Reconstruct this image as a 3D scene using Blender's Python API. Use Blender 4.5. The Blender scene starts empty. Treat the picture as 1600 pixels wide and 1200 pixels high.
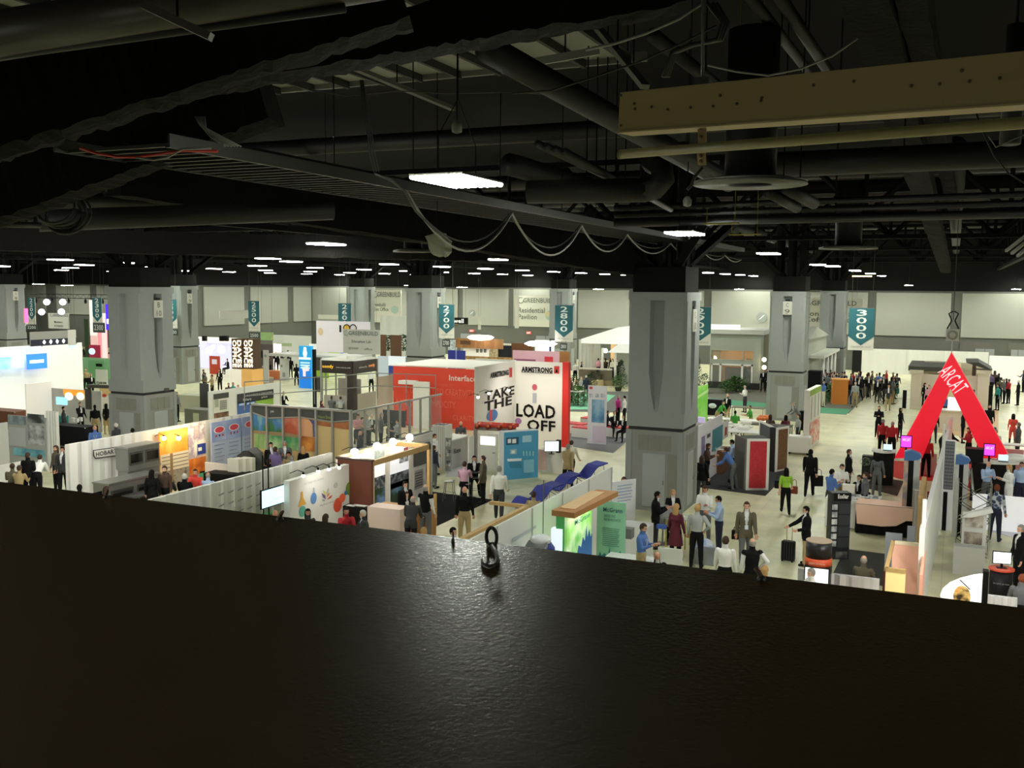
import bpy, bmesh, math, random
from mathutils import Vector, Matrix
R = math.radians
SC = bpy.context.scene
COL = SC.collection
# ---------------------------------------------------------------- camera, world, exposure
F, CX, CY, EYE = 1550.0, 800.0, 600.0, 8.0
YAW, PITCH, ROLL = math.atan(690/F), math.atan(152/F), 0.0080
fwd = Vector((-math.sin(YAW)*math.cos(PITCH), math.cos(YAW)*math.cos(PITCH), -math.sin(PITCH)))
_r = Vector((math.cos(YAW), math.sin(YAW), 0)); _u = _r.cross(fwd)
rt = _r*math.cos(ROLL) + _u*math.sin(ROLL)
up = _u*math.cos(ROLL) - _r*math.sin(ROLL)
C0 = Vector((0, 0, EYE))
cd = bpy.data.cameras.new('camera'); cam = bpy.data.objects.new('camera', cd); COL.objects.link(cam)
M = Matrix.Identity(4)
for i in range(3):
    M[i][0], M[i][1], M[i][2], M[i][3] = rt[i], up[i], -fwd[i], C0[i]
cam.matrix_world = M
cd.sensor_fit = 'HORIZONTAL'; cd.sensor_width = 36.0; cd.lens = F/1600*36.0
cd.clip_start = 0.05; cd.clip_end = 400
SC.camera = cam
W = bpy.data.worlds.new('world'); SC.world = W; W.use_nodes = True
W.node_tree.nodes['Background'].inputs[0].default_value = (0.5, 0.5, 0.42, 1)
W.node_tree.nodes['Background'].inputs[1].default_value = 0.02
SC.view_settings.view_transform = 'Standard'; SC.view_settings.look = 'None'
SC.view_settings.gamma = 1.0; SC.view_settings.use_curve_mapping = False
SC.view_settings.exposure = 0.62
LAMP_W = 100.0       # radiance of the fluorescent tubes
random.seed(11)
# ---------------------------------------------------------------- where a sight line meets a plane of the hall
def ray(px, py): return fwd + rt*((px-CX)/F) - up*((py-CY)/F)
def at(px, py, z=0.0):
    d = ray(px, py); return C0 + d*((z-EYE)/d.z)
def onX(px, py, X):
    d = ray(px, py); return C0 + d*(X/d.x)
def onY(px, py, Y):
    d = ray(px, py); return C0 + d*(Y/d.y)
def deep(px, py, Z): return C0 + ray(px, py)*Z
# ---------------------------------------------------------------- materials
def lin(c):
    if isinstance(c, str):
        c = [int(c[i:i+2], 16)/255 for i in (0, 2, 4)]
    return tuple((x/12.92 if x <= .04045 else ((x+.055)/1.055)**2.4) for x in c)
_m = {}
def mat(c, rough=.6, emit=0.0, metal=0.0, bump=0.0, vary=0.0, scale=20.0):
    k = (c, rough, emit, metal, bump, vary, scale)
    if k in _m: return _m[k]
    m = bpy.data.materials.new('surface_'+str(len(_m))); m.use_nodes = True
    nt = m.node_tree; b = nt.nodes['Principled BSDF']
    col = lin(c)+(1,)
    b.inputs['Base Color'].default_value = col
    b.inputs['Roughness'].default_value = rough; b.inputs['Metallic'].default_value = metal
    if rough > .45 and sum(col[:3]) < .03: b.inputs['Specular IOR Level'].default_value = .15
    if emit:
        b.inputs['Emission Color'].default_value = col; b.inputs['Emission Strength'].default_value = emit
    if bump or vary:
        tc = nt.nodes.new('ShaderNodeTexCoord'); n = nt.nodes.new('ShaderNodeTexNoise')
        n.inputs['Scale'].default_value = scale; n.inputs['Detail'].default_value = 5
        nt.links.new(tc.outputs['Object'], n.inputs['Vector'])
        if vary:
            mx = nt.nodes.new('ShaderNodeMix'); mx.data_type = 'RGBA'
            mx.inputs[6].default_value = tuple(x*(1-vary) for x in col[:3])+(1,)
            mx.inputs[7].default_value = tuple(min(1, x*(1+vary)) for x in col[:3])+(1,)
            nt.links.new(n.outputs['Fac'], mx.inputs[0]); nt.links.new(mx.outputs[2], b.inputs['Base Color'])
            if emit: nt.links.new(mx.outputs[2], b.inputs['Emission Color'])
        if bump:
            bp = nt.nodes.new('ShaderNodeBump'); bp.inputs['Strength'].default_value = bump; bp.inputs['Distance'].default_value = .02
            nt.links.new(n.outputs['Fac'], bp.inputs['Height']); nt.links.new(bp.outputs['Normal'], b.inputs['Normal'])
    _m[k] = m; return m
def glass(c='dfe8e8', a=.25, rough=.05):
    k = ('glass', c, a)
    if k in _m: return _m[k]
    m = bpy.data.materials.new('glass_'+str(len(_m))); m.use_nodes = True
    b = m.node_tree.nodes['Principled BSDF']
    b.inputs['Base Color'].default_value = lin(c)+(1,); b.inputs['Roughness'].default_value = rough; b.inputs['Alpha'].default_value = a
    _m[k] = m; return m
def photo(c1, c2, scale=3.0, c3=None, emit=0.0, kind='noise', stretch=(1, 1, 1)):
    """a printed picture seen from far: soft patches of two or three inks"""
    k = ('photo', c1, c2, scale, c3, emit, kind, stretch)
    if k in _m: return _m[k]
    m = bpy.data.materials.new('print_'+str(len(_m))); m.use_nodes = True
    nt = m.node_tree; b = nt.nodes['Principled BSDF']; b.inputs['Roughness'].default_value = .5
    tc = nt.nodes.new('ShaderNodeTexCoord'); mp = nt.nodes.new('ShaderNodeMapping'); mp.inputs['Scale'].default_value = stretch
    nt.links.new(tc.outputs['Object'], mp.inputs[0])
    if kind == 'noise':
        n = nt.nodes.new('ShaderNodeTexNoise'); n.inputs['Detail'].default_value = 4; o = 'Fac'
    elif kind == 'cells':
        n = nt.nodes.new('ShaderNodeTexVoronoi'); o = 'Distance'
    elif kind == 'bricks':
        n = nt.nodes.new('ShaderNodeTexBrick'); o = 'Fac'
    else:
        n = nt.nodes.new('ShaderNodeTexWave'); o = 'Fac'
    if kind == 'zbands': n.bands_direction = 'Z'
    n.inputs['Scale'].default_value = scale
    nt.links.new(mp.outputs[0], n.inputs['Vector'])
    cr = nt.nodes.new('ShaderNodeValToRGB'); e = cr.color_ramp.elements
    e[0].position = .38; e[1].position = .62; e[0].color = lin(c1)+(1,); e[1].color = lin(c2)+(1,)
    if c3:
        q = e.new(.5); q.color = lin(c3)+(1,)
    nt.links.new(n.outputs[o], cr.inputs[0]); nt.links.new(cr.outputs[0], b.inputs['Base Color'])
    if emit:
        nt.links.new(cr.outputs[0], b.inputs['Emission Color']); b.inputs['Emission Strength'].default_value = emit
    _m[k] = m; return m
WHITE = mat('e9e8e2', .7); DRAPE = mat('deddd6', .85); BLACK = mat('0c0c0c', .5); STEEL = mat('8c8d8b', .35, 0, .8)
CHROME = mat('b9bbba', .2, 0, 1.0); WOOD = mat('c9a56a', .6, 0, 0, 0, .15, 8); DARKGREY = mat('3a3b3b', .6); GREY = mat('8d8e8c', .7)
# ---------------------------------------------------------------- mesh collecting
class MB:
    def __init__(s): s.v, s.f, s.mi = [], [], []
    def quad(s, a, b, c, d, k=0):
        n = len(s.v); s.v += [tuple(a), tuple(b), tuple(c), tuple(d)]; s.f.append((n, n+1, n+2, n+3)); s.mi.append(k)
    def poly(s, pts, k=0):
        n = len(s.v); s.v += [tuple(p) for p in pts]; s.f.append(tuple(range(n, n+len(pts)))); s.mi.append(k)
    def box(s, x0, y0, z0, x1, y1, z1, k=0):
        n = len(s.v)
        s.v += [(x0,y0,z0),(x1,y0,z0),(x1,y1,z0),(x0,y1,z0),(x0,y0,z1),(x1,y0,z1),(x1,y1,z1),(x0,y1,z1)]
        for f in ((0,3,2,1),(4,5,6,7),(0,1,5,4),(1,2,6,5),(2,3,7,6),(3,0,4,7)):
            s.f.append(tuple(n+i for i in f)); s.mi.append(k)
        return s
    def prism(s, pts, axis, a, b, k=0):
        """polygon pts (2-D) pushed along axis 'x','y','z' from a to b"""
        def P(p, t): return {'x': (t, p[0], p[1]), 'y': (p[0], t, p[1]), 'z': (p[0], p[1], t)}[axis]
        n = len(s.v); m = len(pts)
        s.v += [P(p, a) for p in pts]+[P(p, b) for p in pts]
        s.f.append(tuple(n+i for i in range(m))[::-1]); s.f.append(tuple(n+m+i for i in range(m))); s.mi += [k, k]
        for i in range(m):
            j = (i+1) % m; s.f.append((n+i, n+j, n+m+j, n+m+i)); s.mi.append(k)
        return s
    def rings(s, rings, cap=True, k=0, closed=True):
        n0 = len(s.v); m = len(rings[0])
        for r in rings: s.v += [tuple(p) for p in r]
        for i in range(len(rings)-1):
            for j in range(m if closed else m-1):
                a = n0+i*m+j; b = n0+i*m+(j+1) % m
                s.f.append((a, b, b+m, a+m)); s.mi.append(k)
        if cap:
            s.f.append(tuple(n0+j for j in range(m))[::-1]); s.f.append(tuple(n0+(len(rings)-1)*m+j for j in range(m))); s.mi += [k, k]
        return s
    def tube(s, pts, r, n=8, k=0, cap=True, sq=1.0):
        pts = [Vector(p) for p in pts]; rs = r if isinstance(r, (list, tuple)) else [r]*len(pts)
        rings = []; prev = None
        for i, p in enumerate(pts):
            t = (pts[min(i+1, len(pts)-1)]-pts[max(i-1, 0)]).normalized()
            ref = prev if prev else (Vector((0, 0, 1)) if abs(t.z) < .9 else Vector((1, 0, 0)))
            a = (ref - t*ref.dot(t))
            if a.length < 1e-5: a = t.orthogonal()
            a.normalize(); b = t.cross(a); prev = a
            rings.append([p+a*(math.cos(2*math.pi*j/n)*rs[i])+b*(math.sin(2*math.pi*j/n)*rs[i]*sq) for j in range(n)])
        return s.rings(rings, cap, k)
    def lathe(s, prof, cx=0, cy=0, n=16, k=0):
        return s.rings([[(cx+r*math.cos(2*math.pi*j/n), cy+r*math.sin(2*math.pi*j/n), z) for j in range(n)] for r, z in prof], True, k)
    def ball(s, c, r, n=8, k=0, sx=1, sy=1, sz=1):
        rr = []
        for i in range(n+1):
            t = math.pi*i/n; q = max(math.sin(t), .02)*r
            rr.append([(c[0]+q*sx*math.cos(2*math.pi*j/(n+2)), c[1]+q*sy*math.sin(2*math.pi*j/(n+2)), c[2]-math.cos(t)*r*sz) for j in range(n+2)])
        return s.rings(rr, True, k)
    def mesh(s, name, mats, smooth=False):
        me = bpy.data.meshes.new(name); me.from_pydata(s.v, [], s.f)
        for m in (mats if isinstance(mats, (list, tuple)) else [mats]): me.materials.append(m)
        for p, k in zip(me.polygons, s.mi): p.material_index = k; p.use_smooth = smooth
        me.update(); return me
    def obj(s, name, mats, parent=None, smooth=False, loc=None, rot=0, bevel=0):
        o = bpy.data.objects.new(name, s.mesh(name, mats, smooth)); COL.objects.link(o)
        if parent: o.parent = parent
        if loc is not None: o.location = loc
        if rot: o.rotation_euler = (0, 0, rot)
        if bevel:
            q = o.modifiers.new('bevel', 'BEVEL'); q.width = bevel; q.segments = 2; q.limit_method = 'ANGLE'
        return o
def empty(name, loc=(0, 0, 0), rot=0):
    o = bpy.data.objects.new(name, None); COL.objects.link(o); o.location = loc; o.rotation_euler = (0, 0, rot); o.empty_display_size = .2
    return o
def tag(o, label, cat, group=None):
    o['label'] = label; o['category'] = cat
    if group: o['group'] = group
    return o
def structure(o): o['kind'] = 'structure'; return o
def copy_tree(o, parent=None):
    c = o.copy(); COL.objects.link(c)
    if parent: c.parent = parent
    for ch in list(o.children): copy_tree(ch, c)
    return c
def thing(name, label, cat, loc, rot=0, group=None):
    return tag(empty(name, loc, rot), label, cat, group)
def text_mesh(s, m, bold=.0, ext=.004):
    """lettering fitted into the unit box 0..1 x 0..1, standing up in the x-z plane"""
    cu = bpy.data.curves.new('text', 'FONT'); cu.body = s; cu.extrude = 0; cu.offset = bold; cu.resolution_u = 2; cu.space_character = 1.05
    t = bpy.data.objects.new('text', cu)
    me = bpy.data.meshes.new_from_object(t)
    xs = [v.co.x for v in me.vertices]; ys = [v.co.y for v in me.vertices]
    if not xs: return me
    x0, x1, y0, y1 = min(xs), max(xs), min(ys), max(ys)
    for v in me.vertices: v.co = ((v.co.x-x0)/(x1-x0), 0, (v.co.y-y0)/(y1-y0))
    me.materials.clear(); me.materials.append(m)
    bpy.data.objects.remove(t); bpy.data.curves.remove(cu)
    me.name = 'lettering'; return me
def letters(parent, s, m, x, y, z, w, h, name='lettering', bold=.0):
    o = bpy.data.objects.new(name, text_mesh(s, m, bold)); COL.objects.link(o)
    o.parent = parent; o.location = (x, y, z); o.scale = (w, 1, h); return o
def wires(b, n=2):
    for i in range(n):
        x = b.L*(.1+.8*i/max(1, n-1)); MB().tube([(x, .01, b.H), (x, .01, 14-b.z0)], .008, 4).obj('hanging_wire', mat('3a3a38'), b.o)
class Board:
    """an upright panel seen from its local -Y side; p0 and p1 are its base ends, left and right as seen"""
    def __init__(s, name, label, cat, p0, p1, z0, z1, m=WHITE, th=.06, group=None, trim=None, folds=0, bevel=0):
        p0, p1 = Vector(p0[:2]), Vector(p1[:2]); d = p1-p0; s.L = d.length; s.z0, s.z1 = z0, z1; s.H = z1-z0
        s.rot = math.atan2(d.y, d.x); s.p0 = p0; s.U = Vector((d.x/s.L, d.y/s.L, 0)); s.N = Vector((s.U.y, -s.U.x, 0))
        b = MB()
        if folds:
            n = max(4, int(s.L/folds)); pts = []
            for i in range(n*4+1):
                pts.append((s.L*i/(n*4), .03*math.sin(i*math.pi/2)+.02*math.sin(i*1.3)))
            pts += [(s.L, th+.06), (0, th+.06)]
            b.prism(pts, 'z', 0, s.H)
        else: b.box(0, 0, 0, s.L, th, s.H)
        s.o = b.obj(name, m, None, bool(folds) and False, (p0.x, p0.y, z0), s.rot, bevel); tag(s.o, label, cat, group)
        s.off = -.008 if not folds else -.062
    def xz(s, px, py):
        d = ray(px, py); P0 = Vector((s.p0.x, s.p0.y, 0)); t = (P0-C0).dot(s.N)/d.dot(s.N); q = C0+d*t
        return (q-P0).dot(s.U), q.z-s.z0
    def rect(s, px0, py0, px1, py1, m, name='graphic_panel', d=1, frac=False, th=.006, label=None):
        if frac: x0, z1, x1, z0 = px0*s.L, py0*s.H, px1*s.L, py1*s.H
        else:
            x0, z1 = s.xz(px0, py0); x1, z0 = s.xz(px1, py1)
        y = s.off-d*.006
        z0, z1 = min(z0, z1), max(z0, z1)
        o = MB().box(x0, y-th, z0, x1, y, z1).obj(name, m, s.o)
        if label: o['label'] = label
        return o
    def frect(s, x0, z1, x1, z0, m, name='graphic_panel', d=1, label=None, th=.006): return s.rect(x0, z1, x1, z0, m, name, d, True, th, label)
    def poly(s, pts, m, name='graphic_panel', d=1, frac=False):
        q = [(a*s.L, b*s.H) for a, b in pts] if frac else [s.xz(*p) for p in pts]
        y = s.off-d*.006
        return MB().prism(q, 'y', y-.004, y).obj(name, m, s.o)
    def disc(s, px, py, rx, m, name='graphic_spot', d=1, ry=None, n=20):
        a = s.xz(px-rx, py); b = s.xz(px+rx, py); c = ((a[0]+b[0])/2, (a[1]+b[1])/2); r = abs(b[0]-a[0])/2; v = abs(s.xz(px, py-(ry or rx))[1]-s.xz(px, py+(ry or rx))[1])/2
        y = s.off-d*.006
        return MB().prism([(c[0]+r*math.cos(2*math.pi*i/n), c[1]+v*math.sin(2*math.pi*i/n)) for i in range(n)], 'y', y-.004, y).obj(name, m, s.o)
    def text(s, t, px0, pyt, pyb, px1, m, name='lettering', d=2, bold=.0):
        x0, zt = s.xz(px0, pyt); _, zb = s.xz(px0, pyb); x1, _ = s.xz(px1, pyb)
        return letters(s.o, t, m, x0, s.off-d*.006-.006, zb, x1-x0, zt-zb, name, bold)
    def ftext(s, t, x0, z1, x1, z0, m, name='lettering', d=2, bold=.0):
        return letters(s.o, t, m, x0*s.L, s.off-d*.006-.006, z0*s.H, (x1-x0)*s.L, (z1-z0)*s.H, name, bold)
def wallX(name, label, cat, px0, py0, px1, h, m=WHITE, X=None, z0=0, **k):
    """panel running away from the camera; its top near corner is seen at (px0, py0)"""
    p = at(px0, py0, h) if X is None else onX(px0, py0, X)
    if X is None: X = p.x
    q = onX(px1, py0, X)
    for _ in range(3):
        # follow the top edge to column px1
        v = Vector((X, q.y, h))-C0; yy = CY-F*v.dot(up)/v.dot(fwd); q = onX(px1, yy, X)
    a, b = ((X, p.y), (X, q.y))
    return Board(name, label, cat, a, b, z0, h, m, **k)
def wallY(name, label, cat, px0, py0, px1, h, m=WHITE, Y=None, z0=0, **k):
    """panel running square to the aisle direction; top left corner at (px0, py0)"""
    p = at(px0, py0, h) if Y is None else onY(px0, py0, Y)
    if Y is None: Y = p.y
    q = onY(px1, py0, Y)
    for _ in range(3):
        v = Vector((q.x, Y, h))-C0; yy = CY-F*v.dot(up)/v.dot(fwd); q = onY(px1, yy, Y)
    return Board(name, label, cat, (p.x, Y), (q.x, Y), z0, h, m, **k)
def hungY(name, label, cat, px0, py0, px1, py1, Y, m=WHITE, **k):
    """panel on the plane y = Y whose top left is seen at (px0, py0) and bottom right at (px1, py1)"""
    a = onY(px0, py0, Y); b = onY(px1, py1, Y)
    return Board(name, label, cat, (a.x, Y), (b.x, Y), b.z, a.z, m, **k)
def hungX(name, label, cat, px0, py0, px1, py1, X, m=WHITE, **k):
    a = onX(px0, py0, X); b = onX(px1, py1, X); z0 = onX(px0, py0+(py1-py0), X).z
    return Board(name, label, cat, (X, a.y), (X, b.y), min(a.z-.1, b.z), a.z, m, **k)

def wallS(name, label, cat, px0, pt, px1, pb, m=WHITE, cut=None, **k):
    """panel square to the aisle standing on the floor: top left pixel, right column, and the pixel row of its foot"""
    q = at(px0, pb, 0); Y = q.y; top = onY(px0, pt, Y).z
    if cut is not None: k['z0'] = onY(px0, cut, Y).z
    return wallY(name, label, cat, px0, pt, px1, top, m, Y=Y, **k)
# ================================================================ THE HALL
def floor_material():
    m = bpy.data.materials.new('hall_floor'); m.use_nodes = True; nt = m.node_tree; b = nt.nodes['Principled BSDF']
    tc = nt.nodes.new('ShaderNodeTexCoord'); n = nt.nodes.new('ShaderNodeTexNoise'); n.inputs['Scale'].default_value = .9; n.inputs['Detail'].default_value = 8
    nt.links.new(tc.outputs['Object'], n.inputs['Vector'])
    br = nt.nodes.new('ShaderNodeTexBrick'); br.offset = 0; br.inputs['Scale'].default_value = 1.0; br.inputs['Brick Width'].default_value = 3.05; br.inputs['Row Height'].default_value = 3.05
    br.inputs['Mortar Size'].default_value = .012
    br.inputs['Color1'].default_value = (1, 1, 1, 1); br.inputs['Color2'].default_value = (.94, .94, .93, 1); br.inputs['Mortar'].default_value = (.8, .8, .78, 1)
    nt.links.new(tc.outputs['Object'], br.inputs['Vector'])
    cr = nt.nodes.new('ShaderNodeValToRGB'); e = cr.color_ramp.elements
    e[0].position = .35; e[1].position = .65; e[0].color = lin('cac8a2')+(1,); e[1].color = lin('e3dfba')+(1,)
    nt.links.new(n.outputs['Fac'], cr.inputs[0])
    mx = nt.nodes.new('ShaderNodeMix'); mx.data_type = 'RGBA'; mx.blend_type = 'MULTIPLY'; mx.inputs[0].default_value = 1
    nt.links.new(cr.outputs[0], mx.inputs[6]); nt.links.new(br.outputs['Color'], mx.inputs[7]); nt.links.new(mx.outputs[2], b.inputs['Base Color'])
    b.inputs['Roughness'].default_value = .38
    return m
structure(MB().box(-125, -12, -.3, 45, 110, 0).obj('floor', floor_material()))
WALLG = mat('5a5b54', .85); PANELC = mat('93948a', .8, 0, 0, 0, .05, .4)
CEILK = mat('070706', .9); SOFF = mat('161615', .9)
def shell(name, *b, m=WALLG): return structure(MB().box(*b).obj(name, m))
shell('wall_back', -74, 104, 0, 45, 104.6, 7.9)
shell('wall_back', -74, 104, 7.9, 45, 104.6, 15, m=SOFF)
shell('wall_left', -74.6, 80, 0, -74, 104.6, 7.9)
shell('wall_left', -74.6, 80, 7.9, -74, 104.6, 15, m=SOFF)
shell('wall_left', -125, 93, 0, -74.6, 93.6, 7.9)
shell('wall_left', -125, 93, 7.9, -74.6, 93.6, 15, m=SOFF)
shell('wall_left', -125.6, -12, 0, -125, 94, 15)
shell('wall_right', 45, -12, 0, 45.6, 110, 15)
shell('ceiling', -125, -12, 14, 45, 110, 14.4, m=CEILK)
# pale acoustic panels between the dark pilasters
def wall_panels():
    spans = [(489, 543), (552, 575), (579, 642), (662, 716), (724, 795), (803, 868), (904, 984), (1092, 1100), (1112, 1208), (1220, 1294), (1300, 1356), (1369, 1486), (1503, 1640)]
    for a, b in spans:
        x0 = onY(a, 480, 104).x; x1 = onY(b, 480, 104).x
        structure(MB().box(x0, 103.82, 3.52, x1, 104, 7.72).obj('wall_panel', PANELC, None, False, None, 0, .03))
    for a, b in ((317, 380), (390, 448), (457, 485)):
        y0 = onX(a, 480, -74).y; y1 = onX(b, 480, -74).y
        structure(MB().box(-74, y0, 3.52, -73.82, y1, 7.72).obj('wall_panel', PANELC, None, False, None, 0, .03))
    for a, b in ((-30, 12), (24, 73), (90, 143), (153, 178)):
        x0 = onY(a, 480, 93).x; x1 = onY(b, 480, 93).x
        structure(MB().box(x0, 92.82, 4.05, x1, 93, 7.72).obj('wall_panel', PANELC, None, False, None, 0, .03))
    # darker loading-door bands below the panels and the grey lower doors
    for a, b in ((1375, 1412), (1500, 1552), (1576, 1620)):
        x0 = onY(a, 530, 104).x; x1 = onY(b, 530, 104).x
        structure(MB().box(x0, 103.86, 2.2, x1, 104, 3.1).obj('trim_1', mat('5c5b54', .8)))
wall_panels()
n_ = 0
for a, b, c, d in ((838, 868, 520, 560), (720, 750, 520, 560), (1524, 1552, 546, 580), (1580, 1600, 546, 580)):
    n_ += 1
    p, q = onY(a, c, 103.9), onY(b, d, 103.9)
    dr = structure(MB().box(0, -.06, 0, q.x-p.x, 0, 2.5).obj('door_%d' % n_, mat('8a8d8e', .6), None, False, (p.x, 103.9, 0)))
    MB().box((q.x-p.x)/2-.02, -.08, 0, (q.x-p.x)/2+.02, -.06, 2.5).obj('door_seam', DARKGREY, dr)
# concrete columns with sunk wedges and service panels
CONC = mat('8b908d', .75, 0, 0, .08, .05, 3); CONC_LOW = mat('888a84', .8, 0, 0, .15, .08, 2.5); JOINT = mat('2a2a28', .8)
def ring_profile(w, c, gd, gw, z):
    """outline of the shaft: corner chamfer c, groove depth gd and width gw in the middle of each face"""
    h = w/2; pts = []
    for k in range(4):
        loc = [(-h+c, -h), (-gw-.06, -h), (-gw, -h+gd), (gw, -h+gd), (gw+.06, -h), (h-c, -h)]
        for x, y in loc:
            for _ in range(k): x, y = -y, x
            pts.append((x, y, z))
    return pts
CW = 1.05
def column(x, y, label, sign, zj=2.98, w=2.1, sgn_face='both'):
    o = thing('concrete_column', label, 'column', (x, y, 0))
    b = MB()
    b.rings([ring_profile(w, .12, .3, .2, 7.55), ring_profile(w, .12, .3, .2, zj+2.0), ring_profile(w, .12, .18, .1, zj+1.2), ring_profile(w, .12, .0, .03, zj+.62),
             ring_profile(w, .005, 0, .03, zj+.6), ring_profile(w, .005, 0, .03, zj+.06)], True)
    b.obj('shaft', CONC, o)
    MB().box(-w/2+.06, -w/2+.06, zj-.06, w/2-.06, w/2-.06, zj+.08).obj('shadow_joint', JOINT, o)
    lo = MB(); lo.box(-w/2, -w/2, 0, w/2, w/2, zj-.06)
    lo.obj('base', CONC_LOW, o)
    MB().box(-w/2-.01, -w/2-.01, 7.55, w/2+.01, w/2+.01, 7.85).obj('capital', CONC, o)
    for k in range(4):
        f = empty('door_panel'); bpy.data.objects.remove(f)
        pan = MB().box(-.42, -w/2-.03, .15, .42, -w/2+.01, 2.1).obj('door_panel', mat('9a9f9d', .5), o, False, None, 0, .01); pan.rotation_euler = (0, 0, k*math.pi/2)
        tp = MB()
        for i in range(3): tp.box(-.6+i*.41, -w/2-.015, 2.2, -.6+i*.41+.38, -w/2+.01, 2.75)
        tp.box(.5, -w/2-.015, .1, .82, -w/2+.01, 2.1)
        t = tp.obj('stone_infill', mat('7d7d74', .85, 0, 0, .3, .12, 6), o); t.rotation_euler = (0, 0, k*math.pi/2)
        hd = MB().box(.34, -w/2-.07, 1.0, .37, -w/2-.03, 1.15).obj('handle', CHROME, pan)
        co = MB()
        for s_ in (-1, 1): co.box(s_*w/2-(.2 if s_ > 0 else 0), -w/2-.02, 0, s_*w/2+(.2 if s_ < 0 else 0), -w/2+.01, zj-.08)
        c = co.obj('corner_pilaster', CONC, o); c.rotation_euler = (0, 0, k*math.pi/2)
    if sign:
        for k in ((0,) if x == -8.2-CW else (1,)):
            s_ = MB().box(-.27, -w/2-.05, 6.45, .27, -w/2-.01, 7.25).obj('number_sign', mat('c9c8bd', .6), o); s_.rotation_euler = (0, 0, k*math.pi/2)
            a, n = sign
            letters(s_, a, mat('55554f'), -.08, -w/2-.062, 6.92, .16, .24)
            letters(s_, n, mat('55554f'), -.15, -w/2-.062, 6.52, .3, .26)
            MB().box(-.13, -w/2-.02, 7.27, .13, -w/2+.01, 7.36).obj('fixing', BLACK, s_)
    return o
CW = 1.05
for (x, y, lab, sg) in (
    (-8.56-CW, 34.16+CW, 'big grey concrete column in the middle of the hall, nearest and tallest in view', ('C', '10')),
    (-33.6-CW, 34.2+CW, 'big grey concrete column behind the oven wall with B 10 sign', ('B', '10')),
    (-8.2-CW, 61.5+CW, 'grey concrete column beside the grey show house with red spot on it', ('C', '9')),
    (-33.6-CW, 61.5+CW, 'grey concrete column next to the teal 2700 banner', ('B', '9')),
    (-56.3-CW, 61.5+CW, 'grey concrete column next to the teal 2400 banner', ('A', '9')),
    (-76-CW, 61.5+CW, 'grey concrete column cut by the left edge of the picture', ('A', '8')),
    (-8.56-CW, 88.8+CW, 'far grey concrete column beside the teal 3000 banner', None),
    (-33.6-CW, 88.8+CW, 'far grey concrete column behind the teal 2800 banner', ('B', '8')),
    (-56.5-CW, 88.8+CW, 'far grey concrete column behind the 2600 banner', None)):
    column(x, y, lab, sg)
# column number seen on the near corner of the B 10 column; pale tag on the centre column
# ================================================================ CEILING STEEL, DUCTS AND LAMPS
DUCT = mat('1d1d1b', .55, 0, .2); DUCTL = mat('33322c', .5, 0, .2); STEELK = mat('0d0d0c', .85); ROUGHB = mat('100f0d', .95, 0, 0, 1.0, .5, 9)
def bar(name, label, cat, p, q, r, m, n=10, group=None, sq=None):
    """round bar or, with sq=(w, h), a rectangular one; built from p to q"""
    p, q = Vector(p), Vector(q)
    b = MB()
    if sq:
        t = (q-p).normalized(); s_ = t.cross(Vector((0, 0, 1))).normalized()*sq[0]/2; u_ = s_.cross(t).normalized()*sq[1]/2
        b.rings([[x-s_-u_, x+s_-u_, x+s_+u_, x-s_+u_] for x in (Vector((0, 0, 0)), q-p)])
    else: b.tube([Vector((0, 0, 0)), q-p], r, n)
    o = b.obj(name, m, None, not sq, p); tag(o, label, cat, group)
    if not group and cat in ('pipe', 'duct', 'channel', 'strut', 'angle'):
        for t_ in ((.5,) if (q-p).length < 12 else (.3, .7)):
            c = p.lerp(q, t_)
            if c.z < 13.9: MB().tube([c-p, c-p+Vector((0, 0, 14-c.z))], .012, 4).obj('hanger_rod', STEELK, o)
    return o
def truss(x0, y0, x1, y1, z0, z1, k):
    """open steel roof truss"""
    o = thing('roof_truss', 'dark steel roof truss under the black hall ceiling', 'truss', (x0, y0, z0), 0, 'dark steel roof trusses')
    d = Vector((x1-x0, y1-y0, 0)); L = d.length; o.rotation_euler = (0, 0, math.atan2(d.y, d.x))
    h = z1-z0
    MB().box(0, -.16, 0, L, .16, .2).obj('bottom_chord', STEELK, o)
    MB().box(0, -.16, h-.2, L, .16, h).obj('top_chord', STEELK, o)
    n = max(2, int(L/4.2)); w = MB()
    for i in range(n):
        a, b = L*i/n, L*(i+1)/n; c = (a+b)/2
        w.tube([(a, 0, .1), (c, 0, h-.1)], .1, 4); w.tube([(c, 0, h-.1), (b, 0, .1)], .1, 4); w.tube([(a, 0, .1), (a, 0, h-.1)], .07, 4)
    w.obj('web_members', STEELK, o)
for y in (34.9, 48.5, 62.3, 76, 89.6): truss(-110, y, 40, y, 10.3, 12.6, 0)
for x in (-84, -71, -57.4, -46, -34.6, -22, 3.5, 16): truss(x, 22 if x > -60 else 40, x, 104, 9.9, 12.6, 0)
def steel_cap(x, y):
    o = thing('column_head', 'black steel column head rising from column top into the ceiling', 'column', (x, y, 7.85), 0, 'black steel column heads')
    b = MB()
    for a in (-.7, 0, .7):
        for c in (-.7, 0, .7): b.tube([(a, c, 0), (a, c, 5.2)], .16, 6)
    b.obj('posts', STEELK, o)
    g = MB()
    for k in range(4):
        an = k*math.pi/2+math.pi/4; g.tube([(0, 0, .3), (3.2*math.cos(an), 3.2*math.sin(an), 2.9)], .2, 4)
    g.obj('braces', STEELK, o)
    MB().box(-.95, -.95, .0, .95, .95, .9).obj('cap_block', mat('12120f', .9), o)
for x, y in ((-9.6, 35.2), (-34.6, 35.2), (-9.2, 62.5), (-34.6, 62.5), (-57.3, 62.5), (-77, 62.5), (-9.6, 89.8), (-34.6, 89.8), (-57.5, 89.8)): steel_cap(x, y)
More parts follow.
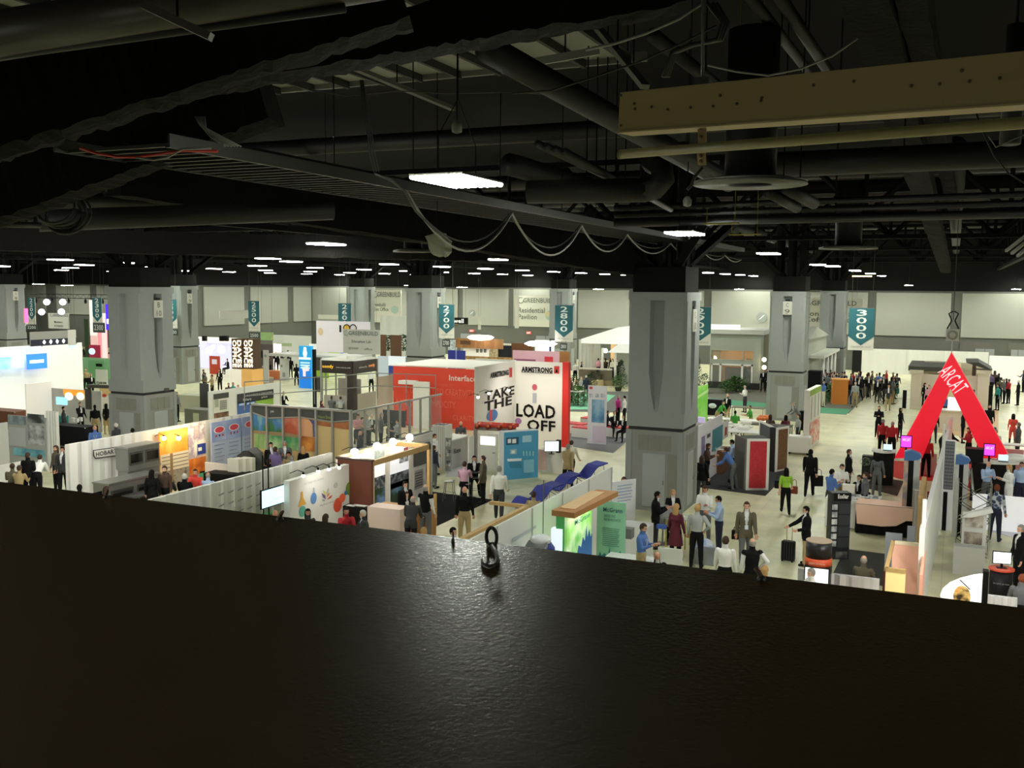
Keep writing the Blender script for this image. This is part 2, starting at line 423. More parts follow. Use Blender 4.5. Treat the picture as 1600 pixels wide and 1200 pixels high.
# far ducts running across and along the hall
for i, (y, z, r) in enumerate(((31, 10.3, .3), (45, 9.9, .35), (53.4, 10.4, .5), (60.2, 9.7, .3), (66.9, 10.2, .5), (73.6, 9.6, .3), (80.3, 10.2, .5), (93.8, 10, .5))):
    bar('air_duct', 'dark round air duct crossing the far ceiling', 'duct', (-105 if y < 79 else -73, y, 13.2-r*.4), (38, y, 13.2-r*.4), r, DUCT, 12, 'dark ducts crossing the ceiling')
for i, (x, z, r) in enumerate(((-62.2, 11.6, .4), (-49.8, 11.7, .45), (-37.4, 11.6, .3), (-25.0, 11.6, .4), (-12.6, 11.7, .35), (-0.2, 11.6, .3), (12.2, 11.7, .4), (24.6, 11.6, .4))):
    bar('air_duct', 'dark round air duct running down the length of the hall ceiling', 'duct', (x, 28, z), (x, 103, z), r, DUCT, 12, 'dark ducts running along the ceiling')
# lamps
def lamp_meshes():
    L, Wd = 1.22, .72
    h = MB(); h.box(-Wd/2, -L/2+.04, .03, Wd/2, L/2-.04, .055)
    t = MB(); n = 8
    for i in range(n):
        x = -Wd/2+Wd*(i+.5)/n; r = Wd/n*.36
        pr = [(x+r*math.cos(a), .02+r*math.sin(a)) for a in [math.pi+math.pi*j/4 for j in range(5)]]
        m0 = len(t.v)
        for yy in (-L/2+.03, L/2-.03): t.v += [(a, yy, c) for a, c in pr]
        for j in range(4): t.f.append((m0+j, m0+5+j, m0+6+j, m0+j+1)); t.mi.append(0)
        t.f.append((m0, m0+1, m0+2, m0+3, m0+4)); t.f.append((m0+9, m0+8, m0+7, m0+6, m0+5)); t.mi += [0, 0]
    rods = MB(); rods.tube([(0, -.5, .1), (0, -.5, .5), (0, 0, 1.0), (0, .5, .5), (0, .5, .1)], .008, 4); rods.tube([(0, 0, 1.0), (0, 0, 4.7)], .01, 4)
    return h.mesh('housing', mat('4a4a46', .5)), t.mesh('fluorescent_tubes', mat('fbfff2', .5, LAMP_W)), rods.mesh('hanger', BLACK)
LH, LT, LR = lamp_meshes()
def lamp(p, label, group=None, s=1.0):
    o = thing('ceiling_lamp', label, 'lamp', p, 0, group); o.scale = (s, s, 1)
    for me, nm in ((LH, 'housing'), (LT, 'fluorescent_tubes'), (LR, 'hanger')):
        c = bpy.data.objects.new(nm, me); COL.objects.link(c); c.parent = o
near_l = [(715, 285, 'big bright fluorescent lamp hanging nearest, beside the cable tray'), (510, 382, 'fluorescent lamp seen edge-on left of the hanging cable loops'),
          (1070, 366, 'fluorescent lamp under the pipes right of the cable tray end'), (1201, 397, 'fluorescent lamp right of the big round diffuser, third of the receding row'),
          (1278, 414, 'fluorescent lamp, fourth of the row receding past the big diffuser'), (124, 390, 'fluorescent lamp below the coiled cable at far left'),
          (776, 406, 'fluorescent lamp below the torn insulation hanging in mid ceiling'), (195, 411, 'fluorescent lamp behind and right of the one below the cable coil'),
          (455, 409, 'fluorescent lamp nearest in the short receding row above the 2500 banner')]
for px, py, lb in near_l: lamp(at(px, py, 9.27), lb)
for i in range(9):
    for j in range(8):
        x = -6.4-12.4*(i-2); y = 51.8+6.7*j+(3.3 if i % 2 else 0)
        if i == 2 and j % 2 == 0: continue
        if x < -73 and y > 90: continue
        lamp((x, y, 9.27), 'small bright fluorescent lamp in the far ceiling rows', 'far ceiling lamps')
for px, py in ((1240, 452), (1420, 446), (1588, 452), (935, 452), (722, 449), (1155, 452), (560, 447), (640, 446), (60, 444), (105, 446)):
    lamp(onY(px, py, 99 if px > 300 else 88), 'lamp hung low near the far wall panels', 'low lamps near the far wall')
for x, y in ((-6.4, -1.5), (-19, -1.5), (7, 2), (7, 24.7), (7, 38), (-31, 11), (-19, 11), (-45, 24), (-45, 40), (-58, 40), (-31, -1.5), (20, 24.7), (20, 38), (-58, 24), (-71, 40), (-31, 40)):
    lamp((x, y, 9.27), 'fluorescent lamp outside the picture or hidden behind the steel', 'ceiling lamps over the near booths')
# ================================================================ NEAR CEILING
TRAY = mat('2a2b26', .5, 0, .3); CABLE = mat('8f8f88', .5); CABLEK = mat('2b2b28', .6)
def tray():
    z = 9.6; x1, x0 = -8.55, -10.15; ya, yb = 9.2, 44
    o = thing('cable_tray', 'long dark ladder cable tray running away under the ceiling', 'cable tray', (0, 0, z))
    MB().box(x1, ya, 0, x1+.03, yb, .16).box(x1-.04, ya, 0, x1, yb, .02).obj('side_rail', TRAY, o)
    MB().box(x0-.03, ya-.2, 0, x0, yb, .16).obj('side_rail', TRAY, o)
    y = ya
    r = MB()
    k = 0
    while y < yb:
        if k < 60: MB().box(x0, y, .01, x1, y+.06, .05).obj('rung', TRAY, o)
        else: r.box(x0, y, .01, x1, y+.06, .05)
        y += .3; k += 1
    q = r.obj('far_rungs', TRAY, o); q['kind'] = 'stuff'
    for yy in (15, 22, 29, 36):
        for x in (x0, x1): MB().tube([(x, yy, 0), (x, yy, 3)], .012, 5).obj('hanger_rod', BLACK, o)
tray()
# grey cable swagged along the tray in loops
loops = [(636, 300), (800, 333), (909, 352), (980, 366), (1048, 380), (1098, 392), (1133, 399), (1158, 406)]
sag = [73, 55, 33, 22, 15, 10, 6]
zs = []
def cable_loops():
    pts = []
    P3 = [at(px, py, 9.55) for px, py in loops]
    for i in range(len(P3)-1):
        a, b = P3[i], P3[i+1]; Z = ((a+b)/2-C0).dot(fwd); s_ = sag[i]/F*Z
        for j in range(14):
            t = j/14; p = a.lerp(b, t); p.z -= s_*4*t*(1-t); pts.append(p)
    pts.append(P3[-1]); return pts
cp = cable_loops()
c_ = MB().tube([p-cp[0] for p in cp], .022, 6).obj('swagged_cable', CABLE, None, True, cp[0]); tag(c_, 'pale grey cable hanging in loops along the cable tray', 'cable')
cp2 = [p+Vector((-.08, .05, 0 if i % 14 == 0 else .18*math.sin(math.pi*(i % 14)/14))) for i, p in enumerate(cp)]
c_ = MB().tube([p-cp2[0] for p in cp2], .016, 6).obj('swagged_cable', CABLEK, None, True, cp2[0]); tag(c_, 'darker thin cable hanging in shallower loops behind the pale one', 'cable')
def wire(pix, z, r, m, label, cat='cable'):
    """hanging wire through sight points, all at about height z (or a list of heights)"""
    P3 = [at(x, y, z if not isinstance(z, list) else z[i]) for i, (x, y) in enumerate(pix)]
    o = MB().tube([p-P3[0] for p in P3], r, 6).obj('hanging_cable', m, None, True, P3[0]); tag(o, label, cat); return o
def dwire(pix, Z, r, m, label, cat='cable', name='hanging_cable'):
    Zs = Z if isinstance(Z, list) else [Z]*len(pix)
    P3 = [deep(x, y, z) for (x, y), z in zip(pix, Zs)]
    o = MB().tube([p-P3[0] for p in P3], r, 6).obj(name, m, None, True, P3[0]); tag(o, label, cat); return o
dwire([(125, 231), (150, 239), (185, 245), (215, 245), (250, 240), (287, 235), (340, 236)], 11.5, .018, mat('b5372c', .5), 'red cable lying across the left end of the cable tray')
dwire([(212, 246), (240, 250), (262, 246), (285, 233), (330, 232)], 11.4, .012, CABLE, 'thin grey cable beside the red cable at tray end')
for i in range(6):
    dwire([(305+i*3, 182), (312+i*2, 195+i), (330+i*4, 215), (352+i*5, 229)], 12.5, .008, CABLE, 'thin cable in the bundle dropping into the left end of the tray', 'cable')['group'] = 'cable bundle at the tray end'
for i in range(3):
    dwire([(563+i*2, 125), (567+i*3, 165), (574+i*3, 205), (577+i*4, 240), (584+i*4, 268)], 14, .012, CABLEK, 'thin dark cable hanging straight down behind the tray')['group'] = 'vertical cables behind the tray'
dwire([(585, 272), (612, 282), (634, 300), (650, 330), (680, 360), (705, 378)], [13.5, 13.8, 14.2, 14.6, 15, 15.4], .02, CABLEK, 'dark cable leaving the tray and drooping below the big lamp')
dwire([(487, 140), (540, 150), (620, 142), (700, 146), (800, 144), (900, 150)], 14, .008, CABLEK, 'thin slack wire crossing below the pale ceiling panels')
# coil of cable at left
def coil():
    c = deep(97, 327, 16); o = thing('cable_coil', 'coil of black cable hung on a hook at upper left', 'cable coil', c)
    rx = 36/F*16; 
    for i in range(7):
        pts = []
        a_ = rx*(.8+.035*i); 
        for j in range(29):
            t = 2*math.pi*j/28; q = rt*(a_*math.cos(t)+.02*(i-3))+up*(a_*.86*math.sin(t)-.012*i)+fwd*(.03*(i-3)+.1*math.sin(t+i)); pts.append(q)
        MB().tube(pts, .022, 6).obj('cable_turn', CABLEK, o, True)
    h = MB(); h.tube([up*.42-rt*.35, up*.3-rt*.42, up*.55-rt*.4, up*.62-rt*.2], .015, 6); h.tube([up*.55-rt*.4, Vector((-.3, 0, 14-c.z))], .012, 5); h.obj('hook_cord', CABLE, o, True)
coil()
# cream steel beam with pipe and brackets, upper right
def beam():
    m = mat('a08c5c', .5, 0, 0, .02, .06, 3)
    A, B = deep(967, 175, 7.75), deep(1600, 120, 5.8); d = (B-A); e = A+d*1.6
    t = d.normalized(); s_ = t.cross(Vector((0, 0, 1))).normalized(); u_ = s_.cross(t).normalized()
    o = thing('steel_beam', 'long cream painted box beam hanging at upper right', 'beam', A)
    h, w = .15, .12
    L = e-A
    b = MB(); b.rings([[x+u_*h, x-u_*h, x-u_*h+s_*w*-1, x+u_*h-s_*w] for x in (Vector((0, 0, 0)), L)]) if False else None
    sd = s_ if s_.dot(-fwd) < 0 else -s_       # away from the camera
    b.rings([[x+u_*h, x-u_*h, x-u_*h+sd*w, x+u_*h+sd*w] for x in (Vector((0, 0, 0)), L)]); b.obj('face', m, o, False, None, 0, .004)
    MB().rings([[x-u_*h-sd*.012, x-u_*(h+.012)-sd*.012, x-u_*(h+.012)+sd*.2, x-u_*h+sd*.2] for x in (Vector((0, 0, 0)), L)]).obj('bottom_flange', mat('b39f6c', .5), o)
    for px, py in ((970, 149), (970, 196), (991, 162), (992, 170), (1018, 167), (1043, 171), (1079, 168), (1114, 166), (1125, 149), (1151, 162), (1189, 157), (1190, 153), (1271, 133), (1334, 127), (1424, 134), (1468, 131), (1503, 110), (1515, 127), (1562, 122)):
        r_ = ray(px, py); n = sd; tt = (A-C0-sd*.004).dot(n)/r_.dot(n); q = C0+r_*tt-A
        MB().ball((q.x, q.y, q.z), .011, 6).obj('rivet', mat('4a4128', .5), o)
    p = thing('steel_pipe', 'cream painted pipe hanging just below the cream beam', 'pipe', deep(970, 241, 7.75))
    A2 = deep(970, 241, 7.75); B2 = deep(1600, 192, 5.8); MB().tube([Vector((0, 0, 0)), (B2-A2)*1.6], .036, 12).obj('pipe_run', mat('8c8355', .45, 0, 0, .1, .2, 9), p, True)
    MB().tube([Vector((0, 0, 0))-(B2-A2).normalized()*.012, Vector((0, 0, 0))], .039, 12).obj('pipe_cap', mat('6d6642'), p)
    Zc = 7.35
    br = thing('strap_bracket', 'cream strap bracket joining the beam and the pipe', 'bracket', deep(1098, 225, Zc))
    def off(px, py): return deep(px, py, Zc)-deep(1098, 225, Zc)
    w_ = .034
    def strap(p0, p1, nm): 
        a, b_ = off(*p0), off(*p1); q = MB(); q.rings([[x-t*w_, x+t*w_, x+t*w_-sd*.014, x-t*w_-sd*.014] for x in (a, b_)]); return q.obj(nm, m, br)
    strap((1098, 192), (1098, 222), 'upper_strap'); strap((1098, 222), (1094, 234), 'bent_strap'); strap((1096, 232), (1098, 258), 'lower_strap')
    for y in (200, 214, 244, 252):
        q = off(1097, y); MB().ball((q-sd*.02)[:], .014, 6).obj('bolt', mat('5d4d2a', .5), br)
    rod = bar('threaded_rod', 'thin threaded rod holding the cream beam from above', 'rod', deep(1098, 135, 7.6), deep(1098, -40, 7.6), .012, mat('6a6a64', .4), 6)
    MB().box(-.06, -.06, -.02, .06, .06, .06).obj('rod_plate', mat('3c3c36'), rod, False)
    dwire([(1098, 262), (1086, 276), (1080, 290), (1074, 296)], 7.4, .012, CABLEK, 'short tangle of black cable tied below the strap bracket')
beam()
def duct_px(name, label, p, q, r, m=DUCT, cat='pipe', n=14): return bar(name, label, cat, deep(*p), deep(*q), r, m, n)
# big pipes through the upper middle and right
duct_px('pipe', 'thick grey pipe slanting down behind the cream beam', (760, 75, 11), (1140, 285, 16.5), .16)
duct_px('pipe', 'thinner grey pipe slanting beside the thick one, upper right of it', (1020, 55, 13), (1165, 170, 17), .1)
duct_px('pipe', 'long dark pipe slanting down at top centre right', (1168, -10, 13), (1262, 110, 17), .08)
duct_px('pipe', 'dark pipe slanting at top right of the first slanting pair', (1215, -10, 13), (1300, 120, 17), .09)
duct_px('pipe', 'long fat dark pipe crossing left to right behind the round diffuser', (1130, 262, 18), (1750, 232, 15), .22)
duct_px('pipe', 'fat dark pipe with elbow passing below the cable bracket', (825, 300, 17), (1010, 297, 16.5), .2)
o = dwire([(1008, 297), (1025, 293), (1036, 280), (1034, 262), (1015, 250)], [16.5, 16.4, 16.3, 16.4, 16.6], .2, DUCT, 'fat dark pipe elbow curling up beside the round diffuser', 'pipe', 'pipe_elbow')
for k, (dy, r) in enumerate(((0, .07), (11, .07), (24, .1))):
    duct_px('pipe', 'one of the parallel dark pipes running to the right under the round diffuser', (960, 325+dy, 24), (1700, 300+dy*1.3, 21), r)['group'] = 'parallel pipes under the round diffuser'
for k in range(4):
    duct_px('pipe', 'one of the bundled conduits slanting left of the pipe elbow', (840+k*14, 225+k*4, 15), (1000+k*16, 300+k*9, 20), .06)['group'] = 'conduits slanting left of the elbow'
duct_px('pipe', 'short pipe end poking out below the round diffuser, left one', (1200, 300, 16), (1245, 325, 17), .09)
duct_px('pipe', 'short pipe end poking out below the round diffuser, right one', (1225, 292, 16), (1272, 318, 17), .1)
duct_px('pipe', 'vertical grey pipe behind the beam at right edge', (1590, 40, 9), (1578, 225, 9), .09)
def diffuser(px, py, Z, r, label, hh=2.2):
    c = deep(px, py, Z); o = thing('round_diffuser', label, 'air diffuser', c)
    m = mat('6a6a60', .5)
    MB().lathe([(r, 0), (r*.98, .03), (r*.74, .05), (r*.74, .09), (r*1.0, .045)], 0, 0, 32).obj('outer_ring', m, o, True)
    MB().lathe([(r*.68, .02), (r*.66, .05), (r*.45, .09), (r*.44, .12), (r*.68, .06)], 0, 0, 32).obj('middle_ring', mat('4c4c45'), o, True)
    MB().lathe([(r*.38, .0), (r*.36, .05), (r*.18, .12), (r*.05, .12), (r*.38, .04)], 0, 0, 32).obj('inner_cone', m, o, True)
    MB().lathe([(r*.45, .1), (r*.45, hh)], 0, 0, 24).obj('duct_drop', mat('171715', .6), o, True)
diffuser(1172, 289, 14.5, .82, 'big round ceiling air diffuser under a wide round duct')
diffuser(1325, 389, 33, .95, 'smaller round air diffuser farther back, right of centre')
diffuser(645, 394, 30, .6, 'dark round air diffuser below the tray, left of the torn insulation')
# spiral insulated riser behind the near diffuser and the rough beam descending on the right
def rough_beam(name, label, p, q, w, h, m=ROUGHB, seg=60):
    p, q = Vector(p), Vector(q); t = (q-p).normalized(); s_ = t.cross(Vector((0, 0, 1))).normalized(); u_ = s_.cross(t).normalized(); rr = []
    for i in range(seg+1):
        c = (q-p)*(i/seg); ring = []
        for a, b in ((-1, -1), (0, -1.05), (1, -1), (1.03, 0), (1, 1), (0, 1), (-1, 1), (-1.03, 0)):
            ring.append(c+s_*(a*w/2+random.uniform(-.02, .02))+u_*(b*h/2+random.uniform(-.022, .022)))
        rr.append(ring)
    o = MB().rings(rr).obj(name, m, None, False, p); tag(o, label, 'beam'); return o
rough_beam('fireproofed_beam', 'rough fireproofed steel beam running away at upper right', deep(1345, -60, 11), deep(1478, 420, 60), .55, .5)
rough_beam('fireproofed_beam', 'second rough fireproofed beam just right of the first', deep(1420, -60, 11), deep(1492, 330, 40), .35, .5)
rough_beam('fireproofed_beam', 'huge rough fireproofed beam rising across the upper left corner', deep(-160, 215, 9), deep(620, -35, 9), .5, .85)
rough_beam('fireproofed_beam', 'rough dark beam passing below the top edge toward upper centre', deep(300, 112, 10), deep(1060, -18, 10), .5, .42)
rough_beam('fireproofed_beam', 'dark rough haunch hanging between the two upper left beams', deep(-60, 330, 14), deep(420, 150, 13), .5, .7)
duct_px('air_duct', 'large smooth duct cutting the top left corner', (-60, 65, 7), (600, -40, 7), .17, mat('4a463a', .4, 0, .2), 'duct')
duct_px('pipe', 'thin pipe running just under the top left duct', (-40, 92, 7), (540, 12, 7), .035)
bar('slotted_channel', 'slotted steel channel crossing the top left duct', 'channel', deep(225, 8, 6.5), deep(330, 58, 6.5), 0, mat('45423a', .5, 0, .3), sq=(.08, .05))
duct_px('air_duct', 'pale flattened duct seen left of mid ceiling', (40, 318, 22), (470, 320, 24), .16, DUCTL, 'duct')
duct_px('pipe', 'smooth dark pipe passing below the cable coil', (60, 345, 18), (520, 328, 20), .2)
duct_px('pipe', 'thin dark pipe left of the cable coil, below it', (-20, 350, 16), (62, 352, 17), .05)
rough_beam('fireproofed_beam', 'long dark sloping beam below the cable tray', deep(180, 262, 20), deep(1000, 408, 36), .5, 1.1)
rough_beam('fireproofed_beam', 'dark beam crossing low behind the tray toward the left edge', deep(-60, 372, 30), deep(760, 392, 34), .5, .7)
# pale roof-deck strip with ribs
def deck():
    z = 12.0; y1 = 17.0; y0 = 9.5; xa, xb = at(352, 150, z).x, at(965, 74, z).x
    o = thing('roof_deck', 'pale ribbed deck panel showing between the dark beams', 'ceiling panel', (0, 0, z))
    MB().box(xa, y0, 0, xb, y1, .05).obj('sheet', mat('85857a', .7), o)
    n = 11
    for i in range(n+1):
        x = xa+(xb-xa)*i/n; MB().box(x-.05, y0, -.14, x+.02, y1, 0).obj('rib', mat('1c1c1a', .7), o)
    MB().box(xa-.3, y1-.02, -.1, xb+.3, y1+.06, .06).obj('edge_angle', mat('6a6a62', .5), o)
deck()
bar('steel_angle', 'short pale angle hanging under the ribbed deck, tilted', 'angle', 'x' and deep(830, 98, 13), deep(936, 79, 13), 0, mat('8d8d80', .5), sq=(.05, .1))
bar('slotted_channel', 'slotted channel slanting from the deck down to the cream beam', 'channel', deep(925, 32, 10.5), deep(1008, 136, 9.5), 0, mat('73736a', .5, 0, .2), sq=(.09, .05))
bar('slotted_channel', 'long perforated channel slanting under the ribbed deck', 'channel', deep(520, 92, 14), deep(708, 170, 16), 0, mat('55554d', .5, 0, .2), sq=(.1, .06))
dwire([(1098, 5), (1060, 30), (1010, 52), (960, 68), (915, 78)], 9, .014, CABLE, 'pale cable sweeping from the threaded rod to the deck edge')
for k in range(3):
    dwire([(1105+k*7, 5), (1128+k*5, 35), (1120+k*4, 62), (1080+k*3, 70), (1050+k*3, 82), (1036+k*4, 120)], 9+.2*k, .02, CABLEK, 'thick black cable looping above the end of the cream beam')['group'] = 'black cables above the cream beam'
dwire([(1106, 102), (1150, 112), (1200, 118), (1250, 108), (1300, 88), (1340, 60)], 8.6, .009, CABLE, 'thin slack wire drooping above the cream beam')
dwire([(800, 146), (860, 142), (930, 120), (1000, 96), (1060, 70), (1120, 40)], 8.8, .009, CABLEK, 'thin black wire rising from mid left to the rod')
dwire([(1520, 162), (1533, 200), (1553, 243), (1575, 270), (1603, 287)], 6.6, .006, CABLEK, 'thin wire hanging from the beam near the right edge')
dwire([(1545, 213), (1556, 230), (1600, 210)], 6.6, .005, CABLE, 'very thin wire strung off the pipe at right edge')
o = MB().box(-.7, -.3, 0, .7, .3, .5).obj('crumpled_insulation', mat('8a8a80', .9), None, False, deep(684, 388, 19)); bpy.data.objects.remove(o)
def rag():
    c = deep(683, 384, 19); b = MB(); rr = []
    random.seed(4)
    for i in range(5):
        rr.append([(math.cos(2*math.pi*j/9)*(.28-.03*i)*random.uniform(.6, 1.2)+.03*i, math.sin(2*math.pi*j/9)*.12, -.1*i+random.uniform(-.04, .04)) for j in range(9)])
    tag(b.rings(rr).obj('torn_insulation', mat('a09f90', .9), None, False, c+Vector((0, 0, .2))), 'crumpled pale scrap of insulation hanging under the tray', 'insulation'); MB().tube([(0, 0, 0), (0, 0, 13.8-c.z)], .01, 4).obj('cord', BLACK, bpy.data.objects['torn_insulation'])
rag()
def small_sensor(px, py, Z, label):
    o = MB().lathe([(.0, -.1), (.06, -.08), (.07, 0), (.03, .06)], 0, 0, 12).obj('pendant_sensor', mat('8a8b86', .5), None, True, deep(px, py, Z)); tag(o, label, 'sensor'); MB().tube([(0, 0, .05), (0, 0, 14-o.location.z)], .008, 4).obj('cord', BLACK, o)
small_sensor(714, 196, 12, 'small grey pendant device hanging from the slanted channel')
small_sensor(1074, 313, 15, 'small hanging device under the round diffuser')
def hanging_tag(px, py, Z, w, label):
    c = deep(px, py, Z); o = thing('sprinkler_guard', label, 'wire guard', c)
    b = MB()
    for i in range(9): b.tube([(-w+2*w*i/8, 0, 0), (-w+2*w*i/8, .1, 0)], .006, 4)
    b.tube([(-w, 0, 0), (w, 0, 0)], .012, 4); b.tube([(-w, .1, 0), (w, .1, 0)], .012, 4); b.obj('grille', mat('8f8330', .5), o)
    MB().tube([(-w*.8, 0, 0), (-w*.8, 0, .25)], .006, 4).obj('hanger', mat('8f8330', .5), o); MB().tube([(w*.8, 0, 0), (w*.8, 0, 14-c.z)], .006, 4).obj('hanger', mat('8f8330', .5), o)
hanging_tag(1126, 349, 17, .3, 'yellowish wire rack hanging left under the pipes')
hanging_tag(1163, 366, 19, .3, 'yellowish wire rack hanging lower and right of the other')
for k in range(3):
    bar('unistrut_frame', 'slanted steel strut at the right edge below the pipes', 'strut', deep(1572+k*9, 392+k*4, 20), deep(1640, 340+k*8, 18), 0, mat('6b6b64', .5, 0, .3), sq=(.05, .05))['group'] = 'struts at the right edge'
tag(hx := MB().box(-.55, -.1, -.02, .55, .1, .05).obj('ceiling_lamp', mat('ffcf7a', .5, 6.0), None, False, deep(1347, 432, 60)), 'single orange-tinted lamp among the far white lamps', 'lamp')
# ================================================================ THE DARK LEDGE IN FRONT
def ledge_material():
    m = bpy.data.materials.new('dark_painted_board'); m.use_nodes = True; nt = m.node_tree; b = nt.nodes['Principled BSDF']
    b.inputs['Base Color'].default_value = lin('3d311f')+(1,); b.inputs['Roughness'].default_value = .25; b.inputs['Specular IOR Level'].default_value = 1.0
    tc = nt.nodes.new('ShaderNodeTexCoord')
    n1 = nt.nodes.new('ShaderNodeTexNoise'); n1.inputs['Scale'].default_value = 75; n1.inputs['Detail'].default_value = 4
    n2 = nt.nodes.new('ShaderNodeTexNoise'); n2.inputs['Scale'].default_value = 5; n2.inputs['Detail'].default_value = 3
    v = nt.nodes.new('ShaderNodeTexVoronoi'); v.inputs['Scale'].default_value = 7; v.inputs['Randomness'].default_value = 1
    lt = nt.nodes.new('ShaderNodeMath'); lt.operation = 'LESS_THAN'; lt.inputs[1].default_value = .035
    for n in (n1, n2, v): nt.links.new(tc.outputs['Object'], n.inputs['Vector'])
    nt.links.new(v.outputs['Distance'], lt.inputs[0])
    ad = nt.nodes.new('ShaderNodeMath'); ad.operation = 'MULTIPLY_ADD'; ad.inputs[1].default_value = .5
    nt.links.new(n2.outputs['Fac'], ad.inputs[0]); nt.links.new(n1.outputs['Fac'], ad.inputs[2])
    su = nt.nodes.new('ShaderNodeMath'); su.operation = 'SUBTRACT'; nt.links.new(ad.outputs[0], su.inputs[0]); nt.links.new(lt.outputs[0], su.inputs[1])
    bp = nt.nodes.new('ShaderNodeBump'); bp.inputs['Strength'].default_value = .24; bp.inputs['Distance'].default_value = .004
    nt.links.new(su.outputs[0], bp.inputs['Height']); nt.links.new(bp.outputs['Normal'], b.inputs['Normal'])
    return m
LEDGE = MB()
LZ, LY, TILT = 7.19, 2.8, R(5.2)
LEDGE.prism([(-3.4, LZ-3.4*0-(3.4+LY)*math.tan(TILT)), (LY, LZ), (LY, LZ-.16), (-3.4, LZ-.16-(3.4+LY)*math.tan(TILT))], 'x', -8, 5)
lo = LEDGE.obj('dark_ledge', ledge_material()); tag(lo, 'wide dark painted board filling the foreground below the viewer', 'ledge')
IRON = mat('2b2720', .45, 0, .4)
def eye_bolt(px, py, s, label, lean, reflection=True):
    p = onY(px, py, LY-.035); p.z = LZ-.035*math.tan(TILT); o = thing('eye_bolt', label, 'eye bolt', p); 
    c = .030*s
    if reflection:
        MB().tube([(c*.6*math.sin(a), 0, c+c*math.cos(a)) for a in [2*math.pi*j/20 for j in range(21)]], .006*s, 8).obj('ring', IRON, o, True)
    else:
        MB().tube([(0, 0, 0), (lean*.003, 0, .012), (lean*.012, 0, .024), (lean*.026, 0, .033)], [.011*s, .009*s, .009*s, .006*s], 8).obj('bent_stub', mat('4a3320', .6), o, True)
    MB().lathe([(.016*s, -.004), (.018*s, .004), (.010*s, .012), (.006*s, .014)], 0, 0, 12).obj('collar', IRON, o, True)
    if reflection:  # solid iron curve standing in for the ring mirrored in the board
        g = math.tan(TILT)
        q = [(0, 0), (.012, -.05), (.022, -.1), (.018, -.15), (-.004, -.175), (-.026, -.16), (-.03, -.13)]
        MB().tube([((x-.45*y)*s, y*s, .006+y*s*g) for x, y in q], [.007*s, .007*s, .0065*s, .006*s, .0055*s, .005*s, .004*s], 8).obj('ring_reflection', IRON, o, True)
eye_bolt(768, 848, 1.0, 'dark eye bolt with modelled tail standing at middle of ledge edge', 0)
eye_bolt(1190, 902, .8, 'rusty bent bolt on the ledge edge right of the eye bolt', -.8, False)
eye_bolt(437, 806, .8, 'bent bolt stub on the ledge edge below the flower wall', .6, False)
eye_bolt(165, 768, .7, 'leftmost bolt stub on the ledge edge', .5, False)
eye_bolt(708, 831, .35, 'tiny bolt stub on the ledge edge left of the tallest eye bolt', 0, False)
# ================================================================ HANGING SIGNS
TEAL = mat('1d5d66', .7); PALE = mat('d5d3c8', .7); NUM = mat('dfe6df', .6)
BW = {'3000': 'nearest to the red arch', '2900': 'touching the centre column', '2800': 'right above the ARMSTRONG wall', '2700': 'above the red Interface wall', '2600': 'above the white booth with numerals', '2500': 'above the brown letter towers', '2400': 'touching the B 10 column', '2300': 'above the pink towers at left', '2200': 'leftmost of all'}
def aisle_banner(num, px0, px1, pt, pm, pe, low=None, Y=60.4):
    """teal pennant with the number written downwards, on a pale ground"""
    b = hungY('aisle_banner', 'teal hanging aisle banner reading %s downward, %s' % (num, BW[num]), 'banner', px0, pt, px1, pe, Y, PALE, th=.03)
    f = (pm-pt)/(pe-pt)
    b.poly([(0, 1), (1, 1), (1, 1-f*.76), (.5, 1-f), (0, 1-f*.76)], TEAL, 'pennant', 1, True)
    n = len(num); h0, h1 = .97, 1-f*.86
    for i, c in enumerate(num):
        a = h0-(h0-h1)*i/n; z = h0-(h0-h1)*(i+.82)/n
        b.ftext(c, .3, a, .7, z, NUM, 'digit', 2, .012)
    b.ftext('GREENBUILD', .12, 1-f-.02*1, .9, 1-f-.055, mat('8b8c80'), 'lettering', 2)
    wires(b)
    MB().tube([(0, .01, b.H), (b.L, .01, b.H)], .03, 6).obj('top_rod', STEEL, b.o)
    if low:
        q = hungY('aisle_number_sign', 'small dark sign reading %s below the teal banner %s' % (num, BW[num]), 'sign', low[0], low[1], low[2], low[3], Y-.02, mat('39403f', .6), th=.03)
        q.ftext(num, .12, .8, .88, .22, mat('c5ccc6'), 'lettering', 1, .02)
        for x in (.2, .8): MB().tube([(q.L*x, .0, q.H), (q.L*x, .04, q.H+.25)], .01, 4).obj('hanging_wire', mat('3a3a38'), q.o)
aisle_banner('3000', 1327, 1364.5, 481.5, 540, 548)
aisle_banner('2900', 1078, 1110, 479.5, 533, 540)
aisle_banner('2800', 867.5, 895, 477, 527.5, 534.5, (875, 536, 886, 547))
aisle_banner('2700', 686, 709.5, 476, 521.5, 529, (691, 530, 703, 542))
aisle_banner('2600', 528.5, 549, 474, 516, 524)
aisle_banner('2500', 388, 406, 470.5, 511, 518, (389, 519, 406, 529))
aisle_banner('2400', 259, 277, 468, 506, 513, (262, 514, 278, 524))
aisle_banner('2300', 144, 160, 465, 503, 508, (145, 504, 164, 520))
aisle_banner('2200', 43, 56, 465, 500, 507, (41, 507, 58.5, 516))
DKT = mat('6b7468'); LEAF = mat('7f948a')
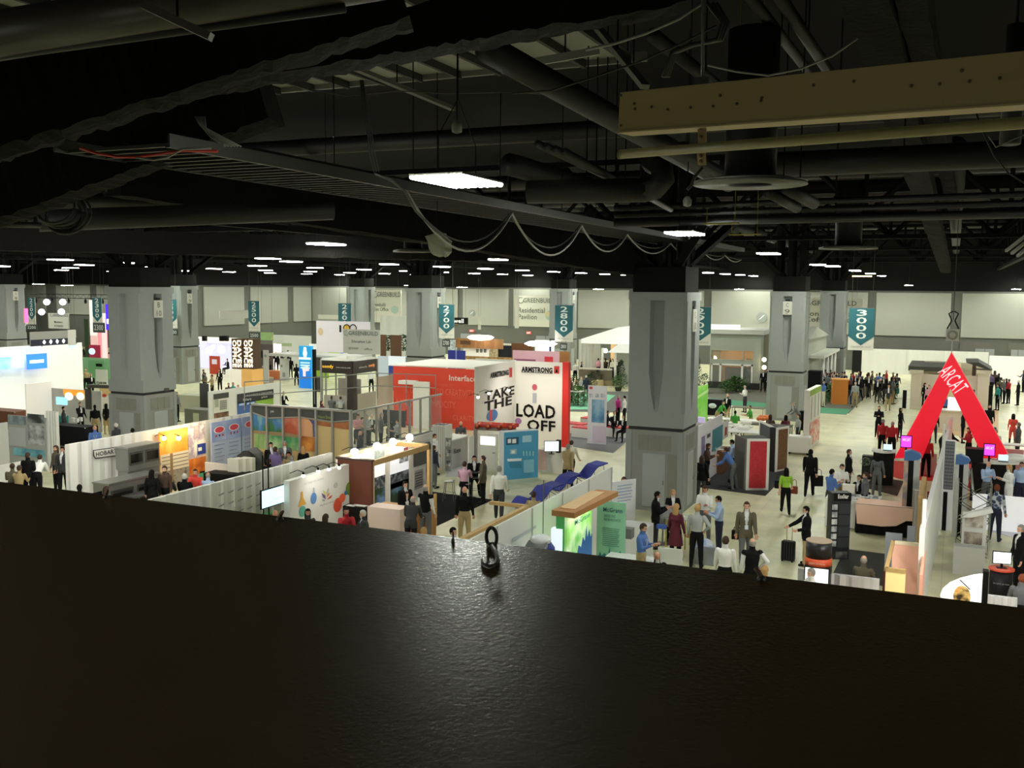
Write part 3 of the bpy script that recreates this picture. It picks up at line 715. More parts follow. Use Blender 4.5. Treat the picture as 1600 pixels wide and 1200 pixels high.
def green_sign(px0, pt, px1, pb, Y, label, lines, ground='cfcebf', head=(.12, .93, .98, .78), logo=True):
    b = hungY('hanging_sign', label, 'sign', px0, pt, px1, pb, Y, mat(ground, .8), th=.04)
    b.ftext('GREENBUILD', head[0]+.12, head[1], head[2], head[3], mat('5d685c'), 'lettering', 2, .01)
    if logo:
        cx, cz = (head[0]+.05)*b.L, (head[1]+head[3])/2*b.H; r = (head[1]-head[3])*b.H*.62
        MB().tube([(cx+r*math.cos(a), -.03, cz+r*math.sin(a)) for a in [R(x) for x in range(60, 380, 20)]], r*.16, 6).obj('ring_logo', mat('8b9789'), b.o)
    for t, x0, z1, x1, z0 in lines: b.ftext(t, x0, z1, x1, z0, mat('55594f'), 'lettering', 2, .01)
    wires(b)
    return b
g = green_sign(578, 452.5, 627, 504, 98, 'pale hanging sign reading Greenbuild Sales Office on the back wall', [('Greenbuild', .07, .6, .5, .48), ('Sales Office', .07, .46, .6, .34)])
g.disc(617, 484, 6, mat('a8c0b4'), 'leaf_map'); 
g = green_sign(808, 462, 868, 511.5, 98, 'pale hanging sign reading Residential Pavilion', [('Residential', .04, .62, .72, .45), ('Pavilion', .04, .4, .52, .24)], head=(.05, .93, .98, .78))
g.disc(860, 493, 8, mat('9fbcae'), 'leaf_map'); g.disc(856, 491, 4, mat('cbbf8f'), 'leaf_map', 2)
g = green_sign(1256, 465, 1346, 521, 93, 'pale hanging sign reading Concessions Coffee Break behind the columns', [('Concessions', .0, .62, .82, .47), ('Coffee Break', .03, .45, .9, .3)], head=(.02, .92, .9, .78))
g = green_sign(536, 514, 594, 554, 56.5, 'grey hanging sign reading Greenbuild Education Lab above the dark corner booth', [('Education Lab', .24, .56, .76, .45), ('sponsor', .15, .25, .43, .14), ('office', .58, .25, .8, .16)], 'b9bab4', (.04, .93, .95, .76))
g = green_sign(75, 489, 108, 514, 70, 'small pale hanging sign between the 2200 and 2300 banners', [('Members', .3, .5, .7, .38), ('& Friends', .3, .24, .72, .12)], 'cfcdc2')
b = hungY('hanging_sign', 'long pale hanging sign reading AUTODESK at left edge', 'sign', -14, 487, 39, 509, 66, mat('d2d0ca'), th=.5)
wires(b); b.ftext('AUTODESK', .5, .62, .98, .34, mat('6b6f70'), 'lettering', 1, .012); b.poly([(.38, .3), (.43, .68), (.47, .68), (.47, .3), (.43, .3), (.43, .45)], mat('5e6263'), 'logo', 1, True)
b = hungY('hanging_sign', 'small black hanging sign reading well beside the 2700 banner', 'sign', 705, 496, 730, 507, 80, mat('15160f'), th=.2); wires(b); b.ftext('well', .16, .82, .78, .2, mat('f1f1ec', .6, .4), 'lettering', 1, .02)
for px0, pt, px1, pb, Y, lb in ((804.5, 462, 810.5, 513, 90, 'narrow pale pennant beside the Residential Pavilion sign'), (637, 452.5, 651, 510, 96, 'pale pennant partly hidden behind the 2700 column'), (747, 494, 751, 515, 95, 'thin pale strip sign hanging in front of middle back wall'), (497, 491.5, 562, 500, 92, 'low pale sign fragment behind the 2600 banner')):
    wires(hungY('hanging_sign', lb, 'sign', px0, pt, px1, pb, Y, mat('c6c4b6'), th=.04))
for px, py, r, lb in ((737, 489, 5.2, 'round grey wall sign with white stroke left of Residential Pavilion'), (1190, 496, 7.4, 'round grey wall sign with white stroke above the grey show house')):
    c = onY(px, py, 103.7 if px > 1000 else 103.7); rr = r/F*107*1.05
    o = MB().prism([(rr*math.cos(2*math.pi*i/24), rr*math.sin(2*math.pi*i/24)) for i in range(24)], 'y', 0, .08).obj('round_sign', mat('7e8480', .5), None, False, c); tag(o, lb, 'sign')
    MB().prism([(-rr*.6, -rr*.5), (-rr*.2, -rr*.3), (rr*.65, rr*.55), (rr*.2, rr*.3)], 'y', -.03, 0).obj('white_stroke', mat('e9ebe8'), o)
for px, py, lb in ((737, 517, 'red exit sign glowing on back wall left of middle'), (826, 520, 'red exit sign glowing on back wall under Residential Pavilion'), (171, 453, 'red exit sign glowing high on the left wall')):
    c = onY(px, py, 103.85 if px > 300 else 92.85); o = MB().box(-.28, 0, -.14, .28, .1, .14).obj('exit_sign', mat('d6453e', .5, .8), None, False, c); tag(o, lb, 'exit sign')
    letters(o, 'EXIT', mat('ffd7d0', .5, 1.5), -.2, -.01, -.08, .4, .16)
# ================================================================ FURNITURE KIT
def proj(p):
    v = Vector(p)-C0; z = v.dot(fwd); return CX+F*v.dot(rt)/z, CY-F*v.dot(up)/z
def table(p, w, d, h, m, label, rot=0, legm=None, cloth=None, name='table', round_=False):
    o = thing(name, label, 'table', (p[0], p[1], 0), rot); lm = legm or STEEL
    if round_:
        MB().lathe([(w/2, h-.035), (w/2, h)], 0, 0, 24).obj('tabletop', m, o); MB().lathe([(.04, .02), (.035, h-.035)], 0, 0, 10).obj('post', lm, o)
        MB().lathe([(w*.3, 0), (w*.28, .03), (.04, .05)], 0, 0, 20).obj('foot', lm, o)
    else:
        MB().box(-w/2, -d/2, h-.04, w/2, d/2, h).obj('tabletop', m, o)
        for sx in (-1, 1):
            for sy in (-1, 1): MB().box(sx*(w/2-.05)-.02, sy*(d/2-.05)-.02, 0, sx*(w/2-.05)+.02, sy*(d/2-.05)+.02, h-.04).obj('leg', lm, o)
        if cloth:
            b = MB(); N = 60; rr = [[], []]
            per = [(-w/2, -d/2), (w/2, -d/2), (w/2, d/2), (-w/2, d/2)]; tot = 2*(w+d)
            for i in range(N):
                s_ = tot*i/N; 
                for k in range(4):
                    a, c = per[k], per[(k+1) % 4]; l = math.hypot(c[0]-a[0], c[1]-a[1])
                    if s_ <= l: break
                    s_ -= l
                x, y = a[0]+(c[0]-a[0])*s_/l, a[1]+(c[1]-a[1])*s_/l; q = 1.01+.035*math.sin(i*1.9)
                rr[0].append((x*q, y*q, .03)); rr[1].append((x*1.01, y*1.01, h+.006))
            b.rings(rr); b.obj('tablecloth', cloth, o)
    return o
def stool(p, label, m=STEEL, h=.75, rot=0):
    o = thing('bar_stool', label, 'stool', (p[0], p[1], 0), rot)
    MB().box(-.16, -.16, h-.03, .16, .16, h).obj('seat', m, o, False, None, 0, .01)
    for sx in (-1, 1):
        for sy in (-1, 1): MB().tube([(sx*.14, sy*.14, h-.03), (sx*.21, sy*.21, 0)], .014, 6).obj('leg', m, o)
    MB().tube([(-.18, -.18, .28), (.18, -.18, .28), (.18, .18, .28), (-.18, .18, .28), (-.18, -.18, .28)], .009, 6).obj('foot_ring', m, o); return o
def chair(p, rot, label, m=BLACK, lm=STEEL):
    o = thing('chair', label, 'chair', (p[0], p[1], 0), rot)
    MB().box(-.23, -.23, .42, .23, .23, .47).obj('seat', m, o, False, None, 0, .01)
    MB().prism([(-.22, .47), (.22, .47), (.2, .86), (-.2, .86)], 'y', .2, .24).obj('backrest', m, o)
    for sx in (-1, 1):
        for sy in (-1, 1): MB().tube([(sx*.2, sy*.2, .42), (sx*.22, sy*.23, 0)], .012, 6).obj('leg', lm, o)
    return o
def screen(p, w, h, rot, label, pic, z, stand=True, cat='screen', name='monitor', case=BLACK):
    o = thing(name, label, cat, (p[0], p[1], z), rot)
    z0 = .12 if stand else 0
    MB().box(-w/2-.02, 0, z0-.02, w/2+.02, .04, z0+h+.02).obj('case', case, o)
    MB().box(-w/2, -.006, z0, w/2, 0, z0+h).obj('display', pic, o)
    if stand:
        MB().box(-.03, .01, 0, .03, .035, z0).obj('neck', case, o); MB().box(-.12, -.08, 0, .12, .1, .012).obj('foot', case, o)
    return o
def laptop(p, z, rot, label, pic=None):
    o = thing('laptop', label, 'laptop', (p[0], p[1], z), rot)
    MB().box(-.17, -.12, 0, .17, .12, .015).obj('keyboard_half', DARKGREY, o)
    MB().prism([(.12, .015), (.17, .24), (.18, .24), (.13, .01)], 'x', -.17, .17).obj('lid', pic or DARKGREY, o)
    return o
LEAFG = mat('3f6a2a', .7, 0, 0, 0, .4, 6); LEAFD = mat('27421f', .7, 0, 0, 0, .4, 6)
def plant(p, r, h, label, kind='bush', m=None, pot=True, z=0, name='potted_plant'):
    o = thing(name, label, 'plant', (p[0], p[1], z)); rnd = random.Random(int(p[0]*77+p[1]*13)); m = m or LEAFG
    b = MB(); n = int(620*max(.35, min(1, r))) if kind != 'grass' else 26
    z0 = .25 if pot else .02
    for i in range(n):
        if kind == 'cone': t = rnd.random(); rr = r*(1-t)*rnd.uniform(.7, 1); zz = z0+t*h
        elif kind == 'grass': t = 0; rr = r*.2; zz = z0
        else: t = rnd.random(); rr = r*math.sin(math.pi*(.15+.8*t))*rnd.uniform(.6, 1); zz = z0+t*h
        a = rnd.uniform(0, 6.28); c = Vector((rr*math.cos(a), rr*math.sin(a), zz))
        if kind == 'grass': d = Vector((math.cos(a)*.5, math.sin(a)*.5, 1)).normalized()*h*rnd.uniform(.6, 1); w = .02
        else: d = Vector((math.cos(a), math.sin(a), rnd.uniform(-.3, .9))).normalized()*r*rnd.uniform(.2, .36); w = r*.085
        s_ = d.cross(Vector((0, 0, 1))).normalized()*w
        b.poly([c, c+d*.5+s_, c+d, c+d*.5-s_])
    b.obj('foliage', m, o)
    if pot: MB().lathe([(r*.35, 0), (r*.5, .3), (r*.44, .3), (r*.4, .24)], 0, 0, 14).obj('pot', mat('2b2a28', .6), o)
    else: MB().tube([(0, 0, 0), (0, 0, h*.6)], r*.06, 6).obj('stem', mat('4a3a26'), o)
    return o
def carpet(name, label, pts, m, z=.012, cat='carpet'):
    q = [at(px, py, 0) for px, py in pts]; o = MB().prism([(a.x, a.y) for a in q], 'z', .002, z).obj(name, m); return tag(o, label, cat)
def spot(p, r, m, label, name='spotlight'):
    o = thing(name, label, 'lamp', p); MB().lathe([(r*.5, .12), (r, 0), (r*.9, 0), (r*.45, .11)], 0, 0, 12).obj('shade', BLACK, o); MB().ball((0, 0, .01), r*1.08, 8).obj('bulb', m, o); MB().tube([(0, 0, .12), (-.2, 0, .16), (-.48, 0, .04)], .012, 5).obj('arm', BLACK, o); return o
BOOTH = .3
def area_(p, e, size, target=None, col=(1, .97, .9)):
    l = bpy.data.lights.new('booth_light', 'AREA'); l.energy = e*BOOTH; l.size = size; l.color = col
    o = bpy.data.objects.new('booth_light', l); COL.objects.link(o); o.location = p
    if target is not None: o.rotation_euler = (Vector(target)-Vector(p)).to_track_quat('-Z', 'Y').to_euler()
    return o
def papers(p, z, w, d, label, m=WHITE, rot=0):
    return tag(MB().box(-w/2, -d/2, 0, w/2, d/2, .012).obj('paper_stack', m, None, False, (p[0], p[1], z), rot), label, 'papers')
# ================================================================ BOOTHS, NEAR LEFT
# --- long drape wall with the oven maker's sign
hob = wallX('exhibit_wall', 'long white drape wall with the HOBART sign, at left behind the ledge', 'wall panel', 105, 695, 398, 2.44, DRAPE, folds=.5)
HX = hob.p0.x
pl = hob.poly([(143, 703), (184, 697.5), (182, 710), (179, 712), (146, 716.5), (143.5, 712)], mat('1c1c1c'), 'sign_plate', 1)
hob.poly([(144.5, 704), (182, 699), (180.5, 709.5), (178, 711), (147, 715), (145, 711)], mat('d9d7cf'), 'sign_face', 2)
hob.text('HOBART', 147, 706.5, 713.5, 180, mat('1c1c1c'), 'lettering', 3, .02)
bk = wallX('graphic_wall', 'glowing orange picture wall with metal railing print beside the ovens', 'wall panel', 249, 672, 293, 2.35, photo('e0852a', 'f7b55c', 1.2, 'ef9a3a', .25), X=HX+.25)
bk.frect(0, .62, 1, .33, mat('d9cdb6'), 'picture_wall', 1)
for i in range(5): bk.frect(.05, .58-.06*i, .98, .565-.06*i, mat('8c8071'), 'printed_rail', 2)
bk.frect(.33, .62, .42, .12, mat('8f7350'), 'printed_post', 3); bk.frect(0, .33, 1, 0, photo('4b4743', '8c8377', 4, 'a09a90'), 'printed_shelf', 1)
area_((HX+1.3, bk.p0.y+.6, 2.9), 60, .3, (HX+.3, bk.p0.y+.6, 1.8), (1, .8, .5)); area_((HX+1.3, bk.p0.y+1.7, 2.9), 60, .3, (HX+.3, bk.p0.y+1.9, 1.8), (1, .8, .5))
for k, px in enumerate((256, 279)):
    spot(onX(px, 685, HX+.45), .09, mat('ffd88a', .5, 6), ('left' if not k else 'right')+' small spotlight glowing on the orange picture wall')
b2 = wallX('graphic_wall', 'colourful collage panel with blue box and orange pots right of the orange wall', 'wall panel', 294, 668, 320, 2.35, photo('e9c6ae', 'fff2e6', 1.6, 'a89bb0'), X=HX+.25)
b2.frect(0, .45, 1, .17, photo('b3551c', 'e88a35', 2.2), 'printed_pots', 1); b2.frect(.5, .68, 1, .5, mat('2a3f93'), 'blue_box', 2); b2.frect(.53, .62, .75, .56, WHITE, 'label', 3); b2.frect(0, .17, .4, 0, mat('d2506a'), 'pink_print', 1); b2.frect(.6, .2, 1, 0, mat('4f9e74'), 'green_print', 1)
b3 = wallX('graphic_wall', 'pair of blue product posters with red oval logos on white wall', 'wall panel', 330, 664, 376, 2.35, mat('aab6cf', .6), X=HX+.25)
for u0, u1 in ((0, .5), (.5, 1)):
    b3.frect(u0+.005, 1, u1-.005, .66, photo('7f93c4', 'a7b4d6', .8, None), 'blue_header', 1)
    cx = (u0+u1)/2*b3.L
    for rr, m_, d_ in ((.32, WHITE, 2), (.27, mat('c4384a'), 3)):
        MB().prism([(cx+rr*math.cos(2*math.pi*i/20), b3.H*.86+rr*.45*math.sin(2*math.pi*i/20)) for i in range(20)], 'y', -.012-.006*d_, -.008-.006*d_).obj('oval_logo', m_, b3.o)
    for r_ in range(3): MB().ball((cx-.2+.2*r_, -.03, b3.H*.76), .05, 6, 0, 1, .2, 1).obj('small_logo', mat(('c4384a', '3a3a60', 'b03030')[r_]), b3.o)
    b3.ftext('lll lllll', u0+.12, .6, u1-.12, .565, mat('8a7286'), 'lettering', 2) if False else None
    for r_ in range(6): b3.frect(u0+.08, .6-.07*r_, u1-.08-.05*(r_ % 3), .59-.07*r_, mat('7b86a6'), 'text_line', 2)
b3.poly([(.15, .02), (.25, .12), (.75, .14), (.9, .04)], mat('6b3038'), 'printed_lid', 2, True)
b4 = wallX('graphic_wall', 'single blue product poster with red oval logo next to mural', 'wall panel', 378.5, 657, 400, 2.35, mat('aab6cf', .6), X=HX+.25)
b4.frect(0, 1, 1, .66, mat('8c9ccb'), 'blue_header', 1)
for rr, m_, d_ in ((.32, WHITE, 2), (.27, mat('c4384a'), 3)): MB().prism([(b4.L*.5+rr*math.cos(2*math.pi*i/20), b4.H*.86+rr*.45*math.sin(2*math.pi*i/20)) for i in range(20)], 'y', -.012-.006*d_, -.008-.006*d_).obj('oval_logo', m_, b4.o)
for r_ in range(5): b4.frect(.1, .6-.07*r_, .9, .59-.07*r_, mat('7b86a6'), 'text_line', 2)
# --- ovens
def oven(px0, pt, px1, h, z0, depth, X, label, nwin):
    a, c = onX(px0, pt, X), onX(px1, pt, X); L = c.y-a.y
    o = thing('deck_oven', label, 'oven', (X, a.y, z0), math.pi/2)
    MB().box(0, 0, 0, L, depth, h-z0).obj('body', mat('8f8f8a', .35, 0, .6), o, False, None, 0, .015)
    MB().box(-.02, -.05, h-z0, L+.02, depth+.03, h-z0+.05).obj('hood', mat('a3a39d', .3, 0, .7), o)
    for i in range(nwin):
        x0, x1 = L*(i+.08)/nwin, L*(i+.92)/nwin
        d = MB().box(x0, -.03, (h-z0)*.22, x1, 0, (h-z0)*.82).obj('oven_door', mat('6a6862', .3, 0, .7), o)
        MB().box(x0+.05, -.035, (h-z0)*.32, x1-.05, -.03, (h-z0)*.72).obj('window_pane', mat('161311', .1), d)
        MB().tube([(x0+.05, -.07, (h-z0)*.78), (x1-.05, -.07, (h-z0)*.78)], .012, 6).obj('handle', CHROME, d)
    return o
oven(168, 724, 249, 1.2, .0, .7, HX+1.9, 'wide low stainless deck oven, closest of the oven pair', 2)
oven(199, 690, 249, 2.1, 1.32, .6, HX+1.0, 'stainless upper oven on top of the stack behind the HOBART sign', 2)
oven(199, 700, 249, 1.28, .0, .5, HX+.95, 'stainless base cabinet under the upper oven against white wall', 2)
for k, (a, c) in enumerate(((134, 163), (166, 188))):
    p = onX((a+c)/2, 745, HX+1.6); screen((p.x, p.y), 1.0 if not k else .7, .6, math.pi/2, ('large' if not k else 'smaller')+' dark flat screen leaning beside the low oven', mat('101012', .15), .35, False)
table(at(214, 770, .75), 1.2, 1.2, .75, mat('4a4947', .5), 'round dark meeting table with papers below the ovens', 0, BLACK, round_=True)
papers(at(202, 763, .76), .757, .5, .3, 'white papers lying on the round dark table', WHITE, .4)
table(at(180, 775, .7), 1.6, .8, .7, mat('9a9a94', .4), 'grey desk with papers partly hidden by the ledge, near the ovens')
# --- far left booth corner by the ledge
w = wallX('exhibit_wall', 'white counter-height drape wall at the far left edge', 'wall panel', -30, 733, 36, 1.1, DRAPE, folds=.4)
w = wallY('display_board', 'grey display panel with landscape photographs at far left', 'display', 12, 648, 72, 2.3, mat('a8aaa6', .6))
w.rect(13, 649, 41, 664, photo('5d6a68', 'a4b0b4', 1.5, '7f8f96')); w.rect(43, 646, 70, 662, photo('33393c', 'bfc3c4', 2, '6b7478')); w.rect(44, 664, 70, 696, photo('77787a', 'c4c6c8', 3)); w.rect(14, 667, 41, 698, mat('b9bcbc')); w.rect(21, 699, 71, 716, photo('4d8fa4', '8fd0d8', 1.5), 'printed_band')
wallY('exhibit_wall', 'white return wall right of the landscape display panel', 'wall panel', 71, 642, 88, 2.44, DRAPE, folds=.4)
w = wallX('exhibit_wall', 'grey-white partition at the left edge beside the landscape panel', 'wall panel', -20, 664, 12, 2.3, mat('b5b5af', .7))
# --- booth with orange logo by the left column
w = wallS('exhibit_wall', 'cream booth wall with orange sign and wall screen left of the B 10 column', 'wall panel', 77, 606, 158, 668, mat('cfcdc8', .7))
w.rect(99, 608, 132, 619, mat('f09c2e', .5, .5), 'orange_sign'); w.disc(108, 619, 6, mat('fff2cf', .5, 1.5), 'glow_disc', 2); w.disc(126, 619, 6, mat('ffe7a8', .5, 1.5), 'glow_disc', 2)
w.rect(88, 620, 106, 633, mat('8fd0ee', .4, .8), 'wall_screen', 2); w.rect(133, 607, 144, 640, mat('4a4642'), 'dark_panel', 1)
w = wallS('graphic_wall', 'tan booth wall with red blot and white glow, next to B 10 column', 'wall panel', 155, 600, 181, 664, mat('d9ba80', .6)); w.rect(157, 617, 181, 640, mat('e8e2d6'), 'pale_print'); w.disc(163, 618, 4, mat('d6452c'), 'red_mark', 2, 2.5)
o = MB().prism([(0, 0), (2.2, .5), (4.4, .5), (4.4, .8), (2, .9), (0, .3)], 'z', 0, .15).obj('canopy', mat('44423c', .6), None, False, at(135, 606, 3)); tag(o, 'dark canopy shape over the booth left of B 10 column', 'canopy')
table(at(110, 664, 1), 2.8, .8, 1.0, mat('e6e4dc'), 'white topped black counter in front of the cream booth', 0, BLACK, mat('15151a', .8)); o = MB().box(-.3, 0, 0, .3, .35, .9).obj('teal_box', mat('1d8f8c', .6), None, False, at(93, 676, 0)); tag(o, 'teal box standing left of the black counter', 'box')
for px, py in ((120, 658), (126, 656), (114, 657)): tag(MB().box(-.1, -.05, 0, .1, .05, .2).obj('leaflet_holder', WHITE, None, False, at(px, py+2, 1.007)), 'white leaflet holder on the black counter', 'leaflet holder', 'leaflet holders on the black counter')
# --- green booth further back
w = wallX('exhibit_wall', 'low white and green wall in front of the green booth at left', 'wall panel', 80, 588, 137, 1.1, mat('b9c2b0', .7)); w.frect(0, .75, .25, 0, mat('4f9a50')); w.frect(.6, .8, .95, 0, mat('4f9a50'))
w = wallS('exhibit_wall', 'translucent green booth wall behind the low green wall', 'wall panel', 128, 558, 177, 600, mat('8cc191', .5)); w.frect(.2, .9, .7, .3, mat('74b07a'), 'printed_shape'); w.rect(150, 568, 160, 573, BLACK, 'small_screen', 2)
w = wallS('exhibit_wall', 'white panel with small dark letters before the green wall', 'wall panel', 149, 577, 167, 604, mat('d6d6cc', .7)); w.ftext('DRIB', .1, .3, .95, .12, mat('3c2a26'), 'lettering', 2, .02)
# --- glaring white booth cluster at far left
w = wallX('exhibit_wall', 'overlit white booth wall with small check mark at far left', 'wall panel', -40, 545, 128, 4.2, mat('f4f3f0', .6, .12), z0=0)  # low emission in the wall itself adds to its overlit glare
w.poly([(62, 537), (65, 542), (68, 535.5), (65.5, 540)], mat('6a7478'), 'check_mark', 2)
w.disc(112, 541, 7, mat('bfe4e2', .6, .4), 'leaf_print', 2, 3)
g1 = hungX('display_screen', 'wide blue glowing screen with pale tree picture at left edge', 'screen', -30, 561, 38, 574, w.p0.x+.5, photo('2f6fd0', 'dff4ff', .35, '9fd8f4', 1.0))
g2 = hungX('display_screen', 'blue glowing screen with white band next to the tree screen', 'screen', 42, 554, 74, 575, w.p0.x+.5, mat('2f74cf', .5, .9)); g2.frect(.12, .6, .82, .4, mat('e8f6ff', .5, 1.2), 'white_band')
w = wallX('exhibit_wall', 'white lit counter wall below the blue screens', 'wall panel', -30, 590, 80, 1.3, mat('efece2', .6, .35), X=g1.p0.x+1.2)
pq = at(40, 520, 5.2)
for px0, px1, py, z, lb in ((0, 118, 516, 5.4, 'long pale hanging fascia with dark lower strip, far left'),):
    w = wallX('hanging_fascia', lb, 'fascia', 47, 519, 119, 5.6, mat('c9c9c2', .7), z0=4.9); wires(w); w.frect(0, .45, 1, 0, mat('30364a'), 'dark_strip'); 
    for i in range(5): w.poly([(.25+.14*i, .25), (.28+.14*i, .1), (.31+.14*i, .25), (.28+.14*i, .4)], mat('ffffff', .5, 6), 'small_light', 3, True)
w = wallX('hanging_fascia', 'short white box fascia at the right end of far left strip', 'fascia', 107, 515.5, 118, 5.9, mat('dcdacb', .7, .2), z0=5.2); wires(w)
w = wallY('exhibit_wall', 'tall white and pink booth tower at left under the 2300 banner', 'wall panel', 140, 487, 150, 6.6, mat('f3c7c4', .6, .25), Y=62); w.frect(0, 1, 1, .55, mat('f6f2ec', .6, .4), 'white_top')
w = wallY('exhibit_wall', 'second white and pink booth tower just right of the first', 'wall panel', 150.5, 505, 166, 5.5, mat('f0a3ab', .6, .25), Y=62.5); w.frect(.5, 1, 1, 0, mat('f1e6e4', .6, .3), 'white_half')
w = wallY('lightbox_sign', 'violet glowing sign with white letters left of the B 10 column', 'sign', 165, 490, 184, 6.3, mat('3a22c0', .5, 1.0), Y=61, z0=4.2); w.ftext('B-B', .1, .42, .95, .24, mat('ffffff', .5, 2), 'lettering', 2, .03)
w = wallY('exhibit_wall', 'crimson booth box with round blue screen under the pink towers', 'wall panel', 139, 538, 156, 3.0, mat('b8244c', .5), Y=60); w.disc(144, 549, 5, mat('a8dcf4', .4, 1), 'round_screen', 2)
w = wallY('exhibit_wall', 'thin green plant wall between booths at far left', 'wall panel', 132, 524, 137, 5, mat('26401f', .8), Y=62)
w = wallX('light_panel', 'hot pink light panel above the AUTODESK fascia end', 'light panel', 39, 507, 44, 5.8, mat('ff4f86', .5, 1.5), X=-73, z0=4.6)
w = wallS('picture_wall', 'brown picture wall with big pale letter at the left edge', 'wall panel', -10, 587, 18, 628, mat('7b4630', .7)); w.ftext('a', .45, .8, .95, .15, mat('f0c9a8', .5, .3), 'big_letter', 2, .02)
w = wallS('picture_wall', 'mauve tower with white tree pattern at far left', 'wall panel', 19, 594, 38, 645, mat('b7a0a4', .7), th=.5)
for i in range(6): w.poly([(.5, .95-.13*i), (.15, .8-.13*i), (.5, .88-.13*i), (.85, .8-.13*i)], WHITE, 'white_chevron', 2, True)
w = wallX('exhibit_wall', 'bright white booth wall right of the mauve tree tower', 'wall panel', 40, 600, 80, 2.6, mat('f4eee4', .6, .2))
tag(MB().lathe([(.55, 0), (.55, 1.1), (.5, 1.12)], 0, 0, 20).obj('round_counter', mat('93999a', .5), None, True, at(42, 645, 0)), 'grey round counter below the mauve tree tower', 'counter')
table(at(5, 640, 1), 3, 1, 1.0, mat('e8e4da'), 'cream counter with brown front at left edge', 0, None, mat('7a4c33', .7))
area_(at(30, 540, 6.5), 1200, 2.5, at(50, 600, 1)); area_(at(110, 540, 6), 500, 1.5, at(110, 580, 1))
# lighting truss of the left booth
def box_truss(p, q, label, n=14, r=.35):
    p, q = Vector(p), Vector(q); o = thing('lighting_truss', label, 'truss', p); d = q-p; L = d.length; o.rotation_euler = (0, 0, math.atan2(d.y, d.x))
    for a, c in ((-r/2, 0), (r/2, 0), (-r/2, r), (r/2, r)): MB().tube([(0, a, c), (L, a, c)], .03, 5).obj('chord', BLACK, o)
    w_ = MB()
    for i in range(n): w_.tube([(L*i/n, -r/2, 0), (L*(i+.5)/n, -r/2, r), (L*(i+1)/n, -r/2, 0)], .015, 4)
    w_.obj('lacing', BLACK, o)
    for t_ in (.1, .9): MB().tube([(L*t_, 0, r), (L*t_, 0, 14-p.z)], .02, 4).obj('hoist_chain', BLACK, o)
    for i in range(5):
        x = L*(i+.5)/5; h_ = MB().lathe([(.08, -.45), (.13, -.2), (.05, -.05), (.02, 0)], x, -r/2, 8).obj('stage_lamp', BLACK, o)
    return o
a, c = onY(46, 465, 66), onY(176, 465, 66); box_truss(a, c, 'black lighting truss with stage lamps behind the 2200 banner')
for px, py in ((73, 472), (98, 472), (65, 487.5), (96, 487)): 
    tag(MB().ball((0, 0, 0), .28, 6).obj('stage_light', mat('dfe0ff', .5, 8), None, False, onY(px, py, 65.85)), 'bright stage light glowing on the left truss', 'lamp', 'bright stage lights on the left truss')
# --- ledge-side long wall L1 and everything hung on it
L1 = wallX('exhibit_wall', 'long white drape wall rising right from the ledge, behind the flower panel', 'wall panel', 236, 781, 519, 2.44, DRAPE, folds=.45)
for i in range(5):
    for j in range(4):
        u = .3+.05*i; L1.poly([(u+.004, .86-.13*j), (u+.034, .875-.13*j), (u+.03, .855-.13*j), (u+.006, .845-.13*j)], mat('9c9a94'), 'dash_mark', 1, True)
L1.poly([(.1, .62), (.155, .7), (.16, .78), (.15, .72), (.1, .66)], BLACK, 'swoosh', 2, True)
o = wallX('display_board', 'blue display block on the long white wall at ledge', 'display', 296, 785, 327, 1.75, mat('2b3aa0', .6), X=L1.p0.x+.4, th=.3)
o = tag(MB().box(-.12, -.1, 0, .12, .1, 1.9).obj('speaker', BLACK, None, False, onX(325, 800, L1.p0.x+.6).xy.to_3d()), 'black speaker column right of the blue display block', 'speaker')
tvp = onX(432, 779, L1.p0.x+1.0); TVX = L1.p0.x+1.0
t0, t1 = onX(409, 768, TVX), onX(457.5, 762, TVX); zt, zb = t0.z, onX(409, 795, TVX).z
o = thing('television', 'large pale blue glowing television hung on two black poles', 'television', (TVX, t0.y, zb), math.pi/2)
TW = t1.y-t0.y; TH = zt-zb
MB().box(-.03, 0, -.03, TW+.03, .05, TH+.03).obj('case', BLACK, o); MB().box(0, -.01, 0, TW, 0, TH).obj('display', mat('c4eaee', .4, .85), o)
letters(o, 'Building Exhibit', mat('7fa3a8'), TW*.35, -.016, TH*.32, TW*.3, TH*.07)
for x in (TW*.13, TW*.3): MB().tube([(x, .1, -zb), (x, .1, TH+1.0)], .02, 6).obj('pole', BLACK, o)
pr = thing('printer', 'grey white printer machine standing on a green counter by the ledge', 'printer', at(355, 792, 1.15)); 
MB().box(-.45, -.25, 0, .35, .3, .32).obj('body', mat('c9c8c0', .5), pr, False, None, 0, .02); MB().box(-.3, -.15, .32, .3, .25, .42).obj('tray', mat('5c5c58'), pr); MB().tube([(.3, 0, .4), (.5, .1, .55), (.6, .1, .2)], .015, 6).obj('hose', mat('77756c'), pr)
tag(MB().box(-1.2, -.4, 0, 1.2, .4, 1.14).obj('counter', mat('3e7a3f', .6), None, False, at(372, 797, 1.14).xy.to_3d()), 'green fronted white counter under the printer', 'counter')
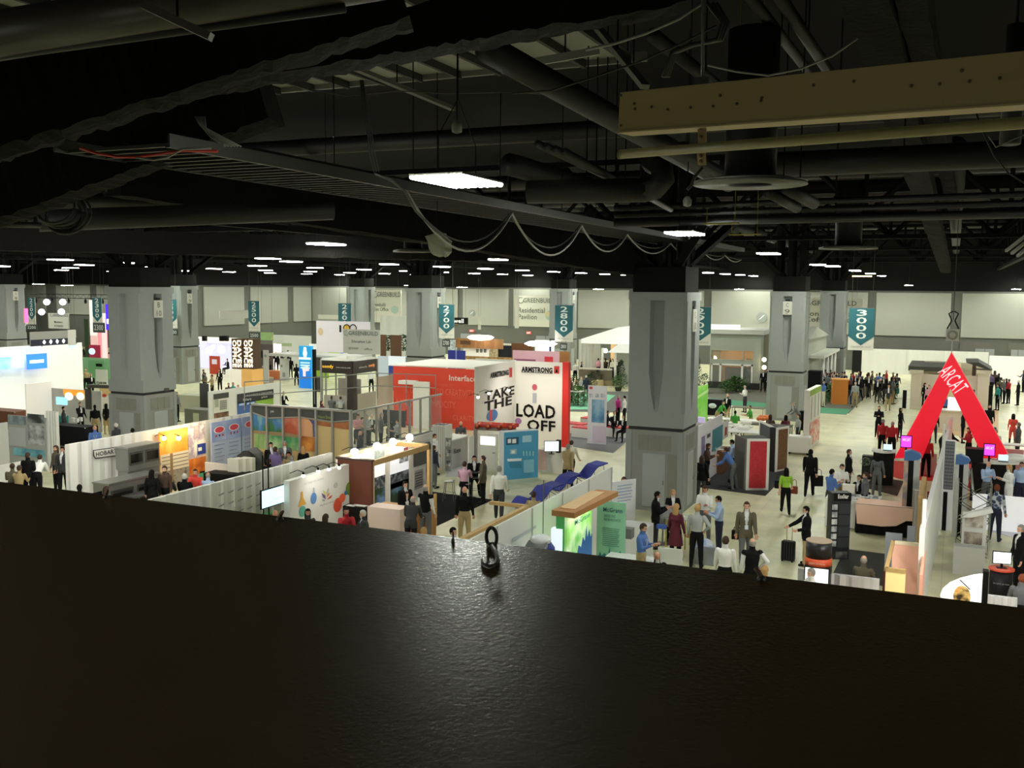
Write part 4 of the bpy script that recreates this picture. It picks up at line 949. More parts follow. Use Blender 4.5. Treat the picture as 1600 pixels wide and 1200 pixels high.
# flower / flask wall
fw = wallX('graphic_wall', 'white fabric wall printed with coloured flasks and a petal logo', 'wall panel', 452, 752, 554, 2.3, mat('e9e7e0', .7), th=.2)
fw.poly([(465, 792), (469.5, 778), (470, 768), (472.5, 768), (473, 777), (478, 787)], mat('eab14a'), 'yellow_flask'); fw.disc(489.5, 778.5, 4.6, mat('5f8dc4'), 'blue_flask', 1, 9); fw.poly([(488.5, 770), (488.8, 762), (491, 762), (491.5, 770)], mat('b9c4cc'), 'flask_neck')
fw.disc(472, 799, 5.3, mat('62b7a0'), 'teal_circle', 1, 8.5)
for pts, c in (([(502, 770.5), (507, 774), (508.5, 780), (504, 777)], '6d5b8c'), ([(504, 766), (509, 769), (508, 776), (506, 773)], 'dfe08a'), ([(512, 762), (513, 766), (510, 774), (509.5, 768)], 'b9c4b0'), ([(509, 778), (512, 771), (514.5, 769), (513, 774)], 'ee8a4c'), ([(509.5, 781), (514, 776), (518.5, 773), (516, 778)], 'd8503c'), ([(502, 780), (506, 780), (508, 783), (504, 783)], 'a9b2aa')):
    fw.poly(pts, mat(c), 'petal', 2)
fw.text('Hydracentia', 499, 788, 793, 520, mat('a99a94'), 'lettering', 2)
fw.text('WE TAKE YOU AHEAD', 474, 755, 758, 505, mat('b0b6bb'), 'lettering', 2)
fw.disc(545.5, 763, 6, mat('7f9a3e'), 'green_ellipse', 1, 10.5); fw.disc(539.5, 770, 2.6, mat('4a86b0'), 'blue_dot', 2, 3.5); fw.disc(527, 789, 6.5, mat('dd5638'), 'red_gourd', 1, 11); fw.disc(534, 778, 5, mat('e9633c'), 'red_gourd', 2, 7); fw.disc(548.5, 786, 3.6, mat('35659c'), 'blue_dot', 2, 4); fw.disc(524, 758, 3.2, mat('c9ccc4'), 'pale_flask', 1, 4.5)
for px, py in ((474, 744), (497, 737), (514, 733.5), (530, 731)): spot(onX(px, py, fw.p0.x+.5)-Vector((0, 0, 0)), .05, mat('fff2dd', .5, 5), 'small black clip lamp along the top of the flask wall')['group'] = 'clip lamps over the flask wall'
area_(onX(520, 742, fw.p0.x+.9), 26, .25, onX(525, 760, fw.p0.x))
# wood framed photo booth
ph = wallX('exhibit_wall', 'white booth back wall under lamps, carrying tall landscape photo panels', 'wall panel', 526, 716, 676, 2.44, mat('e4e2da', .7))
PX = ph.p0.x
fr = thing('wooden_booth', 'light wooden booth frame with dark red-brown end wall', 'booth', (0, 0, 0))
ep = onY(526, 716, ph.p0.y); ep2 = onY(582.5, 720, ph.p0.y); XF = ep2.x; yA = ph.p0.y+.02
MB().box(PX+.08, yA-.1, .0, XF, yA, 2.44).obj('end_wall', mat('6e3a26', .55, 0, 0, 0, .12, 2), fr)
MB().box(PX+.02, yA-.12, 2.44, XF+.02, yA+.04, 2.5).obj('end_cap', mat('4a3a30', .6), fr)
yB = onX(673, 680, XF).y
MB().box(XF-.1, yA, 2.28, XF, yB, 2.46).obj('front_beam', WOOD, fr); MB().box(PX, yA, 2.44, PX+.12, yB, 2.52).obj('back_beam', mat('c9b98f', .6), fr)
MB().box(PX, yB-.1, 2.3, XF, yB, 2.46).obj('side_beam', WOOD, fr); MB().box(XF-.1, yB-.1, 0, XF, yB, 2.3).obj('front_post', WOOD, fr); MB().box(XF-.08, yA, 0, XF, yA+.08, 2.3).obj('front_post', mat('d8bf94', .6), fr)
p = lambda px, py: ph.xz(px, py)
for (x0, x1, lb) in ((583, 601, 0), (609, 638, 1)):
    ph.rect(x0, 700, x1, 790, mat('eef0f6', .5, .35), 'panel_ground', 1)
    ph.rect(x0, 742 if lb else 747, x1, 755 if lb else 760, photo('1c1f26', '8d94a0', 6, '4a505c'), 'people_photos', 2)
    ph.rect(x0, 757 if lb else 766, x1, 783 if lb else 790, photo('1d2a22', '6f93c9', 1.2, '2d4a2c'), 'landscape_photo', 2)
ph.rect(584, 702, 600, 718, photo('7f9282', 'c9d6d4', 2), 'printed_photo', 2); ph.rect(630, 700, 637, 707, mat('b0525a'), 'printed_photo', 2)
ph.rect(623, 713, 637, 720, photo('35404c', 'dfe4ea', 5), 'printed_photo', 2)
ph.rect(641, 694, 671, 768, mat('d4d2cc', .6), 'text_panel', 1)
ph.rect(645, 697, 669.5, 722, mat('3b3c3a', .25), 'wall_screen', 3, th=.05); ph.rect(647, 700, 668, 719, mat('55564f', .2), 'screen_glass', 5)
for i in range(7): ph.rect(647, 736+4*i, 660, 737+4*i, mat('a5a3a0'), 'text_line', 2)
ph.poly([(665, 726), (666.4, 720), (667.6, 726), (668.3, 733), (666, 755), (664.8, 733)], mat('3a4144'), 'printed_figure', 2)
for px, py in ((554, 722), (589, 715), (614, 709), (640, 703)):
    q = onX(px, py-8, PX+.5); q.z = 2.62
    s_ = spot(q, .12, mat('fff4e4', .5, 30), 'small glaring lamp on the wooden booth frame'); s_['group'] = 'glaring lamps on the wooden booth'
    area_(q+Vector((.05, 0, .02)), 22, .15, q+Vector((-.4, 0, -1.2)))
lc = tag(MB().box(0, 0, 0, 1.9, .7, .95).obj('counter', mat('b98348', .5, 0, 0, 0, .12, 3), None, False, at(584, 790, .95).xy.to_3d()), 'orange wood counter inside the photo booth', 'counter')
c = wallY('counter', 'pinkish white counter with pale top, in front of the dark red end wall', 'counter', 574, 791, 625, 1.1, mat('e6cfc4', .6), th=.6)
bc = tag(MB().box(-.5, -.2, 0, .5, .25, 1.02).obj('cabinet', mat('1a1714', .5), None, False, at(556, 790, 1.02).xy.to_3d()), 'small black cabinet topped with papers beside the pinkish counter', 'cabinet'); papers(at(549, 790, 1.03), 1.028, .3, .2, 'white paper on the left of the small black cabinet'); papers(at(562, 790, 1.03), 1.028, .5, .22, 'wide white paper on the right of the small black cabinet')
sc_ = screen(at(500, 810, .8), .6, .4, 1.0, 'dark monitor seen from behind in front of the flask wall', mat('171a1a', .3), .6)
# --- behind: desk with cream boxes, coats
w = wallY('half_wall', 'pinkish white half wall in front of the blue posters', 'wall panel', 320, 722, 361, 1.15, mat('d9d0c6', .7))
table(at(370, 740, .95), 2.4, .7, .95, mat('e9e7dc'), 'cream desk with black underside beside the long drape wall', .1, BLACK, mat('171412', .8))
for k, px in enumerate((367, 378, 388)): tag(MB().box(-.26, -.1, 0, .26, .1, .5).obj('document_box', mat('dcd8c4', .7), None, False, at(px, 737-k, .96)), ('leftmost', 'middle', 'rightmost')[k]+' of three cream boxes on the cream desk', 'box')
tag(MB().rings([[(math.cos(a)*r*s1, math.sin(a)*r*.5, z) for a in [2*math.pi*i/12 for i in range(12)]] for r, z, s1 in ((.45, .4, 1), (.5, .8, 1), (.4, 1.1, 1.1), (.15, 1.3, 1))]).obj('draped_coat', mat('1b1c1d', .8), None, False, at(385, 720, .9).xy.to_3d()), 'black coats heaped over a chair behind the cream desk', 'coat')
tag(MB().rings([[(math.cos(a)*r*s1, math.sin(a)*r*.5, z) for a in [2*math.pi*i/12 for i in range(12)]] for r, z, s1 in ((.4, .3, 1), (.45, .8, 1), (.38, 1.15, 1.1), (.1, 1.35, 1))]).obj('draped_coat', mat('5a5d5c', .8), None, False, at(398, 716, .9).xy.to_3d()), 'grey coat heaped right of the black coats', 'coat')
# ================================================================ MURAL BOOTH
mu = wallY('mural_wall', 'glass and print wall with forest, desert and house pictures', 'wall panel', 395, 633, 549, 3.0, mat('c6ad78', .6))
mu.rect(395, 633, 549, 704, mat('caa96a'), 'sand_print', 1) if False else None
mu.poly([(395, 633), (549, 645), (549, 657), (521, 659), (468, 651), (419, 653), (396, 645)], mat('3f4440'), 'dark_header', 2)
mu.poly([(396, 646), (419, 653), (445, 653), (445, 676), (396, 672)], photo('2f6a3a', '7fae8f', 1.6, '3f78b0', 0, 'noise', (1, 1, .5)), 'forest_print', 1)
mu.poly([(445, 653), (470, 652), (470, 680), (445, 678)], photo('a84e32', '44619c', .8, 'c9806a'), 'canyon_print', 1)
mu.poly([(396, 672), (445, 676), (470, 680), (470, 684), (396, 677)], mat('8f7a58'), 'brown_band', 3)
mu.poly([(398, 677), (420, 679), (420, 702), (399, 700)], photo('4f8440', '9fb87a', 1.6, None, 0, 'noise', (1.5, 1, .2)), 'bamboo_print', 2)
mu.poly([(420, 679), (470, 684), (470, 704), (420, 702)], photo('3f8a55', 'd9d8b0', .9, '8fb87f'), 'meadow_print', 2)
mu.poly([(471, 653), (488, 655), (488, 682), (471, 681)], mat('cf9a70'), 'adobe_print', 1); mu.poly([(483, 655), (495, 658), (495, 683), (490, 683), (489, 663)], mat('4d4a7c'), 'dusk_print', 2)
mu.poly([(471, 681), (496, 684), (496, 706), (471, 704)], photo('8f4a22', 'd08a3c', 1.2, 'b0682c'), 'gate_print', 2)
mu.poly([(496, 658), (521, 661), (549, 659), (549, 672), (496, 664)], photo('6f3320', 'a8683c', 1), 'ridge_print', 2)
mu.text('JW Marriott', 423, 641, 645.5, 440, mat('e3e3dc'), 'lettering', 4) if False else mu.text('JW', 423, 641, 645.5, 429, mat('e3e3dc'), 'lettering', 4)
mu.text('House Doors', 498, 648.5, 653, 520, mat('9fb04a'), 'lettering', 4)
STL = mat('a2a39d', .4, 0, .4)
for px in (395, 419, 444, 470, 495.5, 521, 549):
    x0, _ = mu.xz(px, 660); MB().box(x0-.04, -.12, 0, x0+.04, 0, mu.H).obj('mullion', STL, mu.o)
MB().box(0, -.1, mu.H, mu.L, .1, mu.H+.07).obj('top_rail', STL, mu.o)
MB().tube([(0, -.05, mu.H*.9)]+[(mu.xz(px, py)[0], -.05, mu.xz(px, py)[1]) for px, py in ((419, 653), (470, 651.5), (521, 659), (549, 657))], .03, 6).obj('wave_rail', STL, mu.o)
MX, MY = mu.p0.x+mu.L, mu.p0.y
gl = thing('glazed_partition', 'glazed partition with low pictures running back from the mural corner', 'partition', (MX, MY, 0), math.pi/2)
pxs = [549, 570, 588, 607, 625, 640, 657, 672, 690]
ys = [onX(px, 660-(px-549)*.15, MX).y-MY for px in pxs]
cols = ['33362f', 'b08455', 'b08455', '3a3f3a', 'c56a50', '6f9fc0', '39403a', '6f6a50']
for i in range(len(pxs)-1):
    MB().box(ys[i]-.04, -.04, 0, ys[i]+.04, .04, 3.0).obj('mullion', STL, gl)
    m_ = photo(cols[i], 'd8a070' if i in (1, 2) else ('79b0d8' if i in (4, 5) else '4a4c45'), 1.5, cols[i])
    MB().box(ys[i]+.04, -.02, .05, ys[i+1]-.04, .02, 1.35).obj('low_picture', m_, gl)
    MB().box(ys[i]+.04, -.006, 1.42, ys[i+1]-.04, .006, 2.95).obj('glass_pane', glass('c9d2d0', .10), gl)
for z in (.02, 1.36, 2.95): MB().box(0, -.05, z, ys[-1], .05, z+.07).obj('rail', STL, gl)
hungY('partition', 'dark navy inner wall inside the glazed booth', 'wall panel', 598, 640, 633, 668, MY+8.6, mat('14202a', .5))
# steel guard rail over the mural booth
def rail(pts, z0, z1, label, name='guard_rail', r=.022, m=STL, nmid=1):
    P = [Vector((q[0], q[1], 0)) for q in pts]; o = thing(name, label, 'railing', (P[0].x, P[0].y, z0))
    for i in range(len(P)-1):
        a, b = P[i]-P[0], P[i+1]-P[0]
        for k in range(nmid+1):
            z = (z1-z0)*(1-k/(nmid+1)); MB().tube([a+Vector((0, 0, z)), b+Vector((0, 0, z))], r, 6).obj('rail', m, o)
        n = max(1, round((b-a).length/1.6))
        for j in range(n+1):
            q = a.lerp(b, j/n); MB().tube([q, q+Vector((0, 0, z1-z0))], r, 6).obj('post', m, o)
    return o
ra, rb, rc = at(452, 625, 3.75), at(566, 608, 3.75), at(700, 618, 3.75)
rail([(MX-5.6, MY+.4), (MX-3.0, MY+6.8), (MX-.1, MY+7.2)], 2.7, 3.9, 'thin steel guard rail running over the top of the mural booth')

# --- poster wall behind (blue and green boards)
pw = wallX('exhibit_wall', 'white poster wall with blue and green boards left of centre', 'wall panel', 326, 612, 439.5, 2.6, mat('d5d5cd', .7))
pw.rect(333, 616, 357, 655, mat('cfcdbf'), 'poster', 1); pw.rect(333, 616, 357, 621, mat('3b3c38'), 'poster_header', 2)
pw.rect(335, 624, 341, 636, mat('9aa08c'), 'poster_picture', 2); pw.rect(334, 646, 357, 655, photo('3d2c22', '8a6442', 3), 'drum_picture', 2)
for i in range(5): pw.rect(343, 626+3*i, 354, 627+3*i, mat('8a8a80'), 'text_line', 2)
pw.rect(370, 616, 427, 622, mat('26282a'), 'dark_header', 1); pw.rect(370, 621, 399, 652, mat('3a5c96'), 'blue_board', 1); pw.rect(399, 616, 427, 645, mat('7fa336'), 'green_board', 1); pw.rect(370, 616, 427, 621, mat('26282a'), 'header_strip', 2)
pw.text('THE START TO A GREEN RATING', 385, 617, 620, 425, mat('cfd0cc'), 'lettering', 3); pw.text('Solaris', 379, 623, 627, 392, mat('dfe6ee'), 'lettering', 3); pw.text('plus', 408, 619, 623, 417, mat('dfe6c8'), 'lettering', 3)
for k in range(3): pw.rect(373+8*k, 631-k, 385+6*k, 632.2-k, mat('a9bcd8'), 'text_line', 3)
bp_ = Board('display_board', 'leaning black end panel at the left end of poster wall', 'panel', at(313, 660, 0), at(326, 662, 0), 0, 2.3, mat('0d0e10', .4)); 
plant(at(368, 655, 0), .5, .9, 'brownish dry plant on stand before the poster wall', 'bush', mat('7a6a48', .8, 0, 0, 0, .4, 6))
# grey low kiosk boxes by second column row
for px, py, w_, h_, lb in ((296, 618, 2.2, 1.1, 'pale lit counter right of the B 10 column'), (306, 640, 1.6, 1.2, 'grey cabinet with cream label right of B 10 column')):
    q = at(px, py, h_); o = tag(MB().box(-w_/2, 0, 0, w_/2, .9, h_).obj('counter', mat('a6a68e' if h_ < 1.15 else '77766c', .6), None, False, (q.x, q.y, 0)), lb, 'counter')
    if h_ > 1.15: MB().box(-.2, -.01, .5, .2, 0, 1.0).obj('label_plate', mat('c9cbaa'), o)
# ================================================================ DAVES OFFICE AREA
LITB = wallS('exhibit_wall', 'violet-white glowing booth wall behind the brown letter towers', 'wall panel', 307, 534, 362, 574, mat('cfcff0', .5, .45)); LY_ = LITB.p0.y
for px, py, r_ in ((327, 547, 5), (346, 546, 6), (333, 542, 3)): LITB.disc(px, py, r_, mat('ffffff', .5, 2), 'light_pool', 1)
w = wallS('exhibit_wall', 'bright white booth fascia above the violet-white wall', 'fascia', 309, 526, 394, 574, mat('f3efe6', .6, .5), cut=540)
for px in (318, 345, 352): tag(MB().box(-.2, 0, 0, .2, .3, .5).obj('stage_light', BLACK, None, False, onY(px, 533, LY_-.4)), 'black spotlight box hanging on the bright fascia', 'lamp', 'black spotlights on the bright fascia')
def letter_tower(px0, px1, pt, pb, label, h=3.4):
    q = at((px0+px1)/2, 613, 0); Y = 56.0
    a, b = onY(px0, pt, Y), onY(px1, pt, Y); zb = onY(px0, pb, Y).z
    o = Board('letter_tower', label, 'tower', (a.x, Y), (b.x, Y), zb, a.z, mat('4c3420', .6), th=.8)
    for k, t in enumerate(('OFFICE', 'DAVES')):
        o_ = bpy.data.objects.new('lettering', text_mesh(t, mat('ffeccb', .5, 1.6), .02)); COL.objects.link(o_); o_.parent = o.o
        # letters run down the tower: rotate the line a quarter turn
        o_.rotation_euler = (0, math.pi/2, 0); o_.scale = (o.H*.9, 1, o.L*.38); o_.location = (o.L*(.1+.44*k), -.03, o.H*.95)
    MB().box(-.01, -.2, -o.z0, o.L+.01, 1.0, -.02).obj('base', mat('efe8d8', .6, .2) if px0 < 370 else mat('d8a65c', .6, .2), o.o)
    return o
letter_tower(361.5, 378.5, 529, 576, 'left brown tower with glowing letters DAVES OFFICE running down'); letter_tower(379.5, 396, 529, 576, 'right brown tower with glowing letters DAVES OFFICE running down')
w = wallS('kiosk_panel', 'red-orange kiosk panel with small white notice before the violet booth', 'panel', 327, 556, 343, 584, mat('c4452b', .5)); w.frect(.25, .82, .75, .55, mat('d7d0e0', .5, .2), 'notice')
w = wallS('half_wall', 'taupe half wall of the seating booth below the letter towers', 'wall panel', 385, 588, 421, 606, mat('998c7a', .7), th=.5); 
w = wallS('counter', 'long orange-brown counter with white top right of letter towers', 'counter', 414, 579, 437, 593, mat('b5653a', .6), th=.8); w = wallS('counter', 'short orange-brown counter behind the right letter tower', 'counter', 399, 577, 409, 588, mat('b5653a', .6), th=.8)
w = wallS('banner_stand', 'pale grey banner stand right of the orange counter', 'banner', 437, 560, 451, 595, mat('c2c4c4', .6)); w.frect(.3, .38, .6, .18, mat('8a8c8c'), 'small_print'); w.frect(.15, .72, .3, .62, mat('6a6c6c'), 'small_print')
w = wallY('banner_stand', 'pale hanging card with round symbol near the letter towers', 'banner', 411, 547, 419, 3.6, mat('b9b9b4', .6), z0=1.4); w.disc(415, 556, 2.4, mat('8a8c8a'), 'round_symbol', 2)
w = wallS('screen_wall', 'dark booth wall with screens right of letter towers', 'wall panel', 400, 537, 426, 580, mat('4a4240', .6)); w.frect(.05, .75, .4, .5, mat('1a1618'), 'wall_screen', 1); w.frect(.0, .35, .25, .15, mat('6f86c8', .5, .5), 'blue_print', 1)
w = wallS('lit_panel', 'glowing pink-white rounded panel behind the standing suits', 'panel', 427, 537, 439, 575, mat('ffe9e2', .5, .9))
w = hungY('hanging_sign', 'green and brown picture sign right of the 2500 number sign', 'sign', 407, 519, 427, 532, 78, photo('8aa86a', 'b7a37a', .6, '7fa05c')); wires(w)
w = wallS('exhibit_wall', 'long pale frosted booth wall behind the blue banner', 'wall panel', 426, 523, 486, 572, mat('c2c8bf', .6)); w.frect(.1, .75, .5, .66, mat('93a67a'), 'faint_lettering')
w = wallX('exhibit_wall', 'white pipe and drape wall far behind the letter towers', 'wall panel', 344, 521, 395, 5.4, mat('b9b8b0', .7), X=-66, z0=4.6)
bb = wallY('banner_stand', 'tall bright blue banner with white figure at top, centre left', 'banner', 467, 541, 486, 3.3, mat('1e9ad8', .5, .25), Y=at(467, 606).y, th=.3)
bb.frect(0, .5, 1, 0, mat('1478dc', .5, .3), 'deep_blue_half', 1); bb.poly([(.42, .97), (.6, .97), (.68, .82), (.62, .74), (.4, .74), (.34, .82)], mat('f2f8fa', .5, .4), 'white_figure', 2, True)
bb.frect(.02, .73, .98, .68, mat('eef8fa', .5, .4), 'lettering_band', 2)
for k in range(3): bb.frect(.12, .62-.06*k, .9, .585-.06*k, mat('bfe6f2', .5, .3), 'lettering_band', 2)
bb.poly([(.2, .5), (.75, .53), (.85, .42), (.55, .4), (.55, .28), (.32, .28), (.32, .4)], mat('f2d8dc', .5, .3), 'pale_picture', 2, True)
# --- 100 booth, green roof shapes
hb = hungY('exhibit_wall', 'white booth wall with big numerals 100 and yellow centre', 'wall panel', 494, 501, 578, 553, 58.5, mat('dcd6dc', .6, .12))
hb.text('1', 530.5, 508, 519, 533.5, BLACK, 'numeral', 2, .03)
for px in (542, 552): 
    hb.disc(px, 513, 5.8, BLACK, 'numeral', 2, 6.5); hb.disc(px, 513, 4.2, mat('e9b73a') if px == 542 else mat('dcd6dc'), 'numeral_centre', 3, 4.8)
hb.disc(501, 518, 4, mat('e2c9a6'), 'faint_print', 1, 6)
o = wallS('exhibit_wall', 'lime green angled booth panel under the 100 booth', 'wall panel', 506, 531.5, 531, 580, mat('a4c832', .5, .15)); bpy.data.objects.remove(o.o) if False else None
w = wallS('booth_canopy', 'slanted lime green wall panel left of the Education Lab sign', 'panel', 491, 549, 513, 590, mat('9cc43a', .5, .1)); w.frect(0, 1, 1, .93, WHITE, 'white_edge', 2)
w = wallS('exhibit_wall', 'narrow blue strip panel beside the lime green panel', 'panel', 531, 534, 536, 575, mat('3a5fd0', .5, .2))
w = wallS('exhibit_wall', 'white booth wall with curved lime line near the blue banner', 'wall panel', 483, 537, 499, 580, mat('e4e6e4', .6, .15))
# --- corner booth with dark fascia
SMX, SMY = at(551, 565, 3.5).x, at(551, 565, 3.5).y
sx0 = onY(502, 562, SMY).x; sy1 = onX(589, 562, SMX).y
sm = thing('corner_booth', 'open corner booth with dark brown pillar and sign fascia', 'booth', (SMX, SMY, 0))
DB = mat('2c2320', .5)
MB().box(-.42, 0, 0, .02, .42, 3.5).obj('corner_pillar', DB, sm, False, None, 0, .01)
f1 = MB().box(sx0-SMX, -.04, 2.75, 0, .06, 3.5).obj('front_fascia', DB, sm); f2 = MB().box(-.06, 0, 2.75, .04, sy1-SMY, 3.5).obj('side_fascia', DB, sm)
letters(f1, 'somfy', mat('e9b13c', .5, .5), sx0-SMX+.1, -.05, 3.0, .8, .25, 'lettering', .02); letters(f1, 'home motion by somfy', mat('e8e4da'), sx0-SMX+1.1, -.05, 3.05, 1.0, .12)
q = letters(f2, 'somfy', mat('e08a4c', .5, .5), .05, (sy1-SMY)*.62, 3.0, .7, .25, 'lettering', .02); q.rotation_euler = (0, 0, math.pi/2)
q = letters(f2, 'solutions for', mat('e8e4da'), .05, .6, 3.05, .9, .12); q.rotation_euler = (0, 0, math.pi/2)
for x, y in ((sx0-SMX, 0), (0, sy1-SMY), (sx0-SMX, sy1-SMY)): MB().box(x-.06, y-.06, 0, x+.06, y+.06, 3.5).obj('post', STL, sm)
MB().box(sx0-SMX, sy1-SMY-.05, 3.2, 0, sy1-SMY+.05, 3.6).obj('back_beam', WHITE, sm); MB().box(sx0-SMX-.05, 0, 3.3, sx0-SMX+.05, sy1-SMY, 3.6).obj('side_beam', WHITE, sm)
for k in (.35, .7): MB().box((sx0-SMX)*k-.05, 0, 3.4, (sx0-SMX)*k+.05, sy1-SMY, 3.5).obj('roof_beam', WHITE, sm)
MB().box(sx0-SMX+.1, 1.6, 0, -.5, 1.68, 2.3).obj('grey_inner_wall', mat('a09a90', .7), sm); MB().box(sx0-SMX+.1, .1, 0, -.5, .14, 1.4).obj('front_low_wall', mat('a8a298', .7), sm); MB().box(-.04, .5, 0, 0, sy1-SMY-.1, 1.5).obj('side_low_wall', mat('b0a89e', .7), sm)
for k in range(3): MB().box((sx0-SMX)*.33*k-.5, -.02, 1.4, (sx0-SMX)*.33*k-.46, .1, 2.75).obj('mullion', STL, sm)
tag(MB().box(-.09, -.09, 0, .09, .09, 3.9).obj('banner_post', BLACK, None, False, at(492, 640, 0).xy.to_3d()), 'tall slim black post left of the corner booth', 'post')
w = wallS('exhibit_wall', 'dark graphic strip panel behind the slim black post', 'wall panel', 492, 558, 502, 612, mat('3a3632', .6)); w.frect(0, .62, 1, .45, mat('8fb83a'), 'lime_print')
w = wallS('exhibit_wall', 'pale blue lit booth wall right of the corner booth', 'wall panel', 590, 556, 607, 605, mat('c6d2dc', .6, .1))
w = wallS('exhibit_wall', 'royal blue and white booth wall left of the red Interface wall', 'wall panel', 607, 556, 634, 610, mat('2f4fa8', .6)); w.frect(0, 1, 1, .72, mat('dfe6ee', .5, .3), 'white_top')
w = wallS('exhibit_wall', 'navy blue booth panel hugging the 2700 column', 'wall panel', 635, 562, 645, 612, mat('141f42', .6))
w = wallY('exhibit_wall', 'white pipe and drape back wall left of the 2700 column', 'wall panel', 594, 519, 646, 5.0, mat('c4c6bf', .8), Y=86, folds=1.1)
for px, pt, px1, lb in ((594, 534, 603, 'left brown wood panel behind the pale booth wall'), (610, 532, 627, 'brown wood panel with plants, left of 2700 column')): wallY('wood_panel', lb, 'panel', px, pt, px1, 4.0, mat('5a3c22', .7), Y=70)
for k, px in enumerate((607, 630)): plant(at(px, 545, 2.6), .8, 1.3, ('left' if not k else 'right')+' dark plant on the platform near brown wood panels', 'bush', LEAFD, False, 2.4)
plf = tag(MB().box(-7.5, 0, 2.2, .6, 3, 2.4).obj('upper_platform', mat('b9b9b2', .6), None, False, (at(634, 547, 2.4).x, 66, 0)), 'pale upper platform edge left of the 2700 column', 'platform')
bsh = wallX('exhibit_wall', 'white and grey side panel between corner booth and red wall', 'wall panel', 589, 589, 614, 2.8, mat('d5d2c4', .7))
# ================================================================ INTERFACE AND ARMSTRONG
ifw = wallY('exhibit_wall', 'long tomato-red wall with white and faded words, reading Interface', 'wall panel', 614.5, 576, 747, 3.4, mat('e2452f', .6), Y=49.3)
IL = ifw
ifw.text('Interface', 702, 585.5, 594.5, 745, mat('f1d8d0', .5), 'lettering', 2, .02)
FADE = mat('ec7b66', .6)
ifw.text('A GATEWAY TO CREATIVITY', 633, 604, 613.5, 741, FADE, 'lettering', 2, -.005); ifw.text('A NEW RESPONSIBILITY', 651, 597, 602, 710, mat('e76450'), 'lettering', 2)
ifw.text('A VISION OF SIMPLICITY', 618, 622, 632, 712, FADE, 'lettering', 2); ifw.text('CLARITY', 706, 617, 623, 730, mat('e76450'), 'lettering', 2); ifw.text('CLARITY', 708, 648, 656, 742, FADE, 'lettering', 2)
ifw.text('TO WORK THE SENSES', 620, 591, 594, 668, mat('e55a45'), 'lettering', 2)
g = ifw.xz; x0 = g(655, 640)[0]; x1 = g(680, 640)[0]
dw = MB().box(x0, -.7, 0, x1, -.62, 3.4*.78).obj('white_doorway', mat('e6e4dc', .6), ifw.o); MB().box(g(632, 614)[0], -.7, 2.45, x0, -.1, 2.65).obj('lintel_box', WHITE, ifw.o)
rf = tag(MB().box(-.3, .1, 0, ifw.L+.2, 5.5, .05).obj('booth_roof', mat('e9e6da', .7), None, False, (ifw.p0.x, 49.3, 3.42)), 'white fabric roof lying behind the top of the red wall', 'roof')
bm = MB()
A1 = onY(805, 565, 45.0); AX = A1.x
al = wallX('exhibit_wall', 'tall white wall with ARMSTRONG sign, left side of the concave booth', 'wall panel', 743, 575, 804, 4.34, mat('dcdad2', .6), X=AX)
ar = wallY('exhibit_wall', 'tall white wall reading THE LOAD OFF with red edge, right side', 'wall panel', 804, 565, 879, 4.34, mat('e9e6dc', .6), Y=45.0)
al.text('ARMSTRONG', 765.5, 582.5, 591.5, 794, BLACK, 'lettering', 2, .045); al.rect(795.5, 575, 799.5, 589, mat('c33a34'), 'logo_badge', 2)
ar.text('ARMSTRONG', 815, 572.5, 581, 863.5, BLACK, 'lettering', 2, .045); ar.rect(866, 572, 874, 584, mat('c8352f'), 'logo_badge', 2); ar.poly([(867.5, 582), (870, 575.5), (872.5, 582)], BLACK, 'logo_mark', 3)
ar.rect(815, 582.2, 864, 582.9, GREY, 'underline', 2)
al.text('TAKE', 757, 612, 627, 803, mat('17100e'), 'big_lettering', 2, .028)
al.text('THE', 756, 628, 643, 799, mat('17100e'), 'big_lettering', 2, .028)
ar.text('LOAD', 807, 630, 651, 868, mat('17100e'), 'big_lettering', 2, .028); ar.text('OFF', 824, 655, 672, 868, mat('17100e'), 'big_lettering', 2, .028)
ar.disc(835.5, 605, 4, mat('c65a66'), 'balloon_print', 1, 5); ar.rect(832.5, 614, 838.5, 630, mat('aeb3ba'), 'tassel_print', 1)
al.disc(768.5, 649, 8.5, mat('4d78b0'), 'balloon_print', 3, 9); al.rect(764, 641, 768, 657, mat('c84a50'), 'balloon_stripe', 4); ar.disc(810, 658, 5, mat('9c6aa0'), 'balloon_print', 1, 5)
re_ = wallY('exhibit_wall', 'bright red end post closing the right side of the ARMSTRONG wall', 'wall panel', 879, 565, 888.5, 4.36, mat('d8261c', .5), Y=44.97, th=.3)
for px, py in ((747, 621), (764, 615), (795, 610)): spot(onX(px, py, AX+.9), .06, mat('fff0dc', .5, 9), 'glaring bare spotlight before the white left wall', 'spotlight')['group'] = 'glaring spotlights before the armstrong wall'
area_((AX+1.6, 43.0, 3.4), 60, .3, (AX+.2, 44, 2.4), (1, .93, .85))
area_((AX+3.0, 43.4, 3.6), 45, .3, (AX+2, 45, 1.6), (1, .88, .82))
